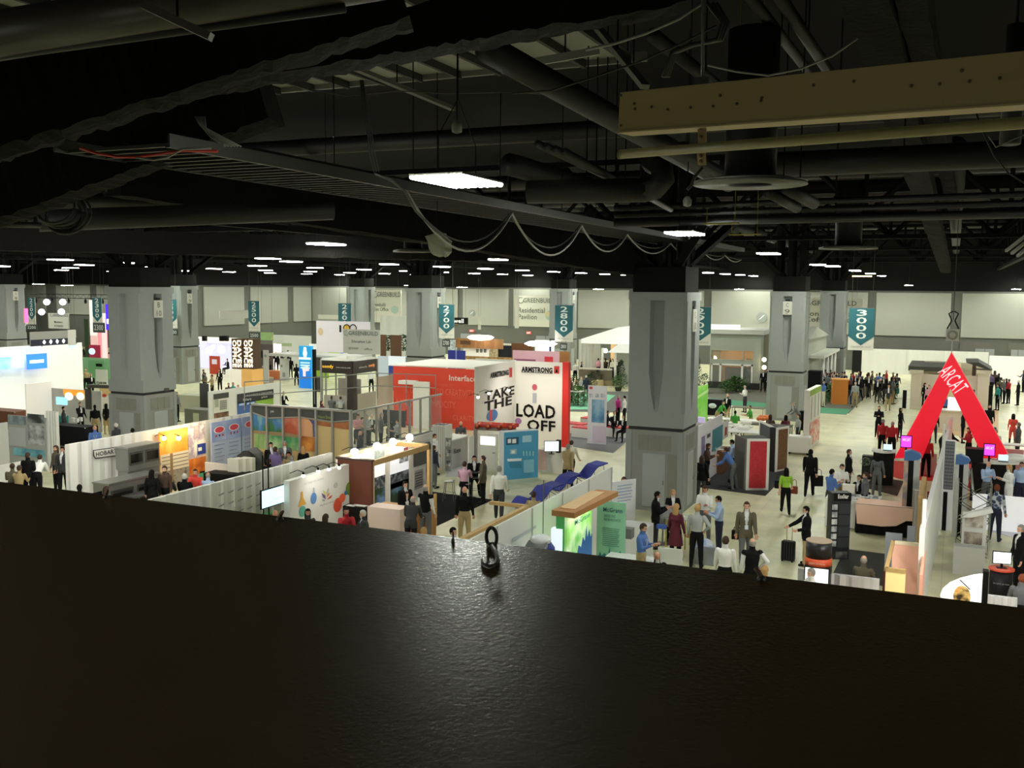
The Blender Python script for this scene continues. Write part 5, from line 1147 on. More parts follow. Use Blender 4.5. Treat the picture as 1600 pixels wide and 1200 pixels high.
# red gantry display
gq = at(757, 735, 0)
gt = thing('gantry_display', 'grey steel frame carrying red pipes with orange clamps', 'display', (0, 0, 0))
RP = mat('c8321f', .4); A = onY(742, 664, 39.6); B = onY(806, 667, 39.6); Dp = B-A
for k, off in enumerate((0, .55)):
    o_ = Vector((-.1*k, .5*k, 0)); MB().tube([A+o_, B+o_], .085, 8).obj('red_pipe', RP, gt, True)
for t_ in (.08, .35, .62, .9): 
    c = A.lerp(B, t_); MB().tube([c+Vector((.05, -.25, 0)), c+Vector((-.15, .75, .02))], .06, 8).obj('clamp', mat('e06a2a', .4), gt, True)
    MB().ball(tuple(c+Vector((0, -.1, -.05))), .13, 8).obj('joint', mat('7a2018', .5), gt, True)
PW = mat('989790', .5, 0, .3)
for t_ in (.02, .98): 
    c = A.lerp(B, t_); MB().box(c.x-.07, c.y-.07, 0, c.x+.07, c.y+.07, A.z-.08).obj('frame_post', PW, gt)
c0, c1 = A.lerp(B, 0), A.lerp(B, 1); MB().tube([c0-Vector((0, 0, .15)), c1-Vector((0, 0, .15))], .08, 4).obj('frame_beam', PW, gt)
dp = wallS('door_panel', 'white framed glass door display under the red pipes', 'display', 748, 677, 777, 734, mat('e7e3d6', .5)); dp.frect(.1, .93, .9, .7, mat('f8fafa', .4, .5), 'bright_pane', 1); dp.frect(.1, .66, .9, .06, mat('eeeadf', .4), 'door_leaf', 1)
MB().tube([(dp.L*.78, -.06, dp.H*.5), (dp.L*.92, -.06, dp.H*.5)], .02, 6).obj('handle', STEEL, dp.o)
wallS('display_board', 'red and black strip panel left of the white glass door', 'panel', 741, 681, 746, 712, mat('b8302c', .5))
a, b = at(787, 750.5, 0), at(840.5, 745.5, 0); th_ = onY(787, 676, a.y).z
bl = Board('info_panel', 'tall sky-blue information panel with pictures standing before the gantry', 'panel', a, b, 0, th_, mat('4a9cc4', .5), th=.25)
MB().box(-.08, 0, 0, 0, .3, th_).obj('white_edge', mat('dfe3e4'), bl.o); MB().box(-.08, 0, th_, bl.L, .3, th_+.04).obj('top_edge', mat('d5dde2'), bl.o)
bl.rect(791, 684, 810, 694, mat('24506e'), 'dark_picture', 1); bl.rect(793, 686, 798, 692, WHITE, 'picture_tile', 2); bl.rect(800, 686, 806, 692, WHITE, 'picture_tile', 2)
bl.rect(797, 702, 807, 709, mat('9fb9c4'), 'device_picture', 1); bl.rect(799, 704, 804, 708, WHITE, 'device_screen', 2)
bl.poly([(792, 717), (815, 716), (814, 720), (793, 721)], mat('dfe9ec'), 'shelf_picture', 1); bl.poly([(794, 721), (814, 720), (815, 731), (797, 731)], mat('3a83a4'), 'printed_shade', 1)
for i in range(4): bl.rect(816, 681+2.6*i, 830, 682.4+2.6*i, mat('a9d3e4'), 'text_line', 1)
for i in range(4): bl.rect(817+5*i, 705, 818.5+5*i, 712, mat('a9d8d4'), 'figure_line', 1)
for i in range(8): bl.rect(818, 719+2.5*i, 834, 720+2.5*i, mat('86c0d8'), 'text_line', 1)
cr = wallS('counter', 'white reception counter with pinkish end right of the blue panel', 'counter', 841, 702, 879, 737, mat('efe9e0', .5), th=1.0); cr.frect(0, 1, .35, .1, mat('f2c8bc', .6), 'pinkish_end', 1)
screen(at(862, 696, 1.35), .6, .42, .5, 'computer monitor with pale window on the reception counter', mat('dfe6ea', .4, .6), cr.H); tag(MB().box(-.09, -.08, 0, .09, .08, .55).obj('speaker', BLACK, None, False, (at(873, 694, 1.35).x, at(873, 694, 1.35).y, cr.H)), 'small black tower speaker right of the counter monitor', 'speaker')
dc = wallX('counter', 'grey display counter with dark lettering left of the gantry', 'counter', 703, 690, 732, 1.25, mat('a8a6a2', .6), th=.9); dc.ftext('Kone', .2, .7, .55, .52, mat('1c1c1c'), 'lettering', 1, .02); MB().box(-.05, -.05, dc.H, dc.L+.05, 1.0, dc.H+.05).obj('white_top', WHITE, dc.o)
wallX('exhibit_wall', 'white side wall strip behind the grey display counter', 'wall panel', 733, 683, 741, 2.1, mat('e3e0d8'))
st = wallS('shelf_tower', 'white ribbed display tower beside the wooden booth end', 'tower', 675, 664, 695, 733, mat('d9d8cf', .6), th=.7)
for k in range(6): st.frect(.02+.165*k, .97, .05+.165*k, .02, mat('b5b4ab'), 'rib', 1)
for k in range(3): MB().box(st.L*(.1+.3*k), .1, st.H, st.L*(.25+.3*k), .6, st.H+.01).obj('dark_slot', BLACK, st.o)
lr = wallS('leaflet_rack', 'grey rack with leaflets right of the ribbed tower', 'rack', 696, 684, 705, 736, mat('9a9a98', .5)); 
for k in range(3): lr.frect(.1, .95-.3*k, .9, .75-.3*k, photo('e6e6e2', '4a4f58', 6), 'leaflet', 1)
carpet('carpet', 'pale grey carpet under the grey display counter', [(696, 745), (742, 745), (760, 716), (706, 716)], mat('b5b6b4', .9))
carpet('carpet', 'black carpet on which the stools stand, centre', [(671, 768), (770, 781), (683, 822), (640, 830)], mat('17171a', .95))
tag(MB().box(-.04, -.04, 0, .04, .04, 1.1).obj('wooden_post', WOOD, None, False, at(680, 822, 0)), 'pale wooden post at the left edge of the black carpet', 'post')
stool(at(702, 782, 0), 'dark metal bar stool standing empty on the black carpet', STEEL, .75, .3)
stool(at(728, 786, 0), 'metal bar stool under the woman in the pink shirt', STEEL, .75, .2); stool(at(743, 776, 0), 'metal bar stool under the man in the black suit by the gantry', STEEL, .75, .5)
table(at(737, 778, 0), .6, .6, 1.0, BLACK, 'small black high table between the two seated stools', 0, BLACK, round_=True)
# ================================================================ LOUNGERS AND McGRANN BOOTH
gw = wallX('half_wall', 'white and glass half wall running down from the white corner, behind the McGrann booth', 'wall panel', 640, 880, 957, 2.44, mat('dededc', .5), X=at(956, 730, 2.44).x) if False else None
p0 = at(956, 730, 2.44); GX = p0.x
gw = Board('exhibit_wall', 'long white wall behind the McGrann booth running down to the ledge', 'wall panel', (GX, onX(712, 850, GX).y), (GX, p0.y), 0, 2.44, mat('e2e2de', .6))
for k in range(5): gw.frect(.2*k+.195, 1, .2*k+.2, 0, mat('b5b5b0'), 'panel_seam', 1)
gw.frect(.28, .8, .42, .77, mat('b9bcc4'), 'faint_lettering', 1)
wr = thing('wooden_rail', 'pale wooden rail frame behind the white wall, left of the loungers', 'rail', (0, 0, 0))
WX_ = GX-1.0; ya, yb = onX(712, 845, WX_-.5).y, onX(823, 788, WX_-.5).y; zz = onX(823, 788, WX_).z
a, b = at(705, 850, 1.15), at(824, 789, 1.15)
XW = b.x; 
MB().box(XW-.08, a.y, 1.05, XW+.08, b.y, 1.15).obj('top_rail', WOOD, wr); MB().box(XW-1.3, b.y-.08, 1.05, XW, b.y+.08, 1.15).obj('end_rail', WOOD, wr)
for k in range(5):
    y = a.y+(b.y-a.y)*k/4; MB().box(XW-.05, y-.05, 0, XW+.05, y+.05, 1.05).obj('post', WOOD, wr)
MB().box(XW-.03, a.y, .1, XW+.03, b.y, .95).obj('white_infill', mat('e6e4da', .7), wr)
def prof_(t):
    K = [(0, .34), (.2, .62), (.45, .46), (.78, .9), (1, .96)]
    for (a, b), (c, d) in zip(K, K[1:]):
        if t <= c:
            u = (t-a)/(c-a); u = u*u*(3-2*u); return b+(d-b)*u
    return .96
def lounger(p, rot, label):
    o = thing('wave_lounger', label, 'lounger', (p[0], p[1], 0), rot); n = 16; top = []
    for i in range(n+1):
        t = i/n; top.append((-1.0+2.0*t, prof_(t)))
    MB().prism([(x, z) for x, z in top]+[(x, z-.045) for x, z in reversed(top)], 'y', -.34, .34).obj('fabric', mat('2c3796', .7), o)
    for s_ in (-1, 1): 
        MB().tube([(-.75, s_*.3, .0), (-.6, s_*.3, .5), (-.3, s_*.3, .45), (.5, s_*.3, .02)], .014, 6).obj('leg_frame', STEEL, o); 
    MB().tube([(.9, -.3, .0), (.8, -.3, .85), (.8, .3, .85), (.9, .3, 0)], .014, 6).obj('leg_frame', STEEL, o); return o
lounger(at(838, 800, 0), R(62), 'nearest royal blue wave lounger behind the white wall'); lounger(at(868, 782, 0), R(62), 'middle royal blue wave lounger in the row'); lounger(at(912, 762, 0), R(62), 'farthest royal blue wave lounger, at the upper right of the row')
# McGrann booth
wc = thing('booth_canopy', 'wooden slab canopy over the green lit McGrann wall', 'canopy', (0, 0, 0))
ca, cb, cc = at(862, 797, 2.5), at(932, 764.5, 2.5), at(942.5, 767, 2.5)
MB().prism([(ca.x, ca.y), (ca.x+.62, ca.y-.05), (cb.x+.62, cb.y), (cb.x, cb.y)], 'z', 2.36, 2.5).obj('slab', mat('b07a45', .5, 0, 0, 0, .12, 3), wc)
MB().box(ca.x+.1, ca.y+.3, 2.5, ca.x+.5, cb.y-.3, 2.515).obj('pale_inlay', mat('d8b483', .5, 0, 0, 0, .1, 5), wc)
mx = ca.x+.35
mg = hungX('lightbox_wall', 'green glowing McGrann wall with blue skyline under the wooden canopy', 'lightbox', 888, 800, 924, 868, mx, photo('a9d98c', '5cc04a', .7, 'cfeab8', .4)); 
mg = None
for o_ in [q for q in COL.objects if q.name.startswith('lightbox_wall')]: bpy.data.objects.remove(o_)
y0, y1 = onX(886, 800, mx).y, onX(925, 785, mx).y
mg = Board('lightbox_wall', 'green glowing McGrann wall with blue skyline under the wooden canopy', 'lightbox', (mx, y0), (mx, y1), 0, 2.36, photo('8fd06a', '4fb83e', .8, 'd2ecc0', .3))
mg.text('McGrann', 897, 813, 821, 920, mat('1f5f86'), 'lettering', 2, .01)
sk = [(0, 0), (0, .08), (.1, .12), (.15, .2), (.22, .16), (.3, .24), (.38, .2), (.45, .3), (.55, .26), (.62, .36), (.7, .3), (.76, .46), (.8, .32), (.88, .4), (.94, .3), (1, .34), (1, 0)]
mg.poly([(a, b+(.3 if b else 0)) for a, b in sk], mat('2a5fa0', .5, .15), 'skyline', 1, True)
mf = Board('lightbox_wall', 'narrow green lit front panel left of the McGrann wall', 'lightbox', (mx-.3, y0+.03), (mx-.02, y0+.03), 0, 2.36, mat('3f8f4a', .5, .25))
for k in range(3): area_((mx+.25, y0+(y1-y0)*(.2+.3*k), 2.3), 6, .1, (mx, y0+(y1-y0)*(.2+.3*k), .6), (.8, 1, .6))
mb = wallY('banner_stand', 'pale green McGrann banner with dark skyline foot, standing right', 'banner', 933, 782, 977.5, 2.15, mat('8fc3a6', .6))
mb.text('McGrann', 943, 792, 799, 973, mat('1d4f66'), 'lettering', 1, .012); mb.text('ENERGY AND\nWATER RESOURCES', 944, 803, 813, 970, mat('3a6a6c'), 'lettering', 1)
for i in range(10): mb.frect(.2+.02*(i % 2), .66-.025*i, .82-.03*(i % 3), .655-.025*i-.006, mat('5e9484'), 'text_line', 1)
mb.poly([(a, b+(.16 if b else 0)) for a, b in [(0, 0), (0, .1), (.08, .12), (.14, .18), (.2, .13), (.3, .17), (.36, .14), (.44, .17), (.47, .25), (.5, .17), (.6, .16), (.66, .19), (.72, .14), (.8, .19), (.86, .22), (.9, .16), (1, .18), (1, 0)]], mat('2f6d7e'), 'skyline', 1, True)
# blue curved kiosk
kq = at(845, 862, 0); KX, KY = -8.85, onX(846, 832, -8.85).y
kk = thing('curved_kiosk', 'royal blue and white curved kiosk with silver dome top, by the ledge', 'kiosk', (KX, KY, 0), math.pi/2); kk.scale = (1, 1, 1.3)
MB().lathe([(.34, 0), (.36, .9), (.33, 1.35), (.2, 1.5)], 0, 0, 24).obj('blue_body', mat('26318c', .4), kk, True)
MB().ball((-.05, 0, 1.5), .24, 10, 0, 1.1, 1.1, .45).obj('white_dome', mat('e9edf0', .25), kk, True)
MB().prism([(-1.0, .9), (-.8, 1.2), (-.5, 1.4), (-.2, 1.5), (-.2, 1.42), (-.5, 1.3), (-.75, 1.1), (-.9, .8)], 'y', -.25, .25).obj('silver_wing', mat('b5b8ba', .3, 0, .7), kk)
MB().tube([(.1, 0, 1.55), (.1, 0, 2.6)], .012, 6).obj('pole', STEEL, kk)
lx = at(872, 825, 2.0); lb_ = tag(MB().box(-.15, -.1, 0, .15, .1, 2.0).obj('lightbox_column', mat('dfeaf2', .4, .6), None, False, (lx.x, lx.y, 0)), 'tall slim white lightbox column between the kiosk and the green wall', 'lightbox')
MB().box(-.13, -.11, .2, .13, -.101, 1.2).obj('blue_print', mat('8fb0d0', .5, .3), lb_); MB().box(.17, -.06, 1.1, .32, .06, 1.45).obj('side_case', mat('dfe1e0'), lb_)
MB().tube([(-.1, -.11, .9), (.2, -.3, 0)], .015, 6).obj('front_leg', BLACK, lb_)
aw = Board('angled_panel', 'white slanted-top panel with blue text left of the big centre column', 'panel', at(950, 850, 0), at(992, 842, 0), 0, 1.95, mat('e9eaea', .5))
for i in range(6): aw.frect(.3, .93-.05*i, .85-.05*(i % 2), .915-.05*i, mat('9fb2cf'), 'text_line', 1)
wt = tag(MB().box(-.6, -.35, 0, .6, .35, .95).obj('counter', mat('e6e7e6', .5), None, False, at(985, 866, 0)), 'white counter block behind the pale green banner', 'counter'); tag(MB().box(-.2, -.15, 0, .2, .15, .28).obj('storage_box', mat('77797a', .5), None, False, at(978, 840, .95)+Vector((0, 0, .005))), 'grey box standing on the white counter block', 'box')
table(at(983, 873, .75), 1.3, .9, .75, mat('e2e4e4'), 'white table at the ledge, behind the man in blue shirt', 0, None, mat('d9dbdb', .8))
wallY('half_wall', 'white half wall at the ledge, right of the bald man', 'wall panel', 1028, 855, 1066, 1.0, mat('d9dad4', .7))
ct = thing('counter_stool', 'grey rounded chair back by the woman in the dark red dress', 'chair', at(1035, 850, 0)); MB().lathe([(.3, .62), (.36, .9), (.34, 1.1), (.2, 1.22)], 0, 0, 18).obj('shell', mat('8f918f', .6), ct, True); MB().tube([(0, 0, 0), (0, 0, .62)], .03, 8).obj('post', STEEL, ct); MB().lathe([(.25, 0), (.25, .02)], 0, 0, 16).obj('foot', STEEL, ct)
table(at(1033, 852, 0)+Vector((.5, .1, 0)), .7, .7, .95, glass('dfe6e6', .4), 'small glass topped high table between the standing group', 0, mat('b0a04a', .4))
tag(MB().box(-.14, -.05, 0, .14, .05, .12).obj('leaflet_pile', mat('3a5fb0', .6), None, False, at(1034, 826, .96)), 'blue and white leaflets lying on the small glass table', 'papers')
tag(MB().ball((0, 0, .3), .3, 8, 0, 1, .8, 1).obj('shopping_bag', photo('8fa6d6', 'dfe4ee', 5), None, True, at(1101, 872, 0)), 'blue white plastic bag in the grey bin on the floor', 'bag')
tag(MB().box(-.32, -.25, 0, .32, .25, .42).obj('bin', mat('8b8f90', .6), None, False, at(1104, 880, 0)), 'grey bin on the floor beside the man in the grey sweater', 'bin')
# suitcase
sq = at(1231, 877, 0); su = thing('suitcase', 'black upright rolling suitcase with raised silver handle', 'suitcase', sq, R(-10))
MB().box(-.19, -.12, .04, .19, .12, .62).obj('body', mat('121214', .5), su, False, None, 0, .04)
for k in range(5): MB().box(-.17+.075*k, -.127, .08, -.145+.075*k, -.118, .58).obj('rib', mat('222226', .4), su)
MB().tube([(-.08, .07, .6), (-.08, .07, 1.0), (.08, .07, 1.0), (.08, .07, .6)], .012, 6).obj('handle', mat('b9a86a', .4, 0, .5), su)
for s_ in (-1, 1):
    for t_ in (-1, 1): MB().ball((s_*.15, t_*.08, .03), .03, 6).obj('wheel', BLACK, su)
# ================================================================ RED DOOR TOWERS BOOTH
carpet('carpet', 'dark grey carpet under the framed door towers', [(1080, 760), (1196, 775), (1232, 738), (1210, 700), (1110, 700), (1060, 740)], mat('26282b', .95))
def framed(name, label, pa, pb, h, colm, side, dl=1.0):
    a, b = at(*pa, 0), at(*pb, 0); B_ = Board(name, label, 'tower', a, b, 0, h, mat('e9e8e2', .6), th=.05)
    B_.frect(.13, .955, .87, .05, colm, 'carpet_sample', 1)
    MB().box(.0, .05, 0, B_.L, dl, h).obj('tower_body', side, B_.o); return B_
RS = photo('c21f2a', 'd83038', 40, 'b01a26'); GRYB = mat('77726b', .8, 0, 0, .2, .15, 12); 
ht = onY(1168, 686, at(1168, 767).y).z
B_ = framed('door_tower', 'white framed tower panel with bright red carpet sample, nearest', (1165, 766.5), (1200.5, 766.5), ht, photo('b5202b', 'd23038', 30, 'c02430'), mat('211d1b', .6), 1.0)
a, b = at(1148, 759, 0), at(1163, 766, 0); sp_ = Board('display_board', 'grey textured left side of the red sample tower', 'panel', at(1146, 757, 0), at(1162, 766, 0), 0, ht, GRYB)
ht2 = onY(1212, 668, at(1212, 737).y).z
B2 = framed('door_tower', 'white framed tower panel with brown grass-like sample', (1211.5, 738), (1231, 734), ht2, photo('5a3f22', '7d5a30', 25, '6b4a28'), mat('2c2723', .6), .35)
B3 = Board('door_tower', 'white framed tower panel with slate grey sample, between red and brown', 'tower', at(1184, 722, 0), at(1207, 736, 0), 0, ht2, mat('e9e8e2', .6)); B3.frect(.1, .96, .9, .04, mat('4a5052', .7), 'carpet_sample', 1)
pw2 = wallX('exhibit_wall', 'white poster wall right of the centre column', 'wall panel', 1087, 669, 1129, 2.5, mat('dedcdf', .6))
for a_, t_, b_, u_, m_, lb in ((1096, 683, 1100, 712, mat('8a7ca0'), 'violet_poster'), (1102, 677, 1111, 704, mat('d9d9dc'), 'text_poster'), (1113, 672, 1128, 695, mat('2b7d86'), 'teal_poster'), (1129, 660, 1137, 682, mat('d8d6d0'), 'red_mark_poster')): pw2.rect(a_, t_, b_, u_, m_, lb, 1)
pw2.rect(1104, 679, 1109, 682, DARKGREY, 'text_line', 2); pw2.rect(1132, 668, 1135, 679, mat('9c3f30'), 'red_mark', 2)
o = tag(MB().box(-.5, -.7, 0, .5, .7, 1.0).obj('counter', mat('6b4a30', .6), None, False, at(1117, 735, 0)), 'brown counter with samples beside the poster wall', 'counter'); papers(at(1122, 702, 1.02), 1.003, .7, .25, 'white boards lying on the brown sample counter', WHITE, .7)
tag(MB().ball((0, 0, .12), .12, 8).obj('globe', mat('7fc0b8', .4), None, True, at(1115, 706, 1.005)), 'small turquoise globe on the brown sample counter', 'globe')
table(at(1150, 672, .9), 2.6, 1.4, .9, mat('ecebe4'), 'white table heaped with samples behind the grey tower', 0, None)
rnd = random.Random(5)
for k in range(9): tag(MB().box(-.25, -.18, 0, .25, .18, .06+.04*(k % 3)).obj('sample_box', mat('f0efe8', .6), None, False, at(1136+rnd.uniform(0, 34), 666+rnd.uniform(-4, 6), .9)+Vector((0, 0, .004))), 'white sample box on the heaped white table', 'box', 'white sample boxes on the heaped table')
for k in range(6): tag(MB().ball((0, 0, .12), .15, 7, 0, 1, 1, .8).obj('orange_bag', mat('e07a3c', .6), None, True, at(1186+k*3.2, 658-(k % 2)*3, .95)), 'orange and white wrapped bag on the back table', 'bag', 'orange wrapped bags on the back table')
table(at(1198, 664, .9), 2.6, .8, .94, mat('3a332c'), 'dark table with orange bags behind the slate tower', 0, BLACK)
cart = tag(MB().box(-.55, -.4, .12, .55, .4, .85).obj('white_cart', mat('e6e5dc', .6), None, False, at(1248, 709, 0)), 'white cart on wheels right of the brown sample tower', 'cart')
for s_ in (-1, 1): MB().box(s_*.45-.06, -.3, 0, s_*.45+.06, .3, .12).obj('wheel_bar', BLACK, cart)
MB().box(-.5, -.35, .85, .5, .35, .89).obj('cart_top', mat('f3f2ea'), cart)
vb = Board('banner_stand', 'white banner with green top and red food pattern by the aisle', 'banner', at(1262, 704, 0), at(1280, 690, 0), 0, 3.0, mat('ebe9e2', .6), th=.25)
vb.frect(0, 1, 1, .9, mat('9cc24a'), 'green_top', 1); vb.frect(.1, .45, .95, .05, photo('e9e2d8', 'd9604a', 3), 'food_picture', 1)
for k in range(3): vb.frect(.15+.3*k, .88, .2+.3*k, .5, mat('9ab89a'), 'bottle_print', 1)
tag(MB().box(-.25, -.2, 0, .25, .2, 1.1).obj('black_cabinet', BLACK, None, False, at(1256, 672, 0)), 'black cabinet behind the woman in patterned top', 'cabinet')
# green shirts area
gb = Board('banner_stand', 'bright green slanted banner right behind the centre column', 'banner', at(1082, 664, 0), at(1105, 657, 0), 0, 2.2, photo('6fc040', '8ed060', 1.2, None, .1)); gb.poly([(0, .62), (1, .8), (1, .88), (0, .7)], mat('c9f0a0'), 'pale_stripe', 1, True)
table(at(1152, 655, .78), 3.2, .9, .78, mat('ecebe6'), 'white meeting table where people in green shirts sit', 0, BLACK)
tag(MB().box(-.9, -.3, 0, .9, .3, 1.0).obj('black_counter', mat('101114', .5), None, False, at(1112, 648, 0)), 'black counter behind the green banner', 'counter'); tag(MB().ball((0, 0, .15), .15, 6, 0, 1.6).obj('plate_pile', mat('c9cfd4'), None, True, at(1113, 638, 1.0)), 'grey white heap on the black counter', 'papers')
tag(MB().box(-.28, -.1, 0, .28, .1, .28).obj('lavender_box', mat('c0b4dc', .5, .3), None, False, at(1093, 660, 1.0).xy.to_3d()+Vector((0, 0, 1.0))), 'small lavender glowing box at the poster wall start', 'box')
tag(MB().box(-.35, -.3, 0, .35, .3, 1).obj('cabinet', mat('c9c7c2'), None, False, at(1093, 660, 1.0).xy.to_3d()), 'low pale cabinet carrying the lavender box', 'cabinet')
# ================================================================ LOUNGE BENCHES BY THE COLUMN
carpet('carpet', 'grey carpet of the lounge area left of the centre column', [(888, 697), (958, 708), (990, 680), (990, 660), (890, 660)], mat('77777a', .95))
carpet('carpet', 'dark grey carpet strip before the garden area', [(888, 643), (984, 645), (984, 612), (888, 612)], mat('5d5e58', .95), .010)
def bench(px, py, w, d, label):
    q = at(px, py, 0); o = tag(MB().box(-w/2, -d/2, 0, w/2, d/2, .5).obj('bench', mat('e2dfdb', .6), None, False, q, R(-12)), label, 'bench'); MB().box(-w/2, -d/2, .5, w/2, d/2, .56).obj('red_cushion', mat('d8323a', .6), o); return o
bench(897, 676, 1.5, .8, 'white bench with red cushion touching the red wall edge'); bench(915, 683, 1.3, .8, 'white bench with red cushion behind the building banner'); bench(921, 667, .8, .7, 'small white bench with red cushion at the back'); bench(963, 682, 1.4, .8, 'white bench with red cushion under the seated dark suits')
ub = wallS('banner_stand', 'white banner with blue glass building picture in the lounge', 'banner', 919, 602, 948, 693, mat('d3d3da', .6)); ub.rect(925, 624, 944, 661, photo('3f6f98', '8fb2c8', 1.2, '5a8fb4'), 'building_picture', 1); ub.rect(921, 604, 926, 608, mat('c83a44'), 'red_logo', 1)
for k in range(3): ub.rect(921+9*k, 615, 927+9*k, 621, photo('8a92a0', 'c0c6d0', 5), 'small_picture', 1)
ub.rect(926, 665, 946, 692, mat('c7bccd'), 'lilac_block', 1)
# ================================================================ SHOW HOUSES
TURF = mat('4f9a76', .95, 0, 0, 0, .1, 6)
carpet('carpet', 'green turf strip in front of the grey show house', [(1090, 628), (1205, 640), (1212, 632), (1100, 621)], TURF, .02); carpet('carpet', 'green turf strip at the garden corner near the aisle', [(1262, 644), (1322, 648), (1330, 640), (1264, 636)], TURF, .02)
carpet('carpet', 'mint green turf before the porch house', [(890, 640), (935, 640), (962, 618), (900, 612)], mat('7fc4a0', .95), .022); carpet('carpet', 'grey paving carpet of the garden around the show house', [(1096, 621), (1326, 646), (1372, 600), (1110, 596)], mat('6b6a5e', .95), .008)
HY = at(1150, 607, 0).y
a, b = onY(1108, 600, HY), onY(1187, 600, HY); hl, hr = a.x, b.x
hz = lambda py: onY(1150, py, HY).z
sh = thing('show_house', 'grey show house with large lit white-framed window, right of centre column', 'house', (hl, HY, 0)); HW = hr-hl
SID = mat('9ca296', .8, 0, 0, 0, .04, 2); zt = hz(522)
z1, z2, z3, z4 = hz(601), hz(569), hz(563), hz(547)
X = lambda px: onY(px, 580, HY).x-hl
w1, w2, w3 = X(1111), X(1176), HW
m_ = MB(); m_.box(0, 0, 0, w1, .2, zt).box(w2, 0, 0, HW, .2, zt).box(w1, 0, 0, w2, .2, z1).box(w1, 0, z2, w2, .2, z3).box(w1, 0, z4, w2, .2, zt); m_.box(0, .2, 0, .15, 5, zt).box(HW-.15, .2, 0, HW, 5, zt); m_.obj('front_wall', SID, sh)
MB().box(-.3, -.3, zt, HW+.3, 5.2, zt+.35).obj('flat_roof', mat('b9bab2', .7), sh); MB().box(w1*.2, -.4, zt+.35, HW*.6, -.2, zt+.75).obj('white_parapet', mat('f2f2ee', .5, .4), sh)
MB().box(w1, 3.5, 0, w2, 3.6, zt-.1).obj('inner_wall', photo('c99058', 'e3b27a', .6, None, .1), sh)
fm = MB(); W_ = mat('eceae4', .5)
for x0, x1, za, zb in ((w1, w2, z1-.1, z1+.15), (w1, w2, z2-.12, z2), (w1, w1+.12, z1, z2), (w2-.12, w2, z1, z2), (X(1124), X(1127), z1, z2), (X(1158), X(1161), z1, z2)): fm.box(x0, -.06, za, x1, .05, zb)
fm.obj('window_frame', W_, sh); MB().box(w1, .06, z1, w2, .08, z2).obj('window_pane', glass('9fb0a8', .25), sh)
fm = MB(); 
for x0, x1, za, zb in ((w1, w2, z3, z3+.06), (w1, w2, z4-.06, z4), (X(1160), X(1162), z3, z4)): fm.box(x0, -.03, za, x1, .05, zb)
fm.obj('transom_frame', mat('a9a898'), sh); MB().box(w1, .06, z3, w2, .08, z4).obj('transom_pane', glass('d8c8a8', .2), sh)
MB().box(0, -.5, 0, HW, 0, .5).obj('dark_plinth', mat('262823', .8), sh)
tag(MB().box(-1.0, 0, 0, 1.0, .8, 1.5).obj('red_sofa', mat('8f4a3c', .7), None, False, (hl+X(1146), HY+1.6, .02)), 'reddish sofa seen through the show house window', 'sofa')
area_((hl+HW*.5, HY+2.0, zt-.6), 60, 1.2, (hl+HW*.5, HY+2.4, 0), (1, .75, .45))
tag(MB().ball((0, 0, 0), .22, 8).obj('table_lamp', mat('ffe2ac', .5, 5), None, True, onY(1116, 560, HY+1)), 'warm round lamp glowing in the upper show house window', 'lamp')
for k, (px, py) in enumerate(((1194, 562), (1194, 574), (1262, 562), (1262, 577))): 
    tag(MB().ball((0, 0, 0), .17, 8).obj('wall_lamp', mat('ffe6b4', .5, 6), None, True, onY(px, py, HY-.3)), ('upper', 'lower')[k % 2]+' warm wall lamp '+('left' if k < 2 else 'right')+' of the red-spot column', 'lamp')
# entrance recess between house and column, side house on right of the column
wallY('exhibit_wall', 'grey entrance wall of the show house next to the red-spot column', 'house wall', 1188, 520, 1206, zt, mat('8f9488', .8), Y=HY+1.5)
shx = wallX('exhibit_wall', 'pale clapboard side wall of the second show house receding right of column', 'house wall', 1262, 525, 1292, 4.3, mat('b5b8a8', .8), X=onY(1262, 560, HY-3).x)
for k in range(4): 
    MB().lathe([(.14, 0), (.12, 2.8)], shx.L*(.2+.22*k), -.9, 10).obj('porch_column', W_, shx.o, True)
MB().box(shx.L*.1, -1.1, 2.8, shx.L, 0, 3.0).obj('porch_roof', mat('d5d6ca'), shx.o); MB().prism([(0, 4.3), (shx.L*.3, 5.1), (shx.L, 4.1)], 'y', -.2, .3).obj('gable', mat('c2c4b6'), shx.o)
for k, (px, py, r, h, kd, lb) in enumerate(((1150, 612, .9, 1.1, 'bush', 'broad low bush under the lit show house window'), (1168, 606, .7, 2.3, 'bush', 'tall bush covering the right window corner'), (1135, 614, .6, .9, 'bush', 'small bush at the left of the window plinth'), (1090, 606, .6, 2.4, 'cone', 'dark cone shaped tree right of the centre column'), (1100, 614, .6, 1.4, 'bush', 'dark shrub beside the cone tree'), (1296, 628, .7, 1.2, 'bush', 'leafy bush left of the orange kiosk'), (1305, 622, .5, 1.1, 'bush', 'bush partly behind the orange kiosk'), (1289, 632, .4, .8, 'bush', 'small light green bush at the turf corner'))):
    plant(at(px, py, 0), r, h, lb, kd, LEAFG if k in (0, 2, 5, 7) else LEAFD, False)
table(at(1170, 636, 1.0), 1.9, .9, 1.0, mat('6f6a58'), 'wooden crate table in the garden before the show house', 0, mat('8f8f86'))
ok = tag(MB().box(-.5, -.4, 0, .5, .4, 1.7).obj('orange_kiosk', mat('e08a32', .5), None, False, at(1311, 631, 0), R(15)), 'orange kiosk box at the edge of the crowd', 'kiosk'); MB().box(-.55, -.45, 1.7, .55, .45, 1.78).obj('kiosk_top', mat('f0a858', .5), ok); MB().box(.5, -.3, .1, .51, .3, 1.6).obj('pale_side', mat('efe2d2'), ok)
dk_ = wallY('dark_booth', 'black draped booth side behind the man in blue shirt', 'booth', 1262, 588, 1283, 2.4, mat('121214', .8), Y=at(1270, 634).y, th=1)
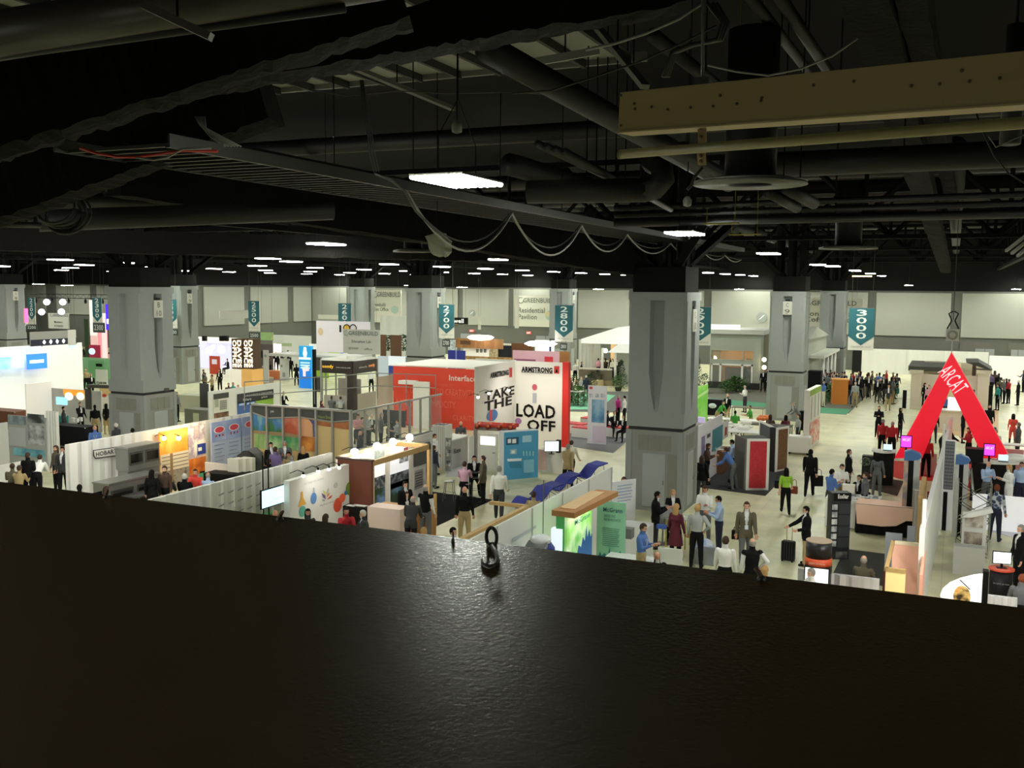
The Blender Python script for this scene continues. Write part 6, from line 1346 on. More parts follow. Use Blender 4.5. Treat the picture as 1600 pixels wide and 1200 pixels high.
wallY('menu_board', 'dark menu board and shelf near the far crowd', 'sign', 1332, 553, 1347, 3.2, mat('20201d', .6), Y=86, z0=1.2)
# porch house on the left of the centre column
PY = at(940, 600, 0).y
pl_, pr_ = onY(920, 560, PY).x, onY(990, 560, PY).x; PWd = pr_-pl_
zb = onY(940, 535, PY).z; zr = onY(960, 511, PY).z
phs = thing('porch_house', 'small show house with white gabled roof and lit porch, left of centre column', 'house', (pl_, PY, 0))
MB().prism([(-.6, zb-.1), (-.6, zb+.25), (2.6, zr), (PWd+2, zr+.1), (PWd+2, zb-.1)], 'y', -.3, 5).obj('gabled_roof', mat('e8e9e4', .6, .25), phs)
X2 = lambda px: onY(px, 580, PY).x-pl_
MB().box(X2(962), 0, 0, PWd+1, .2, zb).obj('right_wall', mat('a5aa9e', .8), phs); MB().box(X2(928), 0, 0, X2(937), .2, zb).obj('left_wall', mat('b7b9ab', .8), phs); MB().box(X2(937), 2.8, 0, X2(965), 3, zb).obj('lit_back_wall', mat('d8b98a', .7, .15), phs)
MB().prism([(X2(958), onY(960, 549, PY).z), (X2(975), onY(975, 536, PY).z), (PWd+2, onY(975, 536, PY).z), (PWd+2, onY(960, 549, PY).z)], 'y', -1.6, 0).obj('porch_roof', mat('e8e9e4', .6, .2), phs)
for px in (946, 966): MB().box(X2(px)-.08, -.9, 0, X2(px)+.08, -.74, zb-.4).obj('porch_post', W_, phs)
zr_ = onY(930, 576, PY-1.2).z
MB().box(X2(913), -1.3, zr_-.08, X2(964), -1.2, zr_+.06).obj('porch_rail', mat('d6d3c4'), phs); MB().box(X2(913), -1.28, zr_-.9, X2(964), -1.22, zr_-.1).obj('railing_infill', mat('6a6250', .8), phs); MB().box(X2(908), -1.4, 0, X2(966), 2.8, zr_-.95).obj('porch_floor', mat('8a7a5a'), phs)
MB().box(X2(940), -2.6, 0, X2(952), -1.4, .5).obj('porch_steps', mat('c9b68a'), phs)
tag(MB().ball((0, 0, 0), .2, 8).obj('wall_lamp', mat('ffe6b4', .5, 6), None, True, onY(946, 548, PY+2.2)), 'warm lamp glowing on the porch house back wall', 'lamp')
area_((pl_+X2(950), PY+1.2, zb-.3), 40, .6, (pl_+X2(950), PY+1.2, 0), (1, .8, .55))
wallY('exhibit_wall', 'white draped partition left of the porch house', 'wall panel', 904, 539, 928, 3.6, mat('c9cbc0', .8), Y=PY+1, folds=.8)
for k, (px, py, r, h, kd, lb) in enumerate(((957, 600, .9, 1.9, 'bush', 'bright bush by the porch steps'), (970, 606, .7, 2.2, 'cone', 'dark cone tree against the right porch wall'), (982, 600, .7, 2.4, 'cone', 'dark cone tree touching the centre column'), (966, 611, .6, .9, 'bush', 'low potted bush on the grey garden carpet'), (930, 602, .7, 1.2, 'bush', 'bush under the porch railing'), (903, 634, .8, 1.3, 'bush', 'green bush right of the red wall edge, near'), (897, 622, .6, 1.6, 'bush', 'dark shrub behind the bush at red edge'), (922, 606, .6, 1.0, 'bush', 'small dark shrub left of the railing bush'))): plant(at(px, py, 0), r, h, lb, kd, LEAFG if k in (0, 3, 5) else LEAFD, k == 3)
table(at(902, 612, 1.0), .8, .8, 1.05, mat('c9c8be'), 'small high table left of the porch house', 0, STEEL)
# ================================================================ BOOTHS BEHIND ARMSTRONG
w = wallS('exhibit_wall', 'brown wooden booth wall with pale oval lamp behind Interface booth', 'wall panel', 712, 528, 786, 592, photo('8a5a30', 'a0713f', 1.0, None, 0, 'noise', (3, 1, .4)), cut=543); w.frect(.1, .75, .32, .35, mat('5a3a1e'), 'dark_lettering', 1)
tag(MB().lathe([(.1, -.28), (.9, -.18), (1.15, 0), (.9, .14), (.1, .2)], 0, 0, 20).obj('oval_lamp', mat('ffffff', .5, 2.5), None, True, onY(751, 527, w.p0.y-1)), 'big white oval lamp above the brown wooden booth', 'lamp')
w = wallS('exhibit_wall', 'white booth wall with small grey pictures behind the white roof', 'wall panel', 724, 543, 764, 592, mat('e0dcd0', .6, .1)); 
for k in range(3): w.rect(744+6*k, 545, 748+6*k, 551, mat('6a6a66'), 'small_picture', 1)
w = wallS('exhibit_wall', 'patterned cream booth wall left of the black screen', 'wall panel', 764, 538, 778, 592, photo('d8cdb0', 'a8946a', 5)); w = wallS('screen_wall', 'black screen booth wall behind the ARMSTRONG sign', 'screen', 778, 538, 799, 592, mat('1b2228', .3)); w.rect(778, 536, 799, 540, WHITE, 'white_header', 1)
w = wallS('exhibit_wall', 'dark brown booth wall right of the black screen', 'wall panel', 799, 536, 833, 590, mat('6b4424', .7)); w = wallS('exhibit_wall', 'lilac booth fascia with dark words and red block above ARMSTRONG', 'fascia', 801, 547, 874, 600, mat('c79aa8', .6, .1)); w.frect(.03, .75, .5, .6, mat('8a4a6a'), 'dark_lettering', 1); w.rect(851, 557, 864, 566, mat('c8283c'), 'red_block', 1)
w = wallS('exhibit_wall', 'white and green lit booth with blue posts behind lilac fascia', 'booth', 836, 531, 866, 590, mat('e6eee8', .5, .4)); w.frect(0, .7, .6, .55, mat('2fae7c', .5, .4), 'green_print', 1); w.frect(.75, 1, .85, .6, mat('2a3a6a'), 'blue_post', 1)
tag(MB().lathe([(.1, -.2), (.8, -.14), (1.1, 0), (.8, .14), (.1, .2)], 0, 0, 20).obj('oval_lamp', mat('ffffff', .5, 2.5), None, True, onY(845, 537, 60)), 'second white oval lamp right, above the green lit booth', 'lamp')
w = wallS('exhibit_wall', 'royal blue booth panels right of the 2700 column', 'wall panel', 700, 547, 727, 600, mat('262f8f', .6)); w.frect(.45, 1, .5, 0, mat('9aa4d8'), 'white_seam', 1)
w = wallS('exhibit_wall', 'low wooden slatted fascia behind the red Interface wall', 'fascia', 727, 556, 801, 604, photo('b58a54', '8a6a3c', 4), cut=561)
w = wallS('exhibit_wall', 'plain white panel wall between Interface and ARMSTRONG walls', 'wall panel', 743, 560, 806, 640, mat('d6d8d4', .7)); w = wallS('exhibit_wall', 'tan crate wall below the 2800 column base', 'wall panel', 874, 549, 890, 600, mat('9a6a38', .7))
w = wallS('exhibit_wall', 'tangle of pale blue plastic booth parts beside the 2700 sign', 'wall panel', 700, 531, 714, 585, photo('8f9a9c', 'c9d4d8', 5))
# ================================================================ RIGHT SIDE: DRAPES, PAVILION, ARCH
for px0, px1, pt, lb in ((1347, 1417, 544, 'long white drape wall right of the 3000 banner'), (1417, 1545, 550, 'middle white drape wall behind the pavilion')):
    a, b = onY(px0, pt, 101), onY(px1, pt, 101); Board('drape_wall', lb, 'curtain', (a.x, 101), (b.x, 101), 0, 2.35, mat('dcdbd6', .85), folds=.7)
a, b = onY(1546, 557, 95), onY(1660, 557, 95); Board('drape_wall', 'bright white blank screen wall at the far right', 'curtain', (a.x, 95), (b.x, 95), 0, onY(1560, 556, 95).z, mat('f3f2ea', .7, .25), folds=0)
PVY = 72.0
pv = thing('pavilion', 'cream pavilion with square columns and dark roofs behind the red arch', 'pavilion', (0, PVY, 0))
PC = mat('d9cfbc', .7); f_ = lambda px: onY(px, 600, PVY).x
for a_, b_ in ((1423, 1440), (1527, 1546)):
    zt_ = onY(a_, 580, PVY).z; MB().box(f_(a_), -.1, 0, f_(b_), .9, zt_).obj('column', PC, pv, False, None, 0, .02); MB().box(f_(a_)-.1, -.2, zt_-.15, f_(b_)+.1, 1.0, zt_+.1).obj('capital', PC, pv)
zt_ = onY(1480, 586, PVY).z; MB().box(f_(1440), .1, zt_-.9, f_(1527), .6, zt_).obj('lintel', PC, pv); MB().box(f_(1440), 5, 0, f_(1545), 5.1, 2.9).obj('back_wall', mat('cfc4ad', .7), pv); MB().box(f_(1418), .0, zt_+.2, f_(1478), 6, zt_+.5).obj('left_roof', mat('44443c', .7), pv)
MB().prism([(f_(1508), onY(1508, 566, PVY).z), (f_(1528), onY(1528, 566, PVY).z), (f_(1550), onY(1550, 578, PVY).z), (f_(1538), onY(1538, 576, PVY).z)], 'y', -.3, 4).obj('right_roof', mat('3c3b34', .7), pv)
MB().box(f_(1420)-.35, -.1, .0, f_(1420)-.1, .1, onY(1420, 610, PVY).z).obj('dark_side', BLACK, pv); MB().box(f_(1548)-.1, -.1, 0, f_(1548)+.15, .1, onY(1548, 602, PVY).z).obj('dark_side', BLACK, pv)
MB().box(f_(1518), .2, .3, f_(1524), .5, 3.1).obj('brown_door', mat('5a4030'), pv)
tan = carpet('carpet', 'tan wood floor of the pavilion behind the red arch', [(1440, 672), (1560, 690), (1560, 640), (1440, 632)], mat('c9a57c', .6), .02)
ic = wallY('counter', 'cream bar counter seen through the red arch', 'counter', 1463, 641, 1503, 1.15, mat('d9cdb9', .6), th=.8); MB().box(-.1, -.1, 1.15, ic.L+.1, .9, 1.2).obj('white_top', WHITE, ic.o)
screen(onY(1497, 640, ic.p0.y+.4), 1.1, .7, 0, 'white glowing screen on the cream bar counter', mat('f4f6f6', .4, 1.2), 1.2, False)
wallY('exhibit_wall', 'cream back display with dark shelf inside the arch', 'wall panel', 1476, 607, 1502, 3.0, mat('e9dfb0', .6, .2), Y=PVY+3); 
# red letter-A arch
ay = at(1410, 702, 1.0).y; ARY = 44.5
ap = {k: onY(*v, ARY) for k, v in dict(top=(1487, 551), bl=(1398, 716), bli=(1441, 716), inn=(1485, 607), bri=(1537, 716), br=(1578, 716)).items()}
pts = [ap[k] for k in ('top', 'br', 'bri', 'inn', 'bli', 'bl')]
arch = tag(MB().prism([(p.x-ap['top'].x, max(p.z, .02)) for p in pts], 'y', 0, .9).obj('red_arch', mat('f2102e', .45, .3), None, False, (ap['top'].x, ARY, 0), 0), 'huge bright red letter A arch with white ARCAT lettering', 'arch')
lt = bpy.data.objects.new('lettering', text_mesh('ARCAT', mat('ffc8cc', .5, .6), .0)); COL.objects.link(lt); lt.parent = arch
p_, q_ = onY(1482, 578, ARY), onY(1511, 614, ARY); d_ = q_-p_
lt.location = (p_.x-ap['top'].x-.42, -.03, p_.z-.12); lt.rotation_euler = (0, math.atan2(-d_.z, d_.x), 0); lt.scale = (d_.length, 1, .62)
rg = thing('rigging_bridle', 'black rigging straps and pale round plate above the red arch', 'rigging', onY(1487, 551, ARY+.4))
T_ = onY(1488, 490, ARY+.4)-onY(1487, 551, ARY+.4)
MB().tube([(0, 0, 0), (0, 0, .5)], .02, 6).obj('pin', STEEL, rg); MB().box(-.25, -.02, .48, .25, .03, .98).obj('plate', mat('a9a89a', .4), rg); MB().tube([(.16*math.cos(a), -.04, .73+.16*math.sin(a)) for a in [R(20*i) for i in range(19)]], .035, 6).obj('ring', mat('8a897c'), rg)
for s_ in (-1, 1): MB().tube([(s_*.22, 0, .98), (s_*.06, 0, T_.z*.82), (s_*.18, 0, T_.z), (s_*.02, .0, T_.z+.1)], .03, 6).obj('strap', BLACK, rg)
MB().tube([(0, 0, T_.z*.85), (0, 0, 13.9-onY(1487, 551, ARY).z)], .015, 6).obj('chain', mat('2a2a28'), rg)
def arc_counter(px0, px1, py, h, Y, label, dk):
    a, b = onY(px0, py, Y), onY(px1, py, Y); L = b.x-a.x; o = thing('counter', label, 'counter', (a.x, Y, 0))
    pts = [(L*t, -.35*math.sin(math.pi*t)) for t in [i/12 for i in range(13)]]; MB().prism(pts+[(x, y+.7) for x, y in reversed(pts)], 'z', a.z-.06, a.z).obj('white_top', WHITE, o)
    MB().prism([(L*.08, -.05), (L*.5, -.2), (L*.92, -.05), (L*.92, .45), (L*.08, .45)], 'z', 0, a.z-.06).obj('body', dk, o); return a.z
zc = arc_counter(1362, 1400, 703, 1, 43.0, 'white topped curved black counter at left foot of the red arch', mat('16130f', .5)); zc2 = arc_counter(1512, 1594, 718, 1, 41.3, 'white topped curved counter at the right foot of the red arch', mat('1b1716', .5))
carpet('carpet', 'red carpet under the left counter of the arch', [(1378, 738), (1404, 748), (1460, 752), (1470, 725), (1392, 720)], mat('c8281e', .9), .015); carpet('carpet', 'red carpet patch right of the tall black banners', [(1500, 748), (1552, 762), (1600, 740), (1600, 716), (1500, 720)], mat('cf2a22', .9), .015)
o = tag(MB().prism([(0, 0), (1.0, 0), (1.0, .9), (0, .9)], 'x', 0, .05).obj('red_panel', mat('c9262a', .5), None, False, (at(1512, 755, 0).x, at(1512, 755, 0).y, 0)), 'x', 'panel'); bpy.data.objects.remove(o)
wallS('display_board', 'bright red low display panel right of the tall black banners', 'panel', 1503, 736, 1518, 762, mat('e0282a', .5))
for (px, py, w_, lb) in ((1413, 690, 17, 'left'), (1543, 703, 17, 'right')):
    Y_ = 42.4 if lb == 'left' else 40.9; a, b = onY(px-w_/2+4, py-9, Y_), onY(px+w_/2+2, py+9, Y_)
    o = thing('monitor', '%s monitor glowing magenta with ARCAT on the arch counter' % lb, 'screen', (a.x, Y_, b.z)); wd, hh = b.x-a.x, a.z-b.z
    MB().box(-.03, 0, -.03, wd+.03, .05, hh+.03).obj('case', BLACK, o); MB().box(0, -.01, 0, wd, 0, hh).obj('display', mat('c93cf0', .4, 1.0), o); letters(o, 'ARCAT', mat('f3c8ff', .5, 1.2), wd*.1, -.016, hh*.55, wd*.8, hh*.25)
    MB().box(wd*.4, .01, -(b.z-(zc if lb == 'left' else zc2)), wd*.6, .04, 0).obj('neck', BLACK, o)
for px, py, Y_, z_, lb in ((1387, 696, 43.1, zc, 'open laptop on the left curved counter'), (1568, 711, 41.4, zc2, 'open pale laptop on the right curved counter')):
    q = onY(px, py, Y_); laptop((q.x, Y_), z_, 0, lb, mat('c9dfe2', .4, .6))
tag(MB().ball((0, 0, .1), .5, 10, 0, 1, .6, .35).obj('white_dome', mat('eeeae4', .5), None, True, (onY(1587, 712, 41.8).x, 41.8, zc2)), 'white dome shape at the right end of the arch counter', 'display')
tag(MB().box(-.4, -.05, 0, .4, .1, 1.4).obj('pinkish_panel', mat('d0a0a0', .6), None, False, (onY(1583, 700, 46).x, 46, 0)), 'pinkish slim panel behind the arch counter at right', 'panel')
table(at(1574, 695, .9), 2.6, .7, .95, mat('e9e6e0'), 'white table right of the arch near the red coat', 0, BLACK)
tag(MB().box(-.3, -.3, 0, .3, .3, .5).obj('black_box', BLACK, None, False, (onY(1522, 706, 42).x, 41.0, zc2)), 'black box under the right magenta monitor', 'box') 
wb = wallS('exhibit_wall', 'pale pink translucent panels between the tall banners under the arch', 'wall panel', 1441, 708, 1464, 742, glass('e6c0bc', .75)); 
# ================================================================ ECOSTAR TABLES AND NEAR RIGHT
er = Board('literature_rack', 'black EcoStar literature rack with leaflets down the left side', 'rack', at(1296, 874, 0), at(1326, 874, 0), 0, onY(1296, 770, at(1296, 874).y).z, mat('1d1f21', .5), th=.35)
er.frect(.1, 1, 1, .88, mat('141414'), 'header', 1); er.ftext('EcoStar', .3, .985, .85, .92, WHITE, 'lettering', 2, .03)
for k in range(6): er.frect(.02, .83-.11*k, .3, .75-.11*k, photo('e6e6e2', '8a8e94', 6), 'leaflet', 2)
for k in range(4): er.frect(.36, .84-.17*k, .97, .69-.17*k, mat('33363a', .4), 'dark_brochure', 2)
er.frect(.3, .12, .9, .02, photo('8a8a84', '3a3a38', 4), 'low_shelf', 2)
table(at(1334, 777, .98), 1.7, 1.1, .98, mat('f0eeea'), 'white draped table with leaflets behind the EcoStar rack', 0, None, mat('ece9e2', .85))
for k, (px, py) in enumerate(((1328, 752), (1338, 750), (1322, 772), (1336, 775), (1330, 762), (1342, 764))): tag(MB().box(-.16, -.11, 0, .16, .11, .02+.03*(k % 3)).obj('leaflet_stack', photo('f0f0ec', '6a6e78', 7), None, False, (at(1334, 777, .98).x-.6+.24*k, at(1334, 777, .98).y-.3+.22*(k % 3), .99)), 'stack of leaflets on the white draped table', 'papers', 'leaflet stacks on the EcoStar table')
tag(MB().box(-.2, -.15, 0, .2, .15, .35).obj('cream_box', mat('e9e3d2'), None, False, (at(1334, 777, .98).x-.2, at(1334, 777, .98).y+.35, .99)), 'cream box standing at the back of the white draped table', 'box')
tb = table(at(1390, 788, .98), 2.0, .9, 1.0, mat('f0e6dc'), 'table with peach cloth draped over black cloth', 0, None, mat('14110f', .85)); 
cl = MB(); cl.poly([(-1.02, -.47, 1.012), (1.02, -.47, 1.012), (1.02, .47, 1.012), (-1.02, .47, 1.012)]); cl.poly([(-1.02, -.52, 1.01), (1.02, -.52, 1.01), (1.0, -.56, .62), (.55, -.56, .6), (.25, -.56, .4), (-.2, -.56, .34), (-.95, -.56, .36)]); tag(cl.obj('peach_cloth', mat('efc6b0', .85), None, False, tb.location), 'peach cloth hanging over the front of the black draped table', 'tablecloth')
carpet('carpet', 'black carpet of the peach cloth table', [(1322, 812), (1420, 832), (1440, 790), (1340, 785)], mat('0e0d0c', .95)); carpet('carpet', 'dark brown carpet behind the peach cloth table', [(1350, 762), (1402, 775), (1412, 752), (1365, 745)], mat('3a2a22', .95))
carpet('carpet', 'dark grey carpet around the seated man near the ledge', [(1320, 858), (1400, 868), (1400, 920), (1300, 900)], mat('3b3b38', .95), .014)
tag(MB().ball((0, 0, .18), .25, 8).obj('plastic_bag', mat('8a8c8e', .3), None, True, at(1404, 822, 0)), 'grey crumpled plastic bag on the floor by black banner', 'bag')
tag(MB().box(-.3, -.2, 0, .3, .2, 1.0).obj('black_stand', mat('1a1a1c', .5), None, False, at(1358, 748, 0)), 'dark stand carrying a small potted plant near arch', 'stand'); plant(at(1352, 728, 1.0), .22, .3, 'small grey green plant on the dark stand', 'bush', mat('6f7f66', .7, 0, 0, 0, .3, 6), False, 1.0)
# kiosk with orange band
kx = at(1280, 845, 1.85); kb = thing('round_kiosk', 'black round kiosk with orange band and bright white panel', 'kiosk', (kx.x, kx.y, 0))
MB().lathe([(.31, 1.45), (.31, 1.85)], 0, 0, 32).obj('black_drum', mat('131011', .4), kb, True); MB().lathe([(.32, 1.27), (.32, 1.45)], 0, 0, 32).obj('orange_band', mat('d8552a', .5), kb, True); MB().lathe([(.31, 1.85), (.31, 1.87)], 0, 0, 32).obj('wooden_top', mat('b09a80', .6), kb)
MB().box(-.3, -.25, 0, .3, .25, 1.27).obj('base', mat('121213', .4), kb); MB().box(-.27, -.27, .75, .27, -.25, 1.22).obj('bright_panel', mat('f2f4f4', .5, .6), kb); letters(kb, 'GREEN ADVISOR', mat('f3c9b4'), -.2, -.33, 1.33, .4, .05)
wallY('half_wall', 'grey pleated low drape left of the peach wooden booth, by the ledge', 'curtain', 1299, 897, 1374, 1.0, mat('c9c9c9', .85), folds=.25); wallY('half_wall', 'white low panel left of the round kiosk', 'wall panel', 1247, 888, 1268, 1.05, mat('d9dad8', .7))
# peach wood box booth
kq = at(1384, 889, 1.9); bz = thing('wooden_booth', 'open wooden booth with peach panels and yellow lit end', 'booth', (kq.x, kq.y, 0))
p2 = at(1399, 846, 1.9); dp_ = p2.y-kq.y; wB = at(1415, 893, 1.9).x-kq.x; wB2 = .75
PEA = mat('e9a78e', .6, .08)
MB().box(0, 0, 0, wB, .06, 1.85).obj('yellow_end', mat('f2dc96', .6, .25), bz); MB().box(0, -.02, 1.85, wB, .08, 1.93).obj('top_beam', WOOD, bz); MB().box(-.03, 0, 1.85, .05, dp_, 1.93).obj('left_beam', WOOD, bz); MB().box(0, dp_-.08, 1.85, wB2, dp_, 1.93).obj('back_beam', mat('e9dcc0'), bz); MB().box(wB2-.06, 0, 0, wB2, dp_, 1.85).obj('peach_wall', PEA, bz); MB().box(0, dp_-.06, 0, wB2, dp_, 1.85).obj('back_wall', mat('f0b9a2', .6, .05), bz); MB().box(-.05, -.03, 0, 0, .05, 1.85).obj('dark_post', mat('4a1a12'), bz)
wp = thing('leaning_planks', 'pale wooden stud frame right of the peach booth', 'frame', at(1432, 900, 0)); 
for k in range(4): MB().box(-.05+.02*k, .1+k*.9, 0, .04+.02*k, .2+k*.9, 2.2).obj('stud', WOOD, wp)
MB().box(-.05, 0, 2.2, .08, 3.2, 2.28).obj('top_plate', WOOD, wp)
for px, py, px1, lb in ((1384, 832, 1410, 'grey blue tall partition left of the wooden studs'), (1418, 822, 1430, 'narrow grey partition behind the wooden studs')): wallS('partition', lb, 'wall panel', px, py, px1, py+86, mat('a3a9b4', .6))
# tall narrow banner stands and the long white wall seen edge-on
def tall_banner(px0, px1, pt, pb, label, face, flip=False):
    a = at(px0, pb, 0); Y = a.y; b = onY(px1, pb, Y); z = onY(px0, pt, Y).z; o = thing('tall_banner', label, 'banner', (a.x, Y, 0)); L = b.x-a.x
    MB().box(L*.28, 0, 0, L*.62, .12, z*.93).obj('black_panel', BLACK, o); MB().box(0, -.02, 0, L*.28, .1, z).obj('picture_strip', face, o)
    MB().box(L*.62, 0, 0, L, .15, z*.93).obj('silver_side', mat('b9bbb9', .4, 0, .3), o); pts = [(0, z), (L*.4, z*1.02), (L*.95, z*.985), (L*1.1, z*.95), (L*.9, z*.915), (L*.5, z*.9), (0, z*.9)]
    MB().prism(pts, 'y', -.05, .3).obj('curved_head', mat('3f6ea8', .5), o); return o
tall_banner(1407, 1432, 705, 838, 'tall black banner stand with blue curved top, left of the long white wall', photo('3a66a0', 'd8b48a', 2)); tb_ = tall_banner(1487, 1508, 712, 838, 'second tall black banner stand with blue violet top, right of mesh panel', mat('c4c6c6'))
xw = at(1460, 800, 0).x; 
ew = Board('exhibit_wall', 'long white wall seen edge-on, running toward the ledge at right', 'wall panel', (xw+.35, 47), (-.52, 24.5), 0, 2.5, mat('e6e5e2', .6), th=.12)
MB().tube([(ew.L*.98, .06, 0), (ew.L*.98, .06, 3.1)], .05, 8).obj('white_pole', WHITE, ew.o)
wd_ = tag(MB().box(-.04, -.04, 0, .04, .04, 3.6).obj('white_pole', WHITE, None, False, at(1467, 830, 0)), 'tall white pole left of the mesh panel', 'pole')
msh = thing('mesh_panel', 'white wire mesh display panel between the tall banners', 'display', at(1471, 828, 0)); ml = onY(1486, 800, at(1471, 828).y).x-at(1471, 828).x
g_ = MB()
for i in range(9): g_.tube([(ml*i/8, 0, 1.4), (ml*i/8, 0, 3.0)], .012, 4)
for i in range(15): g_.tube([(0, 0, 1.4+1.6*i/14), (ml, 0, 1.4+1.6*i/14)], .012, 4)
g_.obj('wire_grid', mat('5a5d60', .4), msh); MB().box(-.04, .04, 0, ml+.04, .08, 3.05).obj('white_back', mat('e8e8e6', .6, .1), msh); MB().box(0, -.03, 0, ml*.5, .03, 1.3).obj('black_base', BLACK, msh)
wallS('display_case', 'pinkish pleated fabric panel left of the long white wall', 'display', 1428, 766, 1449, 848, mat('cfc9c4', .7), folds=.3); wallS('display_board', 'dark red slim panel beside the pleated fabric panel', 'panel', 1449, 768, 1458, 818, mat('8f1d1c', .6))
# space-frame, photo rack and sail
sf = thing('truss_frame', 'light grey lattice truss frame next to the curved photo rack', 'truss', at(1492, 868, 0)); b = MB(); c1 = [(0, 0), (.9, 0), (.9, .5), (0, .5)]
for x, y in c1: MB().tube([(x, y, 0), (x, y, 2.3)], .02, 6).obj('upright', CHROME, sf)
for i in range(4):
    for j in range(4):
        a, c = c1[j], c1[(j+1) % 4]; b.tube([(a[0], a[1], .55*i), (c[0], c[1], .55*(i+1))], .012, 4); b.tube([(c[0], c[1], .55*i), (a[0], a[1], .55*(i+1))], .012, 4)
b.obj('lattice', CHROME, sf)
cr_ = thing('photo_rack', 'curved white rack with three framed photos and green leaf picture', 'rack', at(1503, 880, 0)); rz = onY(1503, 800, at(1503, 880).y).z
MB().prism([(-.05, .05), (.6, .05), (.6, .15), (-.05, .15)], 'z', 0, rz).obj('back_panel', mat('dcdcd8', .6), cr_)
for k, m_ in enumerate((photo('8a8074', 'd8d0c4', 3), photo('4a4038', 'b8ac9c', 3), photo('2f7a2a', '6fc84a', 3))): MB().box(.02, .02, rz*(.72-.33*k), .5, .05, rz*(.95-.33*k)).obj('framed_photo', m_, cr_)
MB().prism([(-.1, rz-.15), (.1, rz), (.7, rz+.2), (.75, rz+.08), (.2, rz-.12)], 'y', -.1, .2).obj('curved_top', mat('e6e8e2', .5), cr_)
rc_ = at(1500, 895, 0); tag(MB().box(-.2, -.2, 0, .6, .2, .8).obj('counter', mat('b9b8b2', .6), None, False, rc_), 'pale counter block under the curved photo rack', 'counter')
sl = Board('sail_display', 'white rounded sail display with orange and green logo, black edge', 'display', at(1467, 958, .9), at(1538, 968, .9), .0, 1.0, mat('17171a', .5), th=.03); bpy.data.objects.remove(sl.o)
Ys = at(1500, 955, 1.1).y; sp = lambda px, py: onY(px, py, Ys)
o_ = sp(1470, 960); spts = [(1536, 897), (1520, 899), (1500, 904), (1484, 911), (1473, 920), (1469, 930), (1472, 942), (1482, 953), (1500, 962), (1536, 968)]
S_ = [sp(*p) for p in spts]; sl = tag(MB().prism([(p.x-o_.x, p.z) for p in S_], 'y', 0, .06).obj('sail_display', mat('f3f3f1', .5, .35), None, False, (o_.x, Ys, 0)), 'white rounded sail display with orange and green logo, black edge', 'display')
e0, e1 = sp(1536, 892), sp(1541, 972); MB().box(e0.x-o_.x, -.05, 0, e1.x-o_.x, .2, e0.z).obj('black_edge', BLACK, sl)
c_ = sp(1503, 932); MB().prism([(c_.x-o_.x+.17*math.cos(a), c_.z+.24*math.sin(a)) for a in [R(18*i) for i in range(20)]], 'y', -.02, -.01).obj('logo_disc', photo('e8882a', '3a2a1c', 4, 'f3c878'), sl); MB().prism([(c_.x-o_.x-.08+.08*math.cos(a), c_.z-.2+.07*math.sin(a)) for a in [R(30*i) for i in range(12)]], 'y', -.03, -.02).obj('green_dot', mat('5fb04a'), sl)
MB().tube([(sp(1500, 904).x-o_.x, -.1, sp(1500, 904).z), (sp(1515, 913).x-o_.x, -.4, sp(1515, 913).z)], .012, 5).obj('lamp_arm', BLACK, sl)
kq = at(1565, 888, 1.05); pk = thing('round_pedestal', 'black round pedestal with orange top at right edge', 'pedestal', (kq.x, kq.y, 0)); MB().lathe([(.27, 0), (.27, 1.02)], 0, 0, 28).obj('body', mat('161416', .5), pk, True); MB().lathe([(.3, 1.02), (.3, 1.06)], 0, 0, 28).obj('orange_top', mat('cf4a2c', .5), pk)
letters(pk, 'bright green', mat('8a8a8a'), -.18, -.285, .7, .36, .045); screen((kq.x, kq.y), .4, .28, .12, 'white screened monitor on the round black pedestal', mat('eef0f2', .4, .9), 1.06)
wallY('half_wall', 'grey pleated low drape at the right bottom, beside the sail', 'curtain', 1540, 930, 1590, 1.0, mat('c4c5c6', .85), folds=.25)
# overlit white booth at right
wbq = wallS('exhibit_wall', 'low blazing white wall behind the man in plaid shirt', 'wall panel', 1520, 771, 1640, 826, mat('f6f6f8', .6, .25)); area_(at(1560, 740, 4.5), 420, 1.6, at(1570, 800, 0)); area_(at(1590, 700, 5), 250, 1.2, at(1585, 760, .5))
carpet('carpet', 'pale lilac floor of the blazing white booth', [(1510, 820), (1600, 845), (1640, 800), (1560, 790)], mat('d8d8e2', .8), .01)
tag(MB().box(-.6, -.3, 0, .6, .3, 1.0).obj('blue_counter', mat('2c3350', .5), None, False, at(1594, 776, 0)), 'navy counter with white top edge at far right', 'counter'); plant(at(1587, 822, 0), .35, .9, 'grass-like potted plant at the right edge', 'grass', mat('5f7a4a', .7, 0, 0, 0, .3, 6))
ms = thing('metal_stand', 'slanted grey metal stand left of the blazing white wall', 'stand', at(1510, 815, 0)); MB().tube([(-.25, 0, 0), (.05, 0, 1.9)], .04, 6).obj('rod', CHROME, ms); MB().tube([(.3, 0, 0), (.05, 0, 1.9)], .04, 6).obj('rod', CHROME, ms)
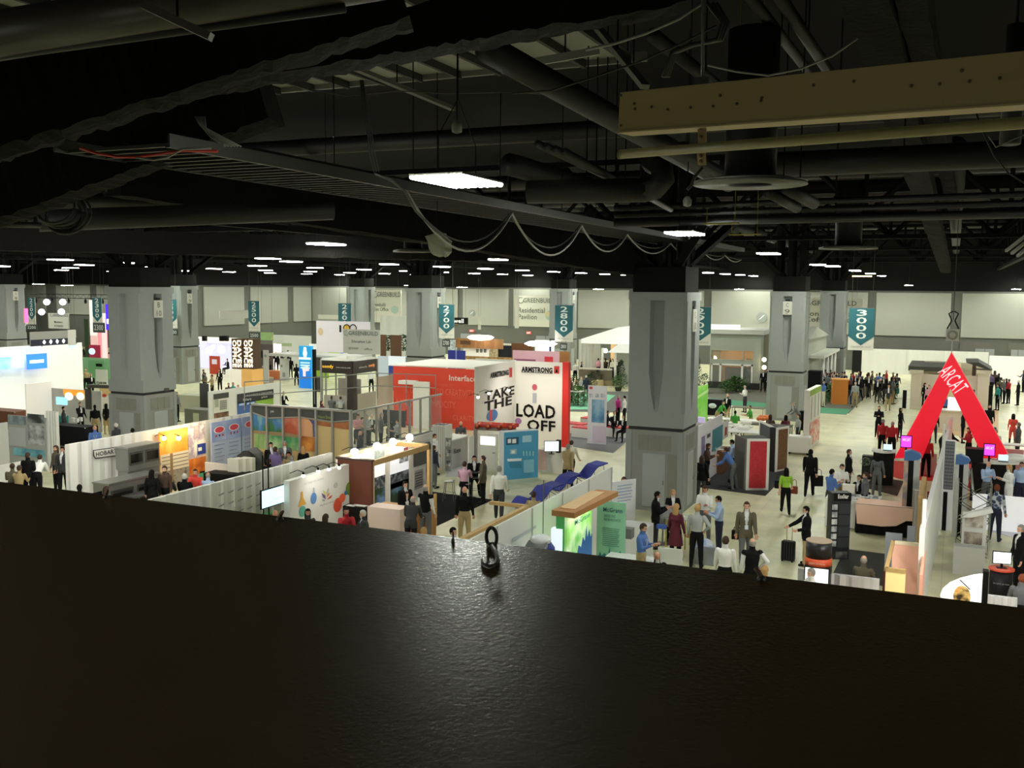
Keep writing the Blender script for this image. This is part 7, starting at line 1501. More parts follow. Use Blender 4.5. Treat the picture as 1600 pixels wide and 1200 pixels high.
# ================================================================ PEOPLE
import numpy as np
def V(*a): return np.array(a, float)
def pose_bones(k):
    """joint positions of a 1.75 m figure facing -Y for pose parameters k"""
    J = {}
    lean = R(k.get('lean', 0)); hz = k.get('hip', .93)
    sp = V(0, -math.sin(lean), math.cos(lean)); J['hip'] = V(0, 0, hz); J['waist'] = J['hip']+sp*.13; J['chest'] = J['hip']+sp*.36; J['neck'] = J['hip']+sp*.55
    hl = R(k.get('head', 0))+lean*.4; hs = V(0, -math.sin(hl), math.cos(hl)); J['head'] = J['neck']+hs*.17; J['top'] = J['neck']+hs*.29
    J['face'] = V(0, -math.cos(hl), -math.sin(hl))
    for s, n in ((-1, 'R'), (1, 'L')):
        sh = J['hip']+sp*.49+V(s*.185, 0, 0); J['sh'+n] = sh
        a, b, e, c = [R(x) for x in k['arm'+n]]
        u = V(s*math.sin(b), -math.sin(a)*math.cos(b), -math.cos(a)*math.cos(b)); J['el'+n] = sh+u*.29
        f = V(s*math.sin(b-c), -math.sin(a+e)*math.cos(b-c), -math.cos(a+e)*math.cos(b-c)); J['wr'+n] = J['el'+n]+f*.25; J['ha'+n] = J['wr'+n]+f*.09; J['fd'+n] = f
        a, b, e = [R(x) for x in k['leg'+n]]
        hp = J['hip']+V(s*.09, 0, -.03); J['hp'+n] = hp
        u = V(s*math.sin(b), -math.sin(a)*math.cos(b), -math.cos(a)*math.cos(b)); J['kn'+n] = hp+u*.43
        u = V(s*math.sin(b)*.6, -math.sin(a-e), -math.cos(a-e)); J['an'+n] = J['kn'+n]+u*.41
        J['to'+n] = J['an'+n]+V(s*.02, -.15, -.045 if a-e > -.25 else -.12)
    lo = min(J['anR'][2], J['anL'][2], J['toR'][2]+.04, J['toL'][2]+.04)-.075
    for q in J:
        if q not in ('face', 'fdL', 'fdR'): J[q] = J[q]-V(0, 0, lo)
    return J
ST = dict(armR=(3, 9, 14, 4), armL=(3, 9, 14, 4), legR=(0, 4, 2), legL=(0, 4, 2))
def P_(**k): d = dict(ST); d.update(k); return d
POSES = {
 'stand': P_(), 'hold': P_(armR=(18, 6, 95, 28), armL=(22, 6, 88, 30), head=12), 'fold': P_(armR=(28, 10, 80, 58), armL=(24, 10, 84, 58)),
 'hip': P_(armR=(-25, 38, 62, 74), armL=(2, 10, 20, 4)), 'walk': P_(armR=(22, 8, 22, 4), armL=(-22, 8, 14, 4), legR=(-20, 2, 12), legL=(22, 2, 6), lean=4),
 'walk2': P_(armR=(-14, 8, 14, 4), armL=(16, 8, 20, 4), legR=(14, 2, 4), legL=(-14, 2, 14), lean=3), 'pull': P_(armR=(48, 14, 8, 0), armL=(8, 8, 70, 20), head=8, legR=(-4, 3, 2), legL=(6, 3, 4)),
 'talk': P_(armR=(35, 12, 75, 10), armL=(5, 9, 20, 4)), 'lean': P_(lean=38, armR=(30, 8, 30, 10), armL=(26, 8, 40, 14), legR=(-6, 4, 4), legL=(8, 4, 14), head=-12),
 'sit': P_(hip=.5, legR=(86, 7, 84), legL=(82, 7, 80), armR=(32, 8, 62, 26), armL=(30, 8, 66, 24), lean=8), 'sithigh': P_(hip=.8, legR=(62, 8, 70), legL=(70, 8, 88), armR=(34, 8, 62, 26), armL=(30, 8, 66, 24), lean=10),
}
def caps(mb, a, b, ra, rb, sx=1.0, n=10):
    """tapered limb with rounded ends"""
    a, b = Vector(a), Vector(b); d = (b-a); L = d.length or 1e-4; d /= L
    pts = [a-d*ra*.8, a-d*ra*.45, a, a.lerp(b, .35), a.lerp(b, .7), b, b+d*rb*.45, b+d*rb*.8]; m = ra*.45+rb*.55
    rs = [ra*.35, ra*.85, ra, ra*.6+rb*.4+.006, ra*.35+rb*.65, rb, rb*.85, rb*.35]; mb.tube(pts, rs, n, 0, True, sx)
def body_mesh(J, voxel, female):
    mb = MB(); fs = .9 if female else 1.0
    def ring(c, w, d, t=V(0, 0, 1)):
        t = t/np.linalg.norm(t); x = V(1, 0, 0); y = np.cross(t, x); y /= np.linalg.norm(y); return [tuple(c+x*w*math.cos(a)+y*d*math.sin(a)) for a in [2*math.pi*i/14 for i in range(14)]]
    sp = J['neck']-J['hip']; sp = sp/np.linalg.norm(sp); h = J['hip']; hw = .172 if female else .16
    mb.rings([ring(h-V(0, 0, .10), .10, .09), ring(h-V(0, 0, .05), hw, .115), ring(h+sp*.03, hw, .118, sp), ring(h+sp*.13, .142*fs, .105, sp), ring(h+sp*.25, .155*fs, .112, sp), ring(h+sp*.38, .18*fs, .122, sp), ring(h+sp*.46, .185*fs, .11, sp), ring(h+sp*.51, .13*fs, .085, sp), ring(h+sp*.545, .07, .065, sp)])
    caps(mb, J['hip']+sp*.5, J['head']-V(0, 0, .04), .062, .055)
    hd = J['head']; up_ = J['top']-J['head']; up_ = up_/np.linalg.norm(up_); fc = J['face']
    def ell(c, rx, ry, rz):
        m0 = MB(); m0.ball((0, 0, 0), 1, 10); X = V(1, 0, 0)
        mb_ = len(mb.v); mb.v += [tuple(c+X*v[0]*rx-fc*v[1]*ry+up_*v[2]*rz) for v in m0.v]; mb.f += [tuple(i+mb_ for i in f) for f in m0.f]; mb.mi += m0.mi
    ell(hd+up_*.02, .075, .092, .1); ell(hd-up_*.05+fc*.022, .056, .062, .062); ell(hd-up_*.02+fc*.098, .012, .018, .022); ell(hd+fc*.075-up_*.085, .025, .018, .018)
    for s in (-1, 1): ell(hd+V(s*.076, 0, 0)-up_*.01, .01, .016, .028)
    ell(hd+fc*.082+up_*.03, .045, .01, .008)
    if female:
        for s in (-1, 1): ell(h+sp*.36+V(s*.07, 0, 0)+np.cross(V(1, 0, 0), sp)*-.095*-1*(-1), .06, .05, .06)
    for n, s in (('R', -1), ('L', 1)):
        sh = J['sh'+n].copy(); sh[0] *= fs
        d_ = J['el'+n]-sh
        caps(mb, sh, J['el'+n], .058*fs, .044); caps(mb, J['el'+n], J['wr'+n], .044, .029, .85); caps(mb, J['wr'+n], J['ha'+n], .03, .036, .55)
        caps(mb, J['hp'+n], J['kn'+n], .092, .062, 1.0, 12); caps(mb, J['kn'+n]-V(0, .0, 0), J['an'+n], .062, .042, 1.0, 12); caps(mb, J['an'+n]+V(0, .03, -.035), J['to'+n]+V(0, 0, .02), .042, .036, .8)
    me = bpy.data.meshes.new('raw'); me.from_pydata(mb.v, [], mb.f); ob = bpy.data.objects.new('raw', me); COL.objects.link(ob)
    md = ob.modifiers.new('r', 'REMESH'); md.mode = 'VOXEL'; md.voxel_size = voxel; md.use_smooth_shade = True
    sm_ = ob.modifiers.new('s', 'SMOOTH'); sm_.factor = .5; sm_.iterations = 3 if voxel < .02 else 1
    dg = bpy.context.evaluated_depsgraph_get(); dg.update(); ev = ob.evaluated_get(dg); m2 = bpy.data.meshes.new_from_object(ev)
    n = len(m2.vertices); co = np.empty(n*3); m2.vertices.foreach_get('co', co); co = co.reshape(n, 3)
    no = np.empty(n*3); m2.vertices.foreach_get('normal', no); no = no.reshape(n, 3)
    fa = [tuple(p.vertices) for p in m2.polygons]
    bpy.data.objects.remove(ob); bpy.data.meshes.remove(me); bpy.data.meshes.remove(m2)
    return co, no, fa
BN = [('head', 'head', 'top', .09), ('head', 'head', 'head', .09), ('neck', 'neck', 'head', .05), ('torso', 'waist', 'neck', .13), ('torso', 'shR', 'shL', .07), ('pelvis', 'hip', 'waist', .13)]
for n in 'RL': BN += [('upper', 'sh'+n, 'el'+n, .05), ('fore', 'el'+n, 'wr'+n, .035), ('hand', 'wr'+n, 'ha'+n, .03), ('thigh', 'hp'+n, 'kn'+n, .08), ('shank', 'kn'+n, 'an'+n, .05), ('foot', 'an'+n, 'to'+n, .04)]
RG = ['head', 'neck', 'torso', 'pelvis', 'upper', 'fore', 'hand', 'thigh', 'shank', 'foot']
def regions(J, co):
    best = np.full(len(co), 9.); lab = np.zeros(len(co), int)
    for r, a, b, w in BN:
        A, B = J[a], J[b]; d = B-A; L2 = max(d@d, 1e-9); t = np.clip(((co-A)@d)/L2, 0, 1); dist = np.linalg.norm(co-(A+t[:, None]*d), axis=1)-w
        m = dist < best; best[m] = dist[m]; lab[m] = RG.index(r)
    return lab
_proto = {}
def proto(pose, female, lod):
    k = (pose, female, lod)
    if k in _proto: return _proto[k]
    J = pose_bones(POSES[pose]); co, no, fa = body_mesh(J, .0125 if lod == 0 else .03, female); lab = regions(J, co)
    _proto[k] = dict(J=J, co=co, no=no, fa=fa, lab=lab, fl=lab[np.array([f[0] for f in fa])], fc=np.array([co[list(f)].mean(0) for f in fa]), me={}); return _proto[k]
def cut(pr, mask, off, name, extra=None, smooth=True):
    """a shell of the body faces in mask, pushed out by off"""
    used = {}; vs = []; fs = []
    for i in np.nonzero(mask)[0]:
        q = []
        for v in pr['fa'][i]:
            if v not in used: used[v] = len(vs); vs.append(tuple(pr['co'][v]+pr['no'][v]*off))
            q.append(used[v])
        fs.append(tuple(q))
    mb = MB(); mb.v = vs; mb.f = fs; mb.mi = [0]*len(fs)
    if extra: extra(mb)
    return mb.mesh(name, mat('808080'), True)
def hair_mask(pr, style):
    J = pr['J']; c = pr['fc']-J['head']; fc = J['face']; upv = (J['top']-J['head'])/np.linalg.norm(J['top']-J['head']); f = c@fc; z = c@upv; hd = (pr['fl'] == 0)
    if style == 'fringe': return hd & (f < -.01) & (z < .055) & (z > -.06)
    return hd & (((f < .035) & (z > -.0)) | (z > .062) | ((f < -.02) & (z > -.09)))
def garment(pr, kind):
    if kind in pr['me']: return pr['me'][kind]
    L = pr['fl']; c = pr['fc']; J = pr['J']; i = RG.index
    sp = (J['neck']-J['hip'])/np.linalg.norm(J['neck']-J['hip']); h = (c-J['hip'])@sp; fr = np.cross(sp, V(1, 0, 0)); fr = fr if fr[1] < 0 else -fr; dep = (c-J['hip'])@fr
    ax = np.abs(c[:, 0]); tor = (L == i('torso')) | ((L == i('neck')) & (h < .5)); arms = (L == i('upper')) | (L == i('fore')); pel = L == i('pelvis'); legs = (L == i('thigh')) | (L == i('shank'))
    vee = tor & (dep > .03) & (ax < .02+.11*(h-.2)) & (h > .2); vee |= (L == i('neck')) & (dep > 0) & (h < .53)
    if kind == 'shirt': me = cut(pr, tor | arms | (pel & (h > .03)), .009, 'shirt')
    elif kind == 'tee': me = cut(pr, tor | (L == i('upper')) | (pel & (h > .03)), .009, 'shirt')
    elif kind == 'vest': me = cut(pr, (tor & ~vee) | (pel & (h > .0)), .016, 'vest')
    elif kind == 'jacket': me = cut(pr, ((tor & ~vee) | arms | pel | ((L == i('thigh')) & (c[:, 2] > J['hip'][2]-.16) & (POSES_STAND(pr)))), .019, 'jacket')
    elif kind == 'front': me = cut(pr, vee, .006, 'shirt_front')
    elif kind == 'sleeves': me = cut(pr, arms | tor, .008, 'shirt')
    elif kind == 'trousers': me = cut(pr, (pel | legs) & (h < .1), .011, 'trousers')
    elif kind in ('shoeL', 'shoeR'): me = cut(pr, (L == i('foot')) & ((c[:, 0] > 0) == (kind == 'shoeL')), .008, 'shoe')
    elif kind == 'dress':
        def sk(mb):
            H = J['hip']; mb.rings([[(H[0]+w*math.cos(a), H[1]+d*math.sin(a), H[2]+z) for a in [2*math.pi*j/16 for j in range(16)]] for w, d, z in ((.15, .115, .14), (.18, .14, .02), (.2, .16, -.12), (.225, .19, -.3), (.24, .2, -.44))], False)
        me = cut(pr, tor | arms | pel, .012, 'dress', sk)
    elif kind == 'hair': me = cut(pr, hair_mask(pr, ''), .014, 'hair')
    elif kind == 'fringe': me = cut(pr, hair_mask(pr, 'fringe'), .008, 'hair')
    elif kind == 'longhair':
        def lg(mb):
            hd = J['head']; fc = J['face']
            mb.rings([[tuple(hd-fc*(.045+o)+V(w*math.cos(a), 0, z)+(-fc)*d*math.sin(a)) for a in [2*math.pi*j/12 for j in range(12)]] for w, d, z, o in ((.07, .05, .09, 0), (.095, .07, .02, 0), (.1, .065, -.08, .0), (.1, .05, -.17, .01), (.075, .03, -.25, .02), (.03, .015, -.28, .02))])
        me = cut(pr, hair_mask(pr, ''), .018, 'hair', lg)
    elif kind == 'lanyard':
        mb = MB(); b = J['hip']+sp*.2+fr*.15; n = J['hip']+sp*.5
        mb.tube([n+V(-.06, 0, 0)+fr*.05, J['hip']+sp*.38+V(-.045, 0, 0)+fr*.155, b+V(0, 0, .02), J['hip']+sp*.38+V(.045, 0, 0)+fr*.155, n+V(.06, 0, 0)+fr*.05], .005, 4)
        x0 = b; mb.poly([x0+V(-.045, 0, .03), x0+V(-.045, 0, -.09), x0+V(.045, 0, -.09), x0+V(.045, 0, .03)]); me = mb.mesh('badge', mat('808080'))
    elif kind == 'eyes':
        mb = MB(); fc = J['face']; upv = (J['top']-J['head'])/np.linalg.norm(J['top']-J['head'])
        for s in (-1, 1): mb.ball(tuple(J['head']+fc*.083+V(s*.031, 0, 0)+upv*.01), .011, 6)
        me = mb.mesh('eyes', mat('1b130f', .3))
    elif kind == 'mouth':
        mb = MB(); fc = J['face']; upv = (J['top']-J['head'])/np.linalg.norm(J['top']-J['head']); mb.ball(tuple(J['head']+fc*.088-upv*.058), .02, 6, 0, 1, .4, .3); me = mb.mesh('mouth', mat('9a5548', .5))
    elif kind == 'body':
        def fingers(mb):
            for n, s in (('R', -1), ('L', 1)):
                f = J['fd'+n]; side = np.cross(f, V(0, -1, 0)); side = side if np.linalg.norm(side) > .2 else np.cross(f, V(1, 0, 0)); side /= np.linalg.norm(side); pal = np.cross(side, f); w = J['ha'+n]
                for k, (o, l) in enumerate(((-.027, .062), (-.009, .072), (.009, .068), (.026, .052))):
                    a = w+side*o+f*.0; mb.tube([a, a+f*(.03+l*.3)+pal*.006, a+f*(.03+l*.62)+pal*.02, a+f*(.025+l*.8)+pal*.04], [.0095, .009, .0085, .007], 5)
                a = w-f*.045-side*.03*s; mb.tube([a, a+f*.03-side*.022*s+pal*.01, a+f*.065-side*.026*s+pal*.018], [.012, .011, .009], 5)
        me = cut(pr, np.ones(len(L), bool), 0, 'body', fingers)
    pr['me'][kind] = me; return me
def POSES_STAND(pr): return pr['J']['hip'][2] > .8
def far_mesh(pr, kind, style):
    k = ('far', kind, style)
    if k in pr['me']: return pr['me'][k]
    L = pr['fl']; i = RG.index; mi = np.zeros(len(L), int)     # 0 skin 1 top 2 bottom 3 shoes 4 hair 5 front
    top = np.isin(L, [i('torso'), i('upper')]+([] if kind == 't' else [i('fore')])); mi[top] = 1; mi[np.isin(L, [i('pelvis'), i('thigh'), i('shank')])] = 2; mi[L == i('foot')] = 3
    if kind in 'jd': mi[L == i('pelvis')] = 1
    if kind == 'd': mi[L == i('thigh')] = 1
    if kind == 'j':
        J = pr['J']; c = pr['fc']; mi[(L == i('torso')) & (np.abs(c[:, 0]) < .045) & (c[:, 1] < J['chest'][1]-.06) & (c[:, 2] > J['chest'][2]-.08)] = 5
    if style != 'x': mi[hair_mask(pr, 'fringe' if style == 'f' else '')] = 4
    mb = MB(); mb.v = [tuple(v) for v in pr['co']]; mb.f = list(pr['fa']); mb.mi = list(map(int, mi)); me = mb.mesh('person', [mat('808080')]*6, True)
    if style == 'L':
        J = pr['J']; hd = J['head']; fc = J['face']; m2 = MB(); m2.v, m2.f, m2.mi = list(mb.v), list(mb.f), list(mb.mi)
        m2.rings([[tuple(hd-fc*(.045)+V(w*math.cos(a), 0, z)+(-fc)*d*math.sin(a)) for a in [2*math.pi*j/8 for j in range(8)]] for w, d, z in ((.07, .06, .1), (.1, .075, 0), (.1, .05, -.17), (.05, .02, -.26))], True, 4); me = m2.mesh('person', [mat('808080')]*6, True)
    pr['me'][k] = me; return me
CLR = dict(K='121214', N='1b2238', G='5f6163', g='a4a7a6', W='eeede8', B='4d6fb0', b='a9bfe0', R='b3202a', M='5e1a2a', P='d79aa4', p='c9a0b4', T='a89468', O='5a5442', C='2e2f31', Y='dcd8bf', L='9ccb3c', E='3f9a34', t='2f8f8f', D='4a3428', r='e0453a', V='6f5f8c', F='c8288a')
HAIR = dict(k='15110e', b='3a2618', l='b58e58', g='8b8883', r='7a3a20', w='c9c5bc')
SKIN = ['dba78a', 'c99074', 'e0b196', '9a6a4c']
def person(px, py, ref, pose, ang, top, bot, hair, label, h=1.75, group=None, badge=False, skin=None, sh='1a1614'):
    """top: kind letter (j jacket, s shirt, t short sleeves, v vest, d dress) + colour; hair: letter, capital = long, x = bald, f = fringe"""
    female = hair.isupper() and hair not in 'X'
    kind, colr = top[0], CLR[top[1]]
    J = pose_bones(POSES[pose]); s = h/1.75; topz = (J['top'][2])*s
    q = at(px, py, 0) if ref == 'f' else at(px, py, topz)
    q.z = 0; v = Vector((q.x, q.y, 0)); depth = (q-C0).dot(fwd); v.normalize(); rot = math.atan2(-v.x, v.y)+R(ang)
    if ref == 'h':      # the head may lean off the feet
        hx = Vector((0, J['head'][1]*s, 0)); hx.rotate(Matrix.Rotation(rot, 3, 'Z')); q -= hx
    sk = SKIN[(int(px*7+py*3)) % 3] if skin is None else SKIN[skin]; lod = 0 if depth < 50 else 1; pr = proto(pose, female, lod)
    hk = hair.lower(); hc = HAIR.get(hk, '6b6560')
    zs = 1 if ref == 'f' or True else 1
    if lod:
        st = 'L' if female else ('x' if hk == 'x' else ('f' if hk == 'f' else 's')); me = far_mesh(pr, kind, st)
        o = bpy.data.objects.new('person', me); COL.objects.link(o)
        for i, c in enumerate((sk, colr, CLR[bot], sh, hc, 'e6e6e2')):
            o.material_slots[i].link = 'OBJECT'; o.material_slots[i].material = mat(c, .75)
    else:
        o = bpy.data.objects.new('person', garment(pr, 'body')); COL.objects.link(o)
        def put(kd, c, r=.8):
            x = bpy.data.objects.new(garment(pr, kd).name.split('.')[0], garment(pr, kd)); COL.objects.link(x); x.parent = o
            x.material_slots[0].link = 'OBJECT'; x.material_slots[0].material = c if not isinstance(c, str) else mat(c, r); return x
        o.material_slots[0].link = 'OBJECT'; o.material_slots[0].material = mat(sk, .6)
        if kind == 'd': put('dress', colr)
        elif kind == 'j': put('jacket', colr); put('front', 'dfe0e0')
        elif kind == 'v': put('sleeves', 'ecece8'); put('vest', colr)
        elif kind == 'q': put('shirt', photo('2c3a5a', 'c5cad2', 9, '5a6a86', 0, 'cells'))
        else: put('tee' if kind == 't' else 'shirt', colr)
        put('trousers', CLR[bot]); put('shoeL', sh, .5); put('shoeR', sh, .5)
        if hk == 'f': put('fringe', 'a09a92')
        elif hk != 'x': put('longhair' if female else 'hair', hc)
        if depth < 42 and abs((ang+180) % 360-180) < 110: put('eyes', '1b130f', .3); put('mouth', '9a5548')
        if badge: put('lanyard', 'dfe3ea')
    o.location = q; o.scale = (s, s, s); o.rotation_euler = (0, 0, rot); tag(o, label, 'person', group)
    if pose == 'sit' and depth < 50 and 'lounger' not in label and 'bench' not in label and 'lounge' not in label and 'beside the centre column' not in label:
        c = chair(q+Vector((math.sin(rot)*-.06, math.cos(rot)*.06, 0)), rot, 'chair under the '+' '.join(label.replace(' just', '').split()[:12])); c.scale = (1, 1, .9*s)
    return o
A_ = 180
def crew(rows):
    for r in rows:
        r = list(r); kw = r.pop() if isinstance(r[-1], dict) else {}; person(*r, **kw)
# ---- the aisle right of the centre column
crew([
 (1027, 768, 'h', 'hold', 100, 'jK', 'C', 'k', 'man in dark suit standing against the centre column, in profile'),
 (1052, 765, 'h', 'hold', 10, 'jK', 'K', 'L', 'blonde woman in black jacket facing the viewer by the column', dict(h=1.65)),
 (1057, 787, 'h', 'stand', 150, 'dM', 'K', 'L', 'blonde woman in dark red dress seen from behind', dict(h=1.68)),
 (1090, 788, 'h', 'hip', 170, 'sg', 'K', 'l', 'man in light grey sweater and black trousers, hand on hip, from behind', dict(h=1.82)),
 (1102, 759, 'h', 'hold', -10, 'sW', 'G', 'b', 'man in pale shirt with badge facing viewer in the standing group', dict(badge=True, h=1.82)),
 (1123, 775, 'h', 'hold', -80, 'sb', 'N', 'k', 'man in light blue shirt and navy trousers facing left in the group'),
 (1167, 784, 'h', 'walk2', 5, 'jO', 'G', 'b', 'man in olive brown suit with white badge walking toward the viewer', dict(badge=True, h=1.85)),
 (1134, 838, 'h', 'stand', 170, 'sW', 'K', 'b', 'man in white shirt seen from behind at the ledge', dict(h=1.78)),
 (1176, 841, 'h', 'hip', 190, 'vK', 'K', 'f', 'bald man in black vest over white sleeves seen from behind', dict(h=1.78)),
 (1195, 884, 'h', 'sit', 160, 'sW', 'K', 'L', 'long haired person in white top just above the ledge bolt', dict(h=1.7)),
 (1260, 791, 'h', 'pull', -75, 'jK', 'T', 'k', 'person in black jacket and khaki trousers pulling the black suitcase', dict(h=1.72)),
 (1005, 818, 'h', 'hold', 70, 'sB', 'T', 'b', 'man in blue shirt with lanyard looking down at the white table', dict(badge=True, h=1.78)),
 (1027, 862, 'h', 'sit', 20, 'jK', 'K', 'f', 'bald man in dark suit seated at the ledge left of white half wall', dict(badge=True)),
 (1268, 888, 'h', 'sit', -60, 'sW', 'K', 'g', 'grey haired man in white shirt seated below the round kiosk'),
 (1229, 731, 'h', 'walk', 185, 'tL', 'K', 'K', 'woman in lime green top and black trousers walking away with bags', dict(h=1.64)),
 (1267, 702, 'h', 'walk2', 175, 'jK', 'K', 'k', 'man in black suit walking away up the aisle with a briefcase', dict(h=1.8)),
 (1300, 733, 'h', 'hold', 130, 'sB', 'C', 'k', 'man in blue shirt standing at the draped table, from behind'),
 (1316, 725, 'h', 'hold', 20, 'sW', 'T', 'b', 'man in pinkish white shirt behind the man in blue shirt at table'),
 (1327, 702, 'h', 'stand', 80, 'jK', 'K', 'b', 'man in dark suit beyond the draped table, in profile'),
 (1097, 712, 'h', 'stand', 160, 'jK', 'C', 'B', 'long brown haired woman in black jacket by the poster wall, from behind', dict(h=1.66)),
 (1107, 693, 'h', 'hold', 90, 'sD', 'K', 'B', 'brown haired woman in dark brown top facing the brown sample counter', dict(h=1.66)),
 (1134, 699, 'h', 'lean', -100, 'sB', 'G', 'b', 'man in blue shirt leaning over the brown sample counter'),
 (1144, 687, 'h', 'hold', -90, 'sb', 'N', 'k', 'man in lighter blue shirt half hidden by the grey tower side'),
 (1240, 628, 'h', 'lean', -70, 'jG', 'K', 'g', 'grey haired man in grey suit bending at the red-spot column'),
 (1248, 647, 'h', 'stand', -60, 'sg', 'C', 'B', 'woman in grey patterned top with black bag near white cart', dict(h=1.62)),
 (1204, 647, 'h', 'sit', 170, 'sD', 'K', 'B', 'brown haired woman seated behind the orange bags'),
 (1228, 648, 'h', 'sit', 190, 'sM', 'K', 'K', 'dark haired woman in wine red top seated near the column foot'),
 (1130, 626, 'h', 'lean', 60, 'tE', 'T', 'b', 'person in green shirt bending at the meeting table, left end'),
 (1149, 641, 'h', 'sit', 180, 'tE', 'K', 'k', 'dark haired person in green shirt seated with back to the viewer'),
 (1172, 633, 'h', 'sit', -80, 'tE', 'T', 'b', 'person in green shirt seated at right end of the meeting table'),
 (1137, 615, 'h', 'stand', -30, 'jK', 'T', 'f', 'bald man in black jacket and khaki trousers beyond the green shirts'),
 (1164, 602, 'h', 'hold', -60, 'sW', 'C', 'w', 'white haired man in white shirt by the show house bushes'),
 (1098, 608, 'h', 'sit', 60, 'sW', 'K', 'g', 'person in white shirt seated near the shrubs right of the column'),
 (1193, 577, 'h', 'stand', 0, 'jK', 'K', 'k', 'left one of two people in black at the show house entrance'),
 (1200, 576, 'h', 'stand', 20, 'jK', 'K', 'b', 'right one of two people in black at the show house entrance'),
 (1267, 578, 'h', 'stand', 0, 'jK', 'K', 'k', 'person in black between the column and the clapboard house'),
 (1286, 636, 'f', 'stand', -60, 'tB', 'Y', 'g', 'man in blue shirt and cream trousers standing on the garden turf'),
])
# ---- far crowd by the drapes
rnd = random.Random(21); tops = ['jK', 'sW', 'jN', 'jG', 'sg', 'jK', 'sB', 'sR', 'jC', 'sO', 'jK', 'st']
for i in range(58):
    px = 1262+rnd.uniform(0, 1)*118 if i < 48 else 1376+rnd.uniform(0, 24); 
    if px < 1286: px += 14
    py = 578+rnd.uniform(-1, 7 if i < 28 else 14)+(px-1290)*.01
    person(px, py, 'h', rnd.choice(['stand', 'hold', 'talk', 'stand', 'walk2']), rnd.uniform(-180, 180), rnd.choice(tops), rnd.choice('KKCGT'), rnd.choice('kbbgKBxf'), 'person in the dense far crowd between orange kiosk and white drape', rnd.uniform(1.62, 1.85), 'people in the dense far crowd')
crew([
 (1328, 594, 'h', 'stand', 150, 'sK', 'N', 'R', 'red haired woman in dark top and blue skirt at crowd edge', dict(h=1.65)),
 (1337, 596, 'h', 'stand', -20, 'sg', 'T', 'g', 'person in pale grey green top behind the orange kiosk'),
 (1370, 631, 'f', 'walk', 0, 'jK', 'C', 'k', 'man in dark jacket walking in the aisle, left of the pair'),
 (1387, 643, 'f', 'walk2', 0, 'jC', 'T', 'b', 'man in black sweater and khaki trousers with white badge in aisle'),
 (1400, 620, 'f', 'walk', 170, 'sC', 'K', 'k', 'person in dark top carrying a teal bag up the aisle'),
 (1374, 634, 'h', 'fold', 0, 'vK', 'K', 'b', 'man in black vest and white sleeves behind the red shirts', dict(h=1.7)),
 (1408, 637, 'h', 'stand', 60, 'sK', 'K', 'K', 'dark haired woman in black left of the red arch', dict(h=1.62)),
 (1380, 655, 'h', 'stand', 160, 'sR', 'K', 'g', 'grey haired man in red shirt left of the arch foot'),
 (1395, 658, 'h', 'stand', 190, 'sR', 'K', 'f', 'balding man in red shirt right beside the arch foot'),
 (1427, 678, 'h', 'hold', -30, 'sM', 'K', 'b', 'person in dark red shirt behind the left magenta monitor'),
 (1449, 681, 'h', 'stand', 175, 'sR', 'K', 'b', 'person in red shirt with back to the viewer under the arch'),
 (1484, 664, 'h', 'lean', 120, 'jK', 'K', 'r', 'brown haired person in black jacket leaning under the arch'),
 (1514, 668, 'h', 'hold', -60, 'sR', 'K', 'B', 'woman in red top inside the right leg of the arch', dict(h=1.66)),
 (1478, 616, 'h', 'stand', 0, 'sB', 'C', 'k', 'man in blue shirt with badge behind the cream bar counter', dict(badge=False)),
 (1446, 598, 'h', 'stand', 30, 'jK', 'K', 'K', 'dark haired woman left of the arch, inside the pavilion'),
 (1452, 601, 'h', 'stand', -30, 'sP', 'K', 'b', 'person in pinkish top beside the dark haired woman in the pavilion'),
 (1460, 640, 'h', 'stand', 0, 'sK', 'N', 'b', 'person at the left end of the cream bar counter'),
 (1506, 640, 'h', 'stand', 90, 'sK', 'K', 'b', 'person in black at the right end of the cream bar counter'),
 (1547, 632, 'h', 'stand', 0, 'sK', 'K', 'b', 'person in black behind the right pavilion column'),
 (1549, 657, 'h', 'stand', 160, 'st', 'K', 'b', 'person in teal top close right of the arch'),
 (1556, 671, 'h', 'sit', 0, 'sW', 'K', 'g', 'person in white seated right of the arch'),
 (1584, 646, 'h', 'stand', 170, 'dr', 'K', 'K', 'woman in bright red coat with dark hair at right', dict(h=1.66)),
 (1592, 660, 'h', 'stand', -100, 'jG', 'C', 'g', 'man in grey jacket right behind the red coat'),
 (1545, 721, 'h', 'hold', 30, 'sb', 'G', 'x', 'bald man in pale blue shirt before the right curved counter'),
 (1577, 726, 'h', 'hold', -60, 'sW', 'W', 'L', 'person all in white, glaring in the light at right', dict(h=1.72)),
 (1558, 757, 'h', 'stand', 165, 'qN', 'N', 'r', 'man in blue plaid shirt and jeans standing with his back to us', dict(h=1.8)),
 (1597, 722, 'h', 'stand', 0, 'sb', 'N', 'b', 'person in pale blue cut by the right edge'),
 (1596, 820, 'h', 'stand', -60, 'jK', 'K', 'g', 'grey haired man in black jacket at the right edge', dict(h=1.8)),
 (1598, 897, 'h', 'sit', -170, 'jG', 'K', 'r', 'red haired person in grey jacket at bottom right edge'),
 (1350, 868, 'h', 'sit', 165, 'sO', 'K', 'f', 'bald man in dark green jacket seated with back to us near ledge'),
 (1372, 708, 'h', 'stand', 170, 'sG', 'G', 'K', 'dark haired woman in grey top standing by the dark stand', dict(h=1.66)),
 (1353, 738, 'h', 'stand', -80, 'sG', 'K', 'b', 'man in brownish grey shirt and black trousers at the draped table'),
 (1343, 742, 'h', 'sit', -40, 'jK', 'K', 'b', 'person in black seated behind the draped table'),
])
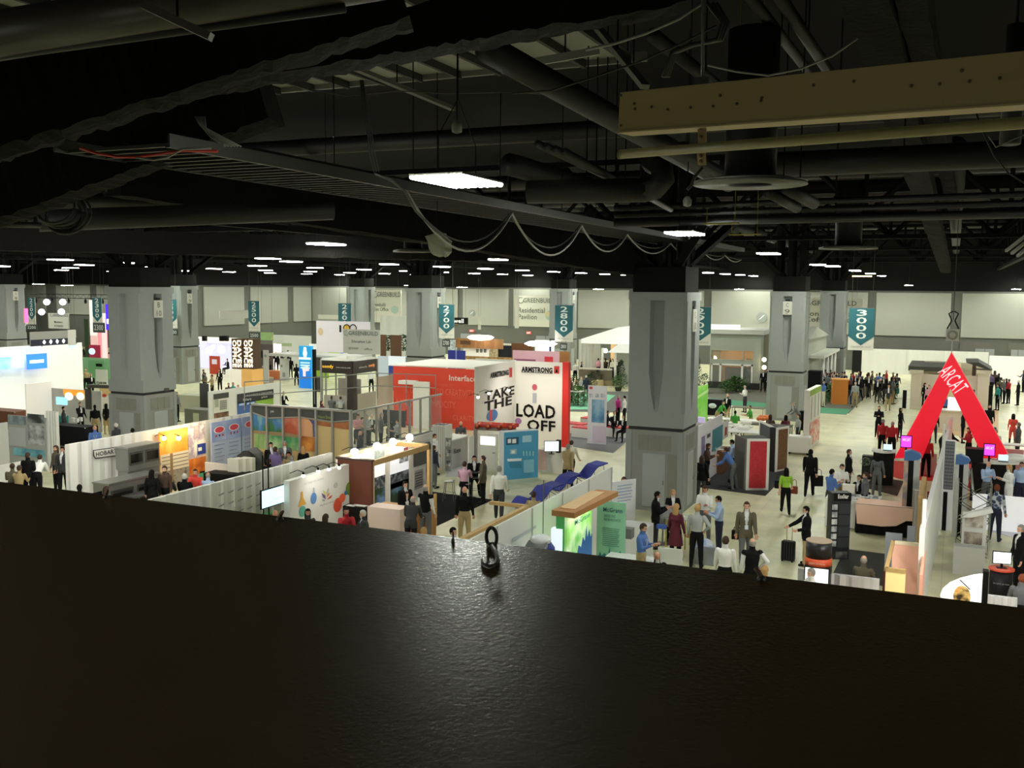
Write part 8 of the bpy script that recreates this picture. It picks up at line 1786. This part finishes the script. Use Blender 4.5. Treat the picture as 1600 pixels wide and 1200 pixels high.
for i, (px, py, tp, hr) in enumerate(((1549, 582, 'sV', 'b'), (1555, 579, 'sD', 'B'), (1561, 583, 'jK', 'k'), (1563, 590, 'sO', 'b'), (1573, 591, 'jK', 'b'), (1577, 592, 'sR', 'b'), (1592, 594, 'jK', 'w'), (1569, 592, 'jG', 'g'), (1600, 578, 'jN', 'b'), (1560, 600, 'st', 'K'))):
    person(px, py, 'h', ['stand', 'hold', 'talk'][i % 3], 150+i*17, tp, 'K', hr, ['person in violet top leftmost at the blank screen wall', 'brown haired woman in brown at the blank screen wall', 'tall person in black near the brown haired woman, blank wall', 'person in olive top before the blank wall', 'person in black with long shadow at mid of blank wall group', 'person in red behind the grey jacket at blank wall', 'white haired person in black apart at right of the blank wall group', 'man in grey jacket at the middle of the blank wall group', 'person in navy nearest the right edge at the blank wall', 'woman in teal top standing low left of the blank wall group'][i])
# ---- centre: stools, carpet, wooden booth
crew([
 (726, 721, 'h', 'sithigh', 165, 'tp', 'K', 'b', 'person in pink shirt on a stool with back to the viewer'),
 (741, 712, 'h', 'sithigh', 5, 'jK', 'K', 'k', 'dark haired man in black suit on a stool facing the viewer'),
 (755, 712, 'h', 'stand', -100, 'jO', 'K', 'b', 'man in olive suit with bag standing beside the stools'),
 (780, 728, 'h', 'walk', 175, 'sW', 'C', 'g', 'large man in white shirt walking away past the blue panel', dict(h=1.88)),
 (726, 760, 'h', 'stand', 175, 'sK', 'T', 'x', 'bald man in black sweater and khaki trousers on black carpet edge', dict(h=1.8)),
 (665, 757, 'h', 'stand', 150, 'vK', 'G', 'f', 'bald man in black vest with white sleeves by the wooden booth', dict(h=1.8)),
 (645, 775, 'h', 'lean', 170, 'jC', 'K', 'f', 'bald man in dark suit bending at the orange wood counter'),
 (635, 768, 'h', 'sit', 20, 'jK', 'K', 'B', 'woman in black at the orange wood counter, face toward us'),
 (633, 752, 'h', 'stand', 30, 'jK', 'K', 'k', 'dark haired man in black suit behind the woman at wood counter', dict(h=1.7)),
 (679, 678, 'h', 'stand', 60, 'sW', 'C', 'b', 'man in white shirt behind the post of the wooden booth'),
 (678, 696, 'h', 'stand', 120, 'sN', 'G', 'b', 'person in navy sweater at the far post of the wooden booth', dict(h=1.68)),
 (720, 658, 'h', 'hold', 0, 'sG', 'C', 'x', 'bald man in grey sweater behind the grey display counter'),
 (893, 688, 'h', 'walk', 160, 'sY', 'K', 'b', 'man in cream shirt walking away at the red wall edge'),
 (888, 694, 'h', 'walk2', 150, 'jT', 'K', 'g', 'man in tan jacket walking just in front of the cream shirt'),
 (834, 768, 'h', 'sit', 160, 'sT', 'K', 'b', 'person lying back on the nearest blue lounger'),
 (975, 745, 'h', 'sit', 0, 'sg', 'K', 'b', 'person behind the white slanted panel, only the head showing', dict(h=1.9)),
 (708, 824, 'h', 'stand', 60, 'sW', 'K', 'k', 'dark haired head just above the ledge at centre left'),
 (662, 824, 'h', 'stand', 160, 'sT', 'K', 'l', 'blonde head just above the ledge below the vest man'),
 (481, 795, 'h', 'stand', 10, 'sC', 'K', 'K', 'dark haired woman in front of the flask wall', dict(h=1.62)),
 (509, 803, 'h', 'stand', 150, 'sD', 'K', 'B', 'brown haired head right of the dark monitor at flask wall', dict(h=1.6)),
 (541, 793, 'h', 'sit', 15, 'sR', 'K', 'k', 'man in red shirt at the black cabinet, facing us'),
 (567, 797, 'h', 'sit', -80, 'jC', 'K', 'w', 'white haired man in dark suit gesturing at the red shirt'),
 (430, 797, 'h', 'stand', 20, 'sD', 'K', 'f', 'balding head just above the ledge under the television'),
])
# ---- mural booth and desks behind the long wall
crew([
 (423, 691, 'h', 'stand', 20, 'jK', 'K', 'k', 'man in black suit with white shirt front standing by mural left'),
 (430, 698, 'h', 'stand', 150, 'sV', 'K', 'b', 'person in dull violet beside the black suit at mural left'),
 (445, 689, 'h', 'hold', 0, 'jG', 'K', 'g', 'man in grey suit before the green meadow print'),
 (420, 717, 'h', 'sit', 140, 'jK', 'K', 'b', 'person in black suit seated at the white wall edge'),
 (451, 706, 'h', 'sit', -20, 'sT', 'K', 'k', 'person in tan seated facing left below the meadow print'),
 (456, 712, 'h', 'sit', 170, 'sb', 'K', 'g', 'grey haired man in lavender shirt seated, from behind'),
 (474, 697, 'h', 'stand', 170, 'sK', 'K', 'L', 'blonde woman in black seen from behind near canyon print', dict(h=1.6)),
 (497, 694, 'h', 'sit', 60, 'jC', 'K', 'k', 'dark haired person in charcoal seated before the house print'),
 (503, 699, 'h', 'sit', 20, 'sD', 'K', 'b', 'person in brown seated next to the charcoal jacket'),
 (511, 677, 'h', 'stand', 150, 'sY', 'T', 'l', 'person in cream top with raised camera before the sand print', dict(h=1.7)),
 (517, 684, 'h', 'lean', 100, 'sW', 'K', 'f', 'balding man in white shirt leaning before the sand print'),
 (532, 686, 'h', 'sit', 20, 'jK', 'K', 'k', 'dark haired man in black at the right of the sand print', dict(h=1.8)),
 (536, 691, 'h', 'sit', 30, 'sb', 'K', 'b', 'man in pale blue shirt, rightmost before the sand print'),
 (558, 684, 'h', 'sit', -30, 'sW', 'K', 'b', 'person in white shirt by the folded chairs at mural corner'),
 (563, 673, 'h', 'stand', -110, 'jN', 'K', 'x', 'bald man in navy suit at the mural corner'),
])
for i, (px, py) in enumerate(((559, 647), (566, 652), (573, 648), (581, 647), (596, 645), (612, 659), (621, 655))):
    person(px, py, 'h', 'sit' if i % 2 else 'hold', [20, 60, -40, 10, 100, 170, -60][i], ['sP', 'jG', 'sg', 'jK', 'jG', 'jK', 'sg'][i], 'K', 'bkgwgkb'[i], ['person in pink behind the first glazed bay, leftmost', 'person in grey jacket in the first glazed bay', 'pale shirted person between the first two glazed bays', 'white haired person in black in the second glazed bay', 'grey haired person in grey in the third glazed bay', 'person in black against the navy inner wall', 'person in pale top far right inside the glazed booth'][i])
crew([
 (637, 664, 'f', 'hold', 60, 'sg', 'K', 'k', 'person in grey standing in the white doorway of the red wall', dict(h=1.75)),
 (443, 611, 'h', 'sit', 30, 'jK', 'K', 'g', 'grey haired man in dark suit seated right of the poster wall'),
 (518, 618, 'h', 'sit', 160, 'jG', 'K', 'b', 'grey suited person seated behind the guard rail, left of two'),
 (532, 619, 'h', 'sit', 190, 'sg', 'K', 'b', 'light grey shirted person seated behind the guard rail, right of two'),
 (503, 626, 'h', 'sit', 60, 'sM', 'K', 'B', 'woman in wine top seated left behind the guard rail'),
 (592, 588, 'h', 'stand', -60, 'sW', 'C', 'k', 'person in white at the right side of the corner booth'),
 (598, 607, 'h', 'stand', 90, 'sg', 'K', 'b', 'person in patterned grey near the red wall left end'),
 (580, 577, 'h', 'stand', 0, 'sW', 'K', 'k', 'person in black and white inside the corner booth'),
])
# ---- oven booth and far left
crew([
 (148, 665, 'h', 'stand', 0, 'sB', 'C', 'f', 'balding man in blue grey shirt behind the HOBART wall', dict(badge=True)),
 (181, 661, 'h', 'stand', -130, 'sC', 'K', 'w', 'white haired person in charcoal behind the HOBART wall'),
 (207, 669, 'h', 'stand', 170, 'sW', 'K', 'k', 'dark haired person in white shirt peeping over the HOBART wall'),
 (101, 689, 'f', 'stand', 80, 'jC', 'K', 'k', 'man in dark suit standing alone before the black counter'),
 (125, 628, 'h', 'talk', 30, 'jK', 'K', 'b', 'man in black suit gesturing behind the black counter'),
 (148, 632, 'h', 'stand', 170, 'sK', 'T', 'k', 'man in black jacket and khaki trousers from behind at cream booth'),
 (166, 630, 'h', 'stand', 150, 'jK', 'T', 'K', 'dark haired woman in black top near the B 10 column', dict(h=1.65)),
 (66, 616, 'h', 'stand', 160, 'sO', 'K', 'k', 'person in dark green seen from behind at far left'),
 (73, 612, 'h', 'stand', 10, 'jK', 'K', 'b', 'tall dark figure right of the dark green jacket'),
 (276, 612, 'h', 'stand', 60, 'sG', 'K', 'k', 'man in grey shirt just right of the B 10 column'),
 (19, 724, 'h', 'sit', 170, 'sO', 'K', 'b', 'brown haired person in olive grey seated at bottom left'),
 (30, 727, 'h', 'sit', 150, 'sT', 'K', 'b', 'second seated person beside the olive grey one, bottom left'),
 (43, 707, 'h', 'stand', 150, 'jK', 'K', 'b', 'man in black suit standing left of the white shirt, bottom left'),
 (62, 710, 'h', 'lean', 160, 'sW', 'K', 'b', 'man in white shirt and black trousers leaning, bottom left'),
 (87, 696, 'h', 'stand', -60, 'sO', 'K', 'B', 'brown haired person in dark olive by HOBART wall end'),
 (97, 698, 'h', 'stand', -30, 'jC', 'K', 'k', 'man in dark grey suit at the end of the HOBART wall'),
 (124, 757, 'h', 'sit', 170, 'sK', 'K', 'k', 'dark head above the ledge before the dark flat screens'),
 (166, 760, 'h', 'sit', 120, 'sC', 'K', 'B', 'brown haired head above the ledge at the low oven'),
 (237, 734, 'h', 'stand', 160, 'jK', 'K', 'K', 'person in black hooded coat standing before the orange wall', dict(h=1.7)),
 (257, 728, 'h', 'stand', -30, 'sD', 'K', 'b', 'brown haired person facing the hooded coat'),
 (261, 739, 'h', 'sit', 170, 'sC', 'K', 'B', 'person in dark grey seated before the orange wall', dict(h=1.85)),
 (288, 740, 'h', 'sit', 160, 'jK', 'K', 'w', 'white haired man in black suit seated at the long wall'),
 (305, 733, 'h', 'sit', -10, 'sr', 'K', 'b', 'person in salmon top facing us before the collage panel'),
 (325, 738, 'h', 'sit', 150, 'sb', 'K', 'f', 'balding man in light blue shirt seated by the half wall'),
])
far = [(85, 544, 'sr', 'white', 'person in orange and white high up in the blazing booth'), (94, 547, 'sB', '', 'person in blue right of the orange figure, blazing booth'), (113, 548, 'jG', '', 'person in grey jacket under the leaf print'), (116, 559, 'jN', '', 'person in navy below the grey jacket, blazing booth'), (107, 569, 'jG', '', 'person in grey with dark hair at the low green wall'), (124, 569, 'jK', '', 'person in black suit at the low green wall'), (134, 575, 'sT', '', 'person in tan right of the black suit, low green wall'), (142, 583, 'jK', '', 'person in black standing at the end of the low green wall'), (131, 541, 'jK', '', 'dark haired figure beside the crimson box'), (160, 553, 'jK', '', 'person in black at top of the green wall'), (170, 550, 'sP', '', 'person in pink left of the B 10 column'), (93, 560, 'sg', '', 'person in pale grey in the middle of the blazing booth'), (52, 618, 'sV', '', 'person in dull purple by the grey round counter'),
 (320, 582, 'sO', '', 'man in olive jacket leftmost on the aisle by violet booth'), (331, 585, 'sT', '', 'man in beige shirt next to the olive jacket'), (343, 576, 'jK', '', 'woman in black with teal bag before the violet booth'), (431, 549, 'jK', '', 'leftmost of the suits at the glowing pink panel'), (436, 551, 'jK', '', 'middle one of the suits at the glowing pink panel'), (441, 549, 'jC', '', 'rightmost of the suits at the glowing pink panel'), (450, 547, 'jK', '', 'tall dark suited man left of the blue banner'), (454, 558, 'jK', '', 'dark figure behind the pale banner stand'), (463, 568, 'jK', '', 'man in black suit close to the blue banner'), (411, 571, 'jK', '', 'dark person at the orange-brown counter'), (422, 557, 'sD', '', 'brown clad person behind the orange-brown counter'), (355, 560, 'jK', '', 'seated dark person left of the letter towers'), (357, 598, 'sD', '', 'brown haired person seated below the left letter tower'), (372, 601, 'sC', '', 'dark haired person seated right below the letter towers'), (364, 597, 'st', '', 'person in teal seated below the letter towers'), (318, 577, 'jN', '', 'navy clad person by the violet booth left side')]
for i, (px, py, tp, _, lb) in enumerate(far): person(px, py, 'h', ['stand', 'hold', 'talk', 'stand'][i % 4] if 'seated' not in lb else 'sit', 130+37*i, tp, 'K', 'kbgbk'[i % 5] if 'woman' not in lb else 'K', lb)
porch = [(899, 565, 'sW', 'person in white shirt at the left of the porch house garden'), (909, 565, 'jK', 'person in black right of the white shirt at porch garden'), (930, 563, 'jK', 'person in black at the left end of the porch'), (935, 562, 'sP', 'person in pale pink second on the porch'), (944, 561, 'sD', 'brown clad person at the lit porch door'), (949, 564, 'jK', 'black clad person at the middle of the porch'), (957, 562, 'sY', 'person in cream jacket on the porch'), (962, 563, 'jK', 'rightmost person in black on the porch')]
for i, (px, py, tp, lb) in enumerate(porch):
    o = person(px, py, 'h', 'stand', 20+50*i, tp, 'K', 'kbbk'[i % 4], lb)
    if px > 925:
        zf = zr_-.95; q = onY(px, py, PY-.6); o.location = (q.x, PY-.6+.35*(i % 3), zf); 
crew([
 (908, 588, 'h', 'walk', 60, 'sg', 'C', 'g', 'person in pale grey stepping on the mint turf'), (916, 586, 'h', 'stand', 170, 'jN', 'N', 'w', 'white haired man in navy suit on the mint turf'),
 (966, 617, 'h', 'stand', 60, 'sF', 'K', 'g', 'person in magenta pink top left of the white shirt, near column'), (976, 618, 'h', 'stand', -100, 'sW', 'K', 'k', 'person in white shirt touching the centre column'),
 (950, 641, 'h', 'sit', 100, 'jN', 'K', 'b', 'leftmost seated person in navy on the red cushioned bench'), (960, 642, 'h', 'sit', 20, 'jK', 'K', 'r', 'middle seated person in black suit and pale tie in the lounge'), (974, 648, 'h', 'sit', -30, 'jK', 'K', 'b', 'rightmost seated person in black beside the centre column'),
 (892, 590, 'h', 'stand', 60, 'sD', 'K', 'b', 'person half hidden by the red wall edge'),
])
# ---- things carried
def bag(p, z, w, d, h, m, label, rot=0, strap=.25):
    o = thing('handbag', label, 'bag', (p[0], p[1], z), rot); MB().box(-w/2, -d/2, 0, w/2, d/2, h).obj('body', m, o, False, None, 0, .02)
    MB().tube([(-w*.3, 0, h), (-w*.25, 0, h+strap*.8), (0, 0, h+strap), (w*.25, 0, h+strap*.8), (w*.3, 0, h)], .012, 6).obj('strap', m, o); return o
q = at(1218, 762, .75); bag(q, .72, .36, .14, .3, mat('17171a', .5), 'black handbag on the left of the lime green top')
q = at(1241, 768, .6); bag(q, .52, .24, .12, .28, mat('8a3a1e', .5), 'brown leather bag in the right hand of the lime green top')
q = at(1279, 755, .5); bag(q, .38, .34, .1, .42, mat('121214', .5), 'black briefcase carried by the man walking up the aisle', .4)
q = at(1151, 838, .75); bag(q, .66, .3, .1, .28, mat('17130f', .5), 'dark folder bag in the hand of the olive brown suit', .2, .1)
q = at(1401, 612, .5); bag(q, .35, .35, .12, .4, mat('1f8a80', .5), 'teal tote bag carried up the far aisle')
q = at(1260, 671, .8); bag(q, .6, .32, .14, .3, mat('17171a', .5), 'black shoulder bag of the woman near the white cart')
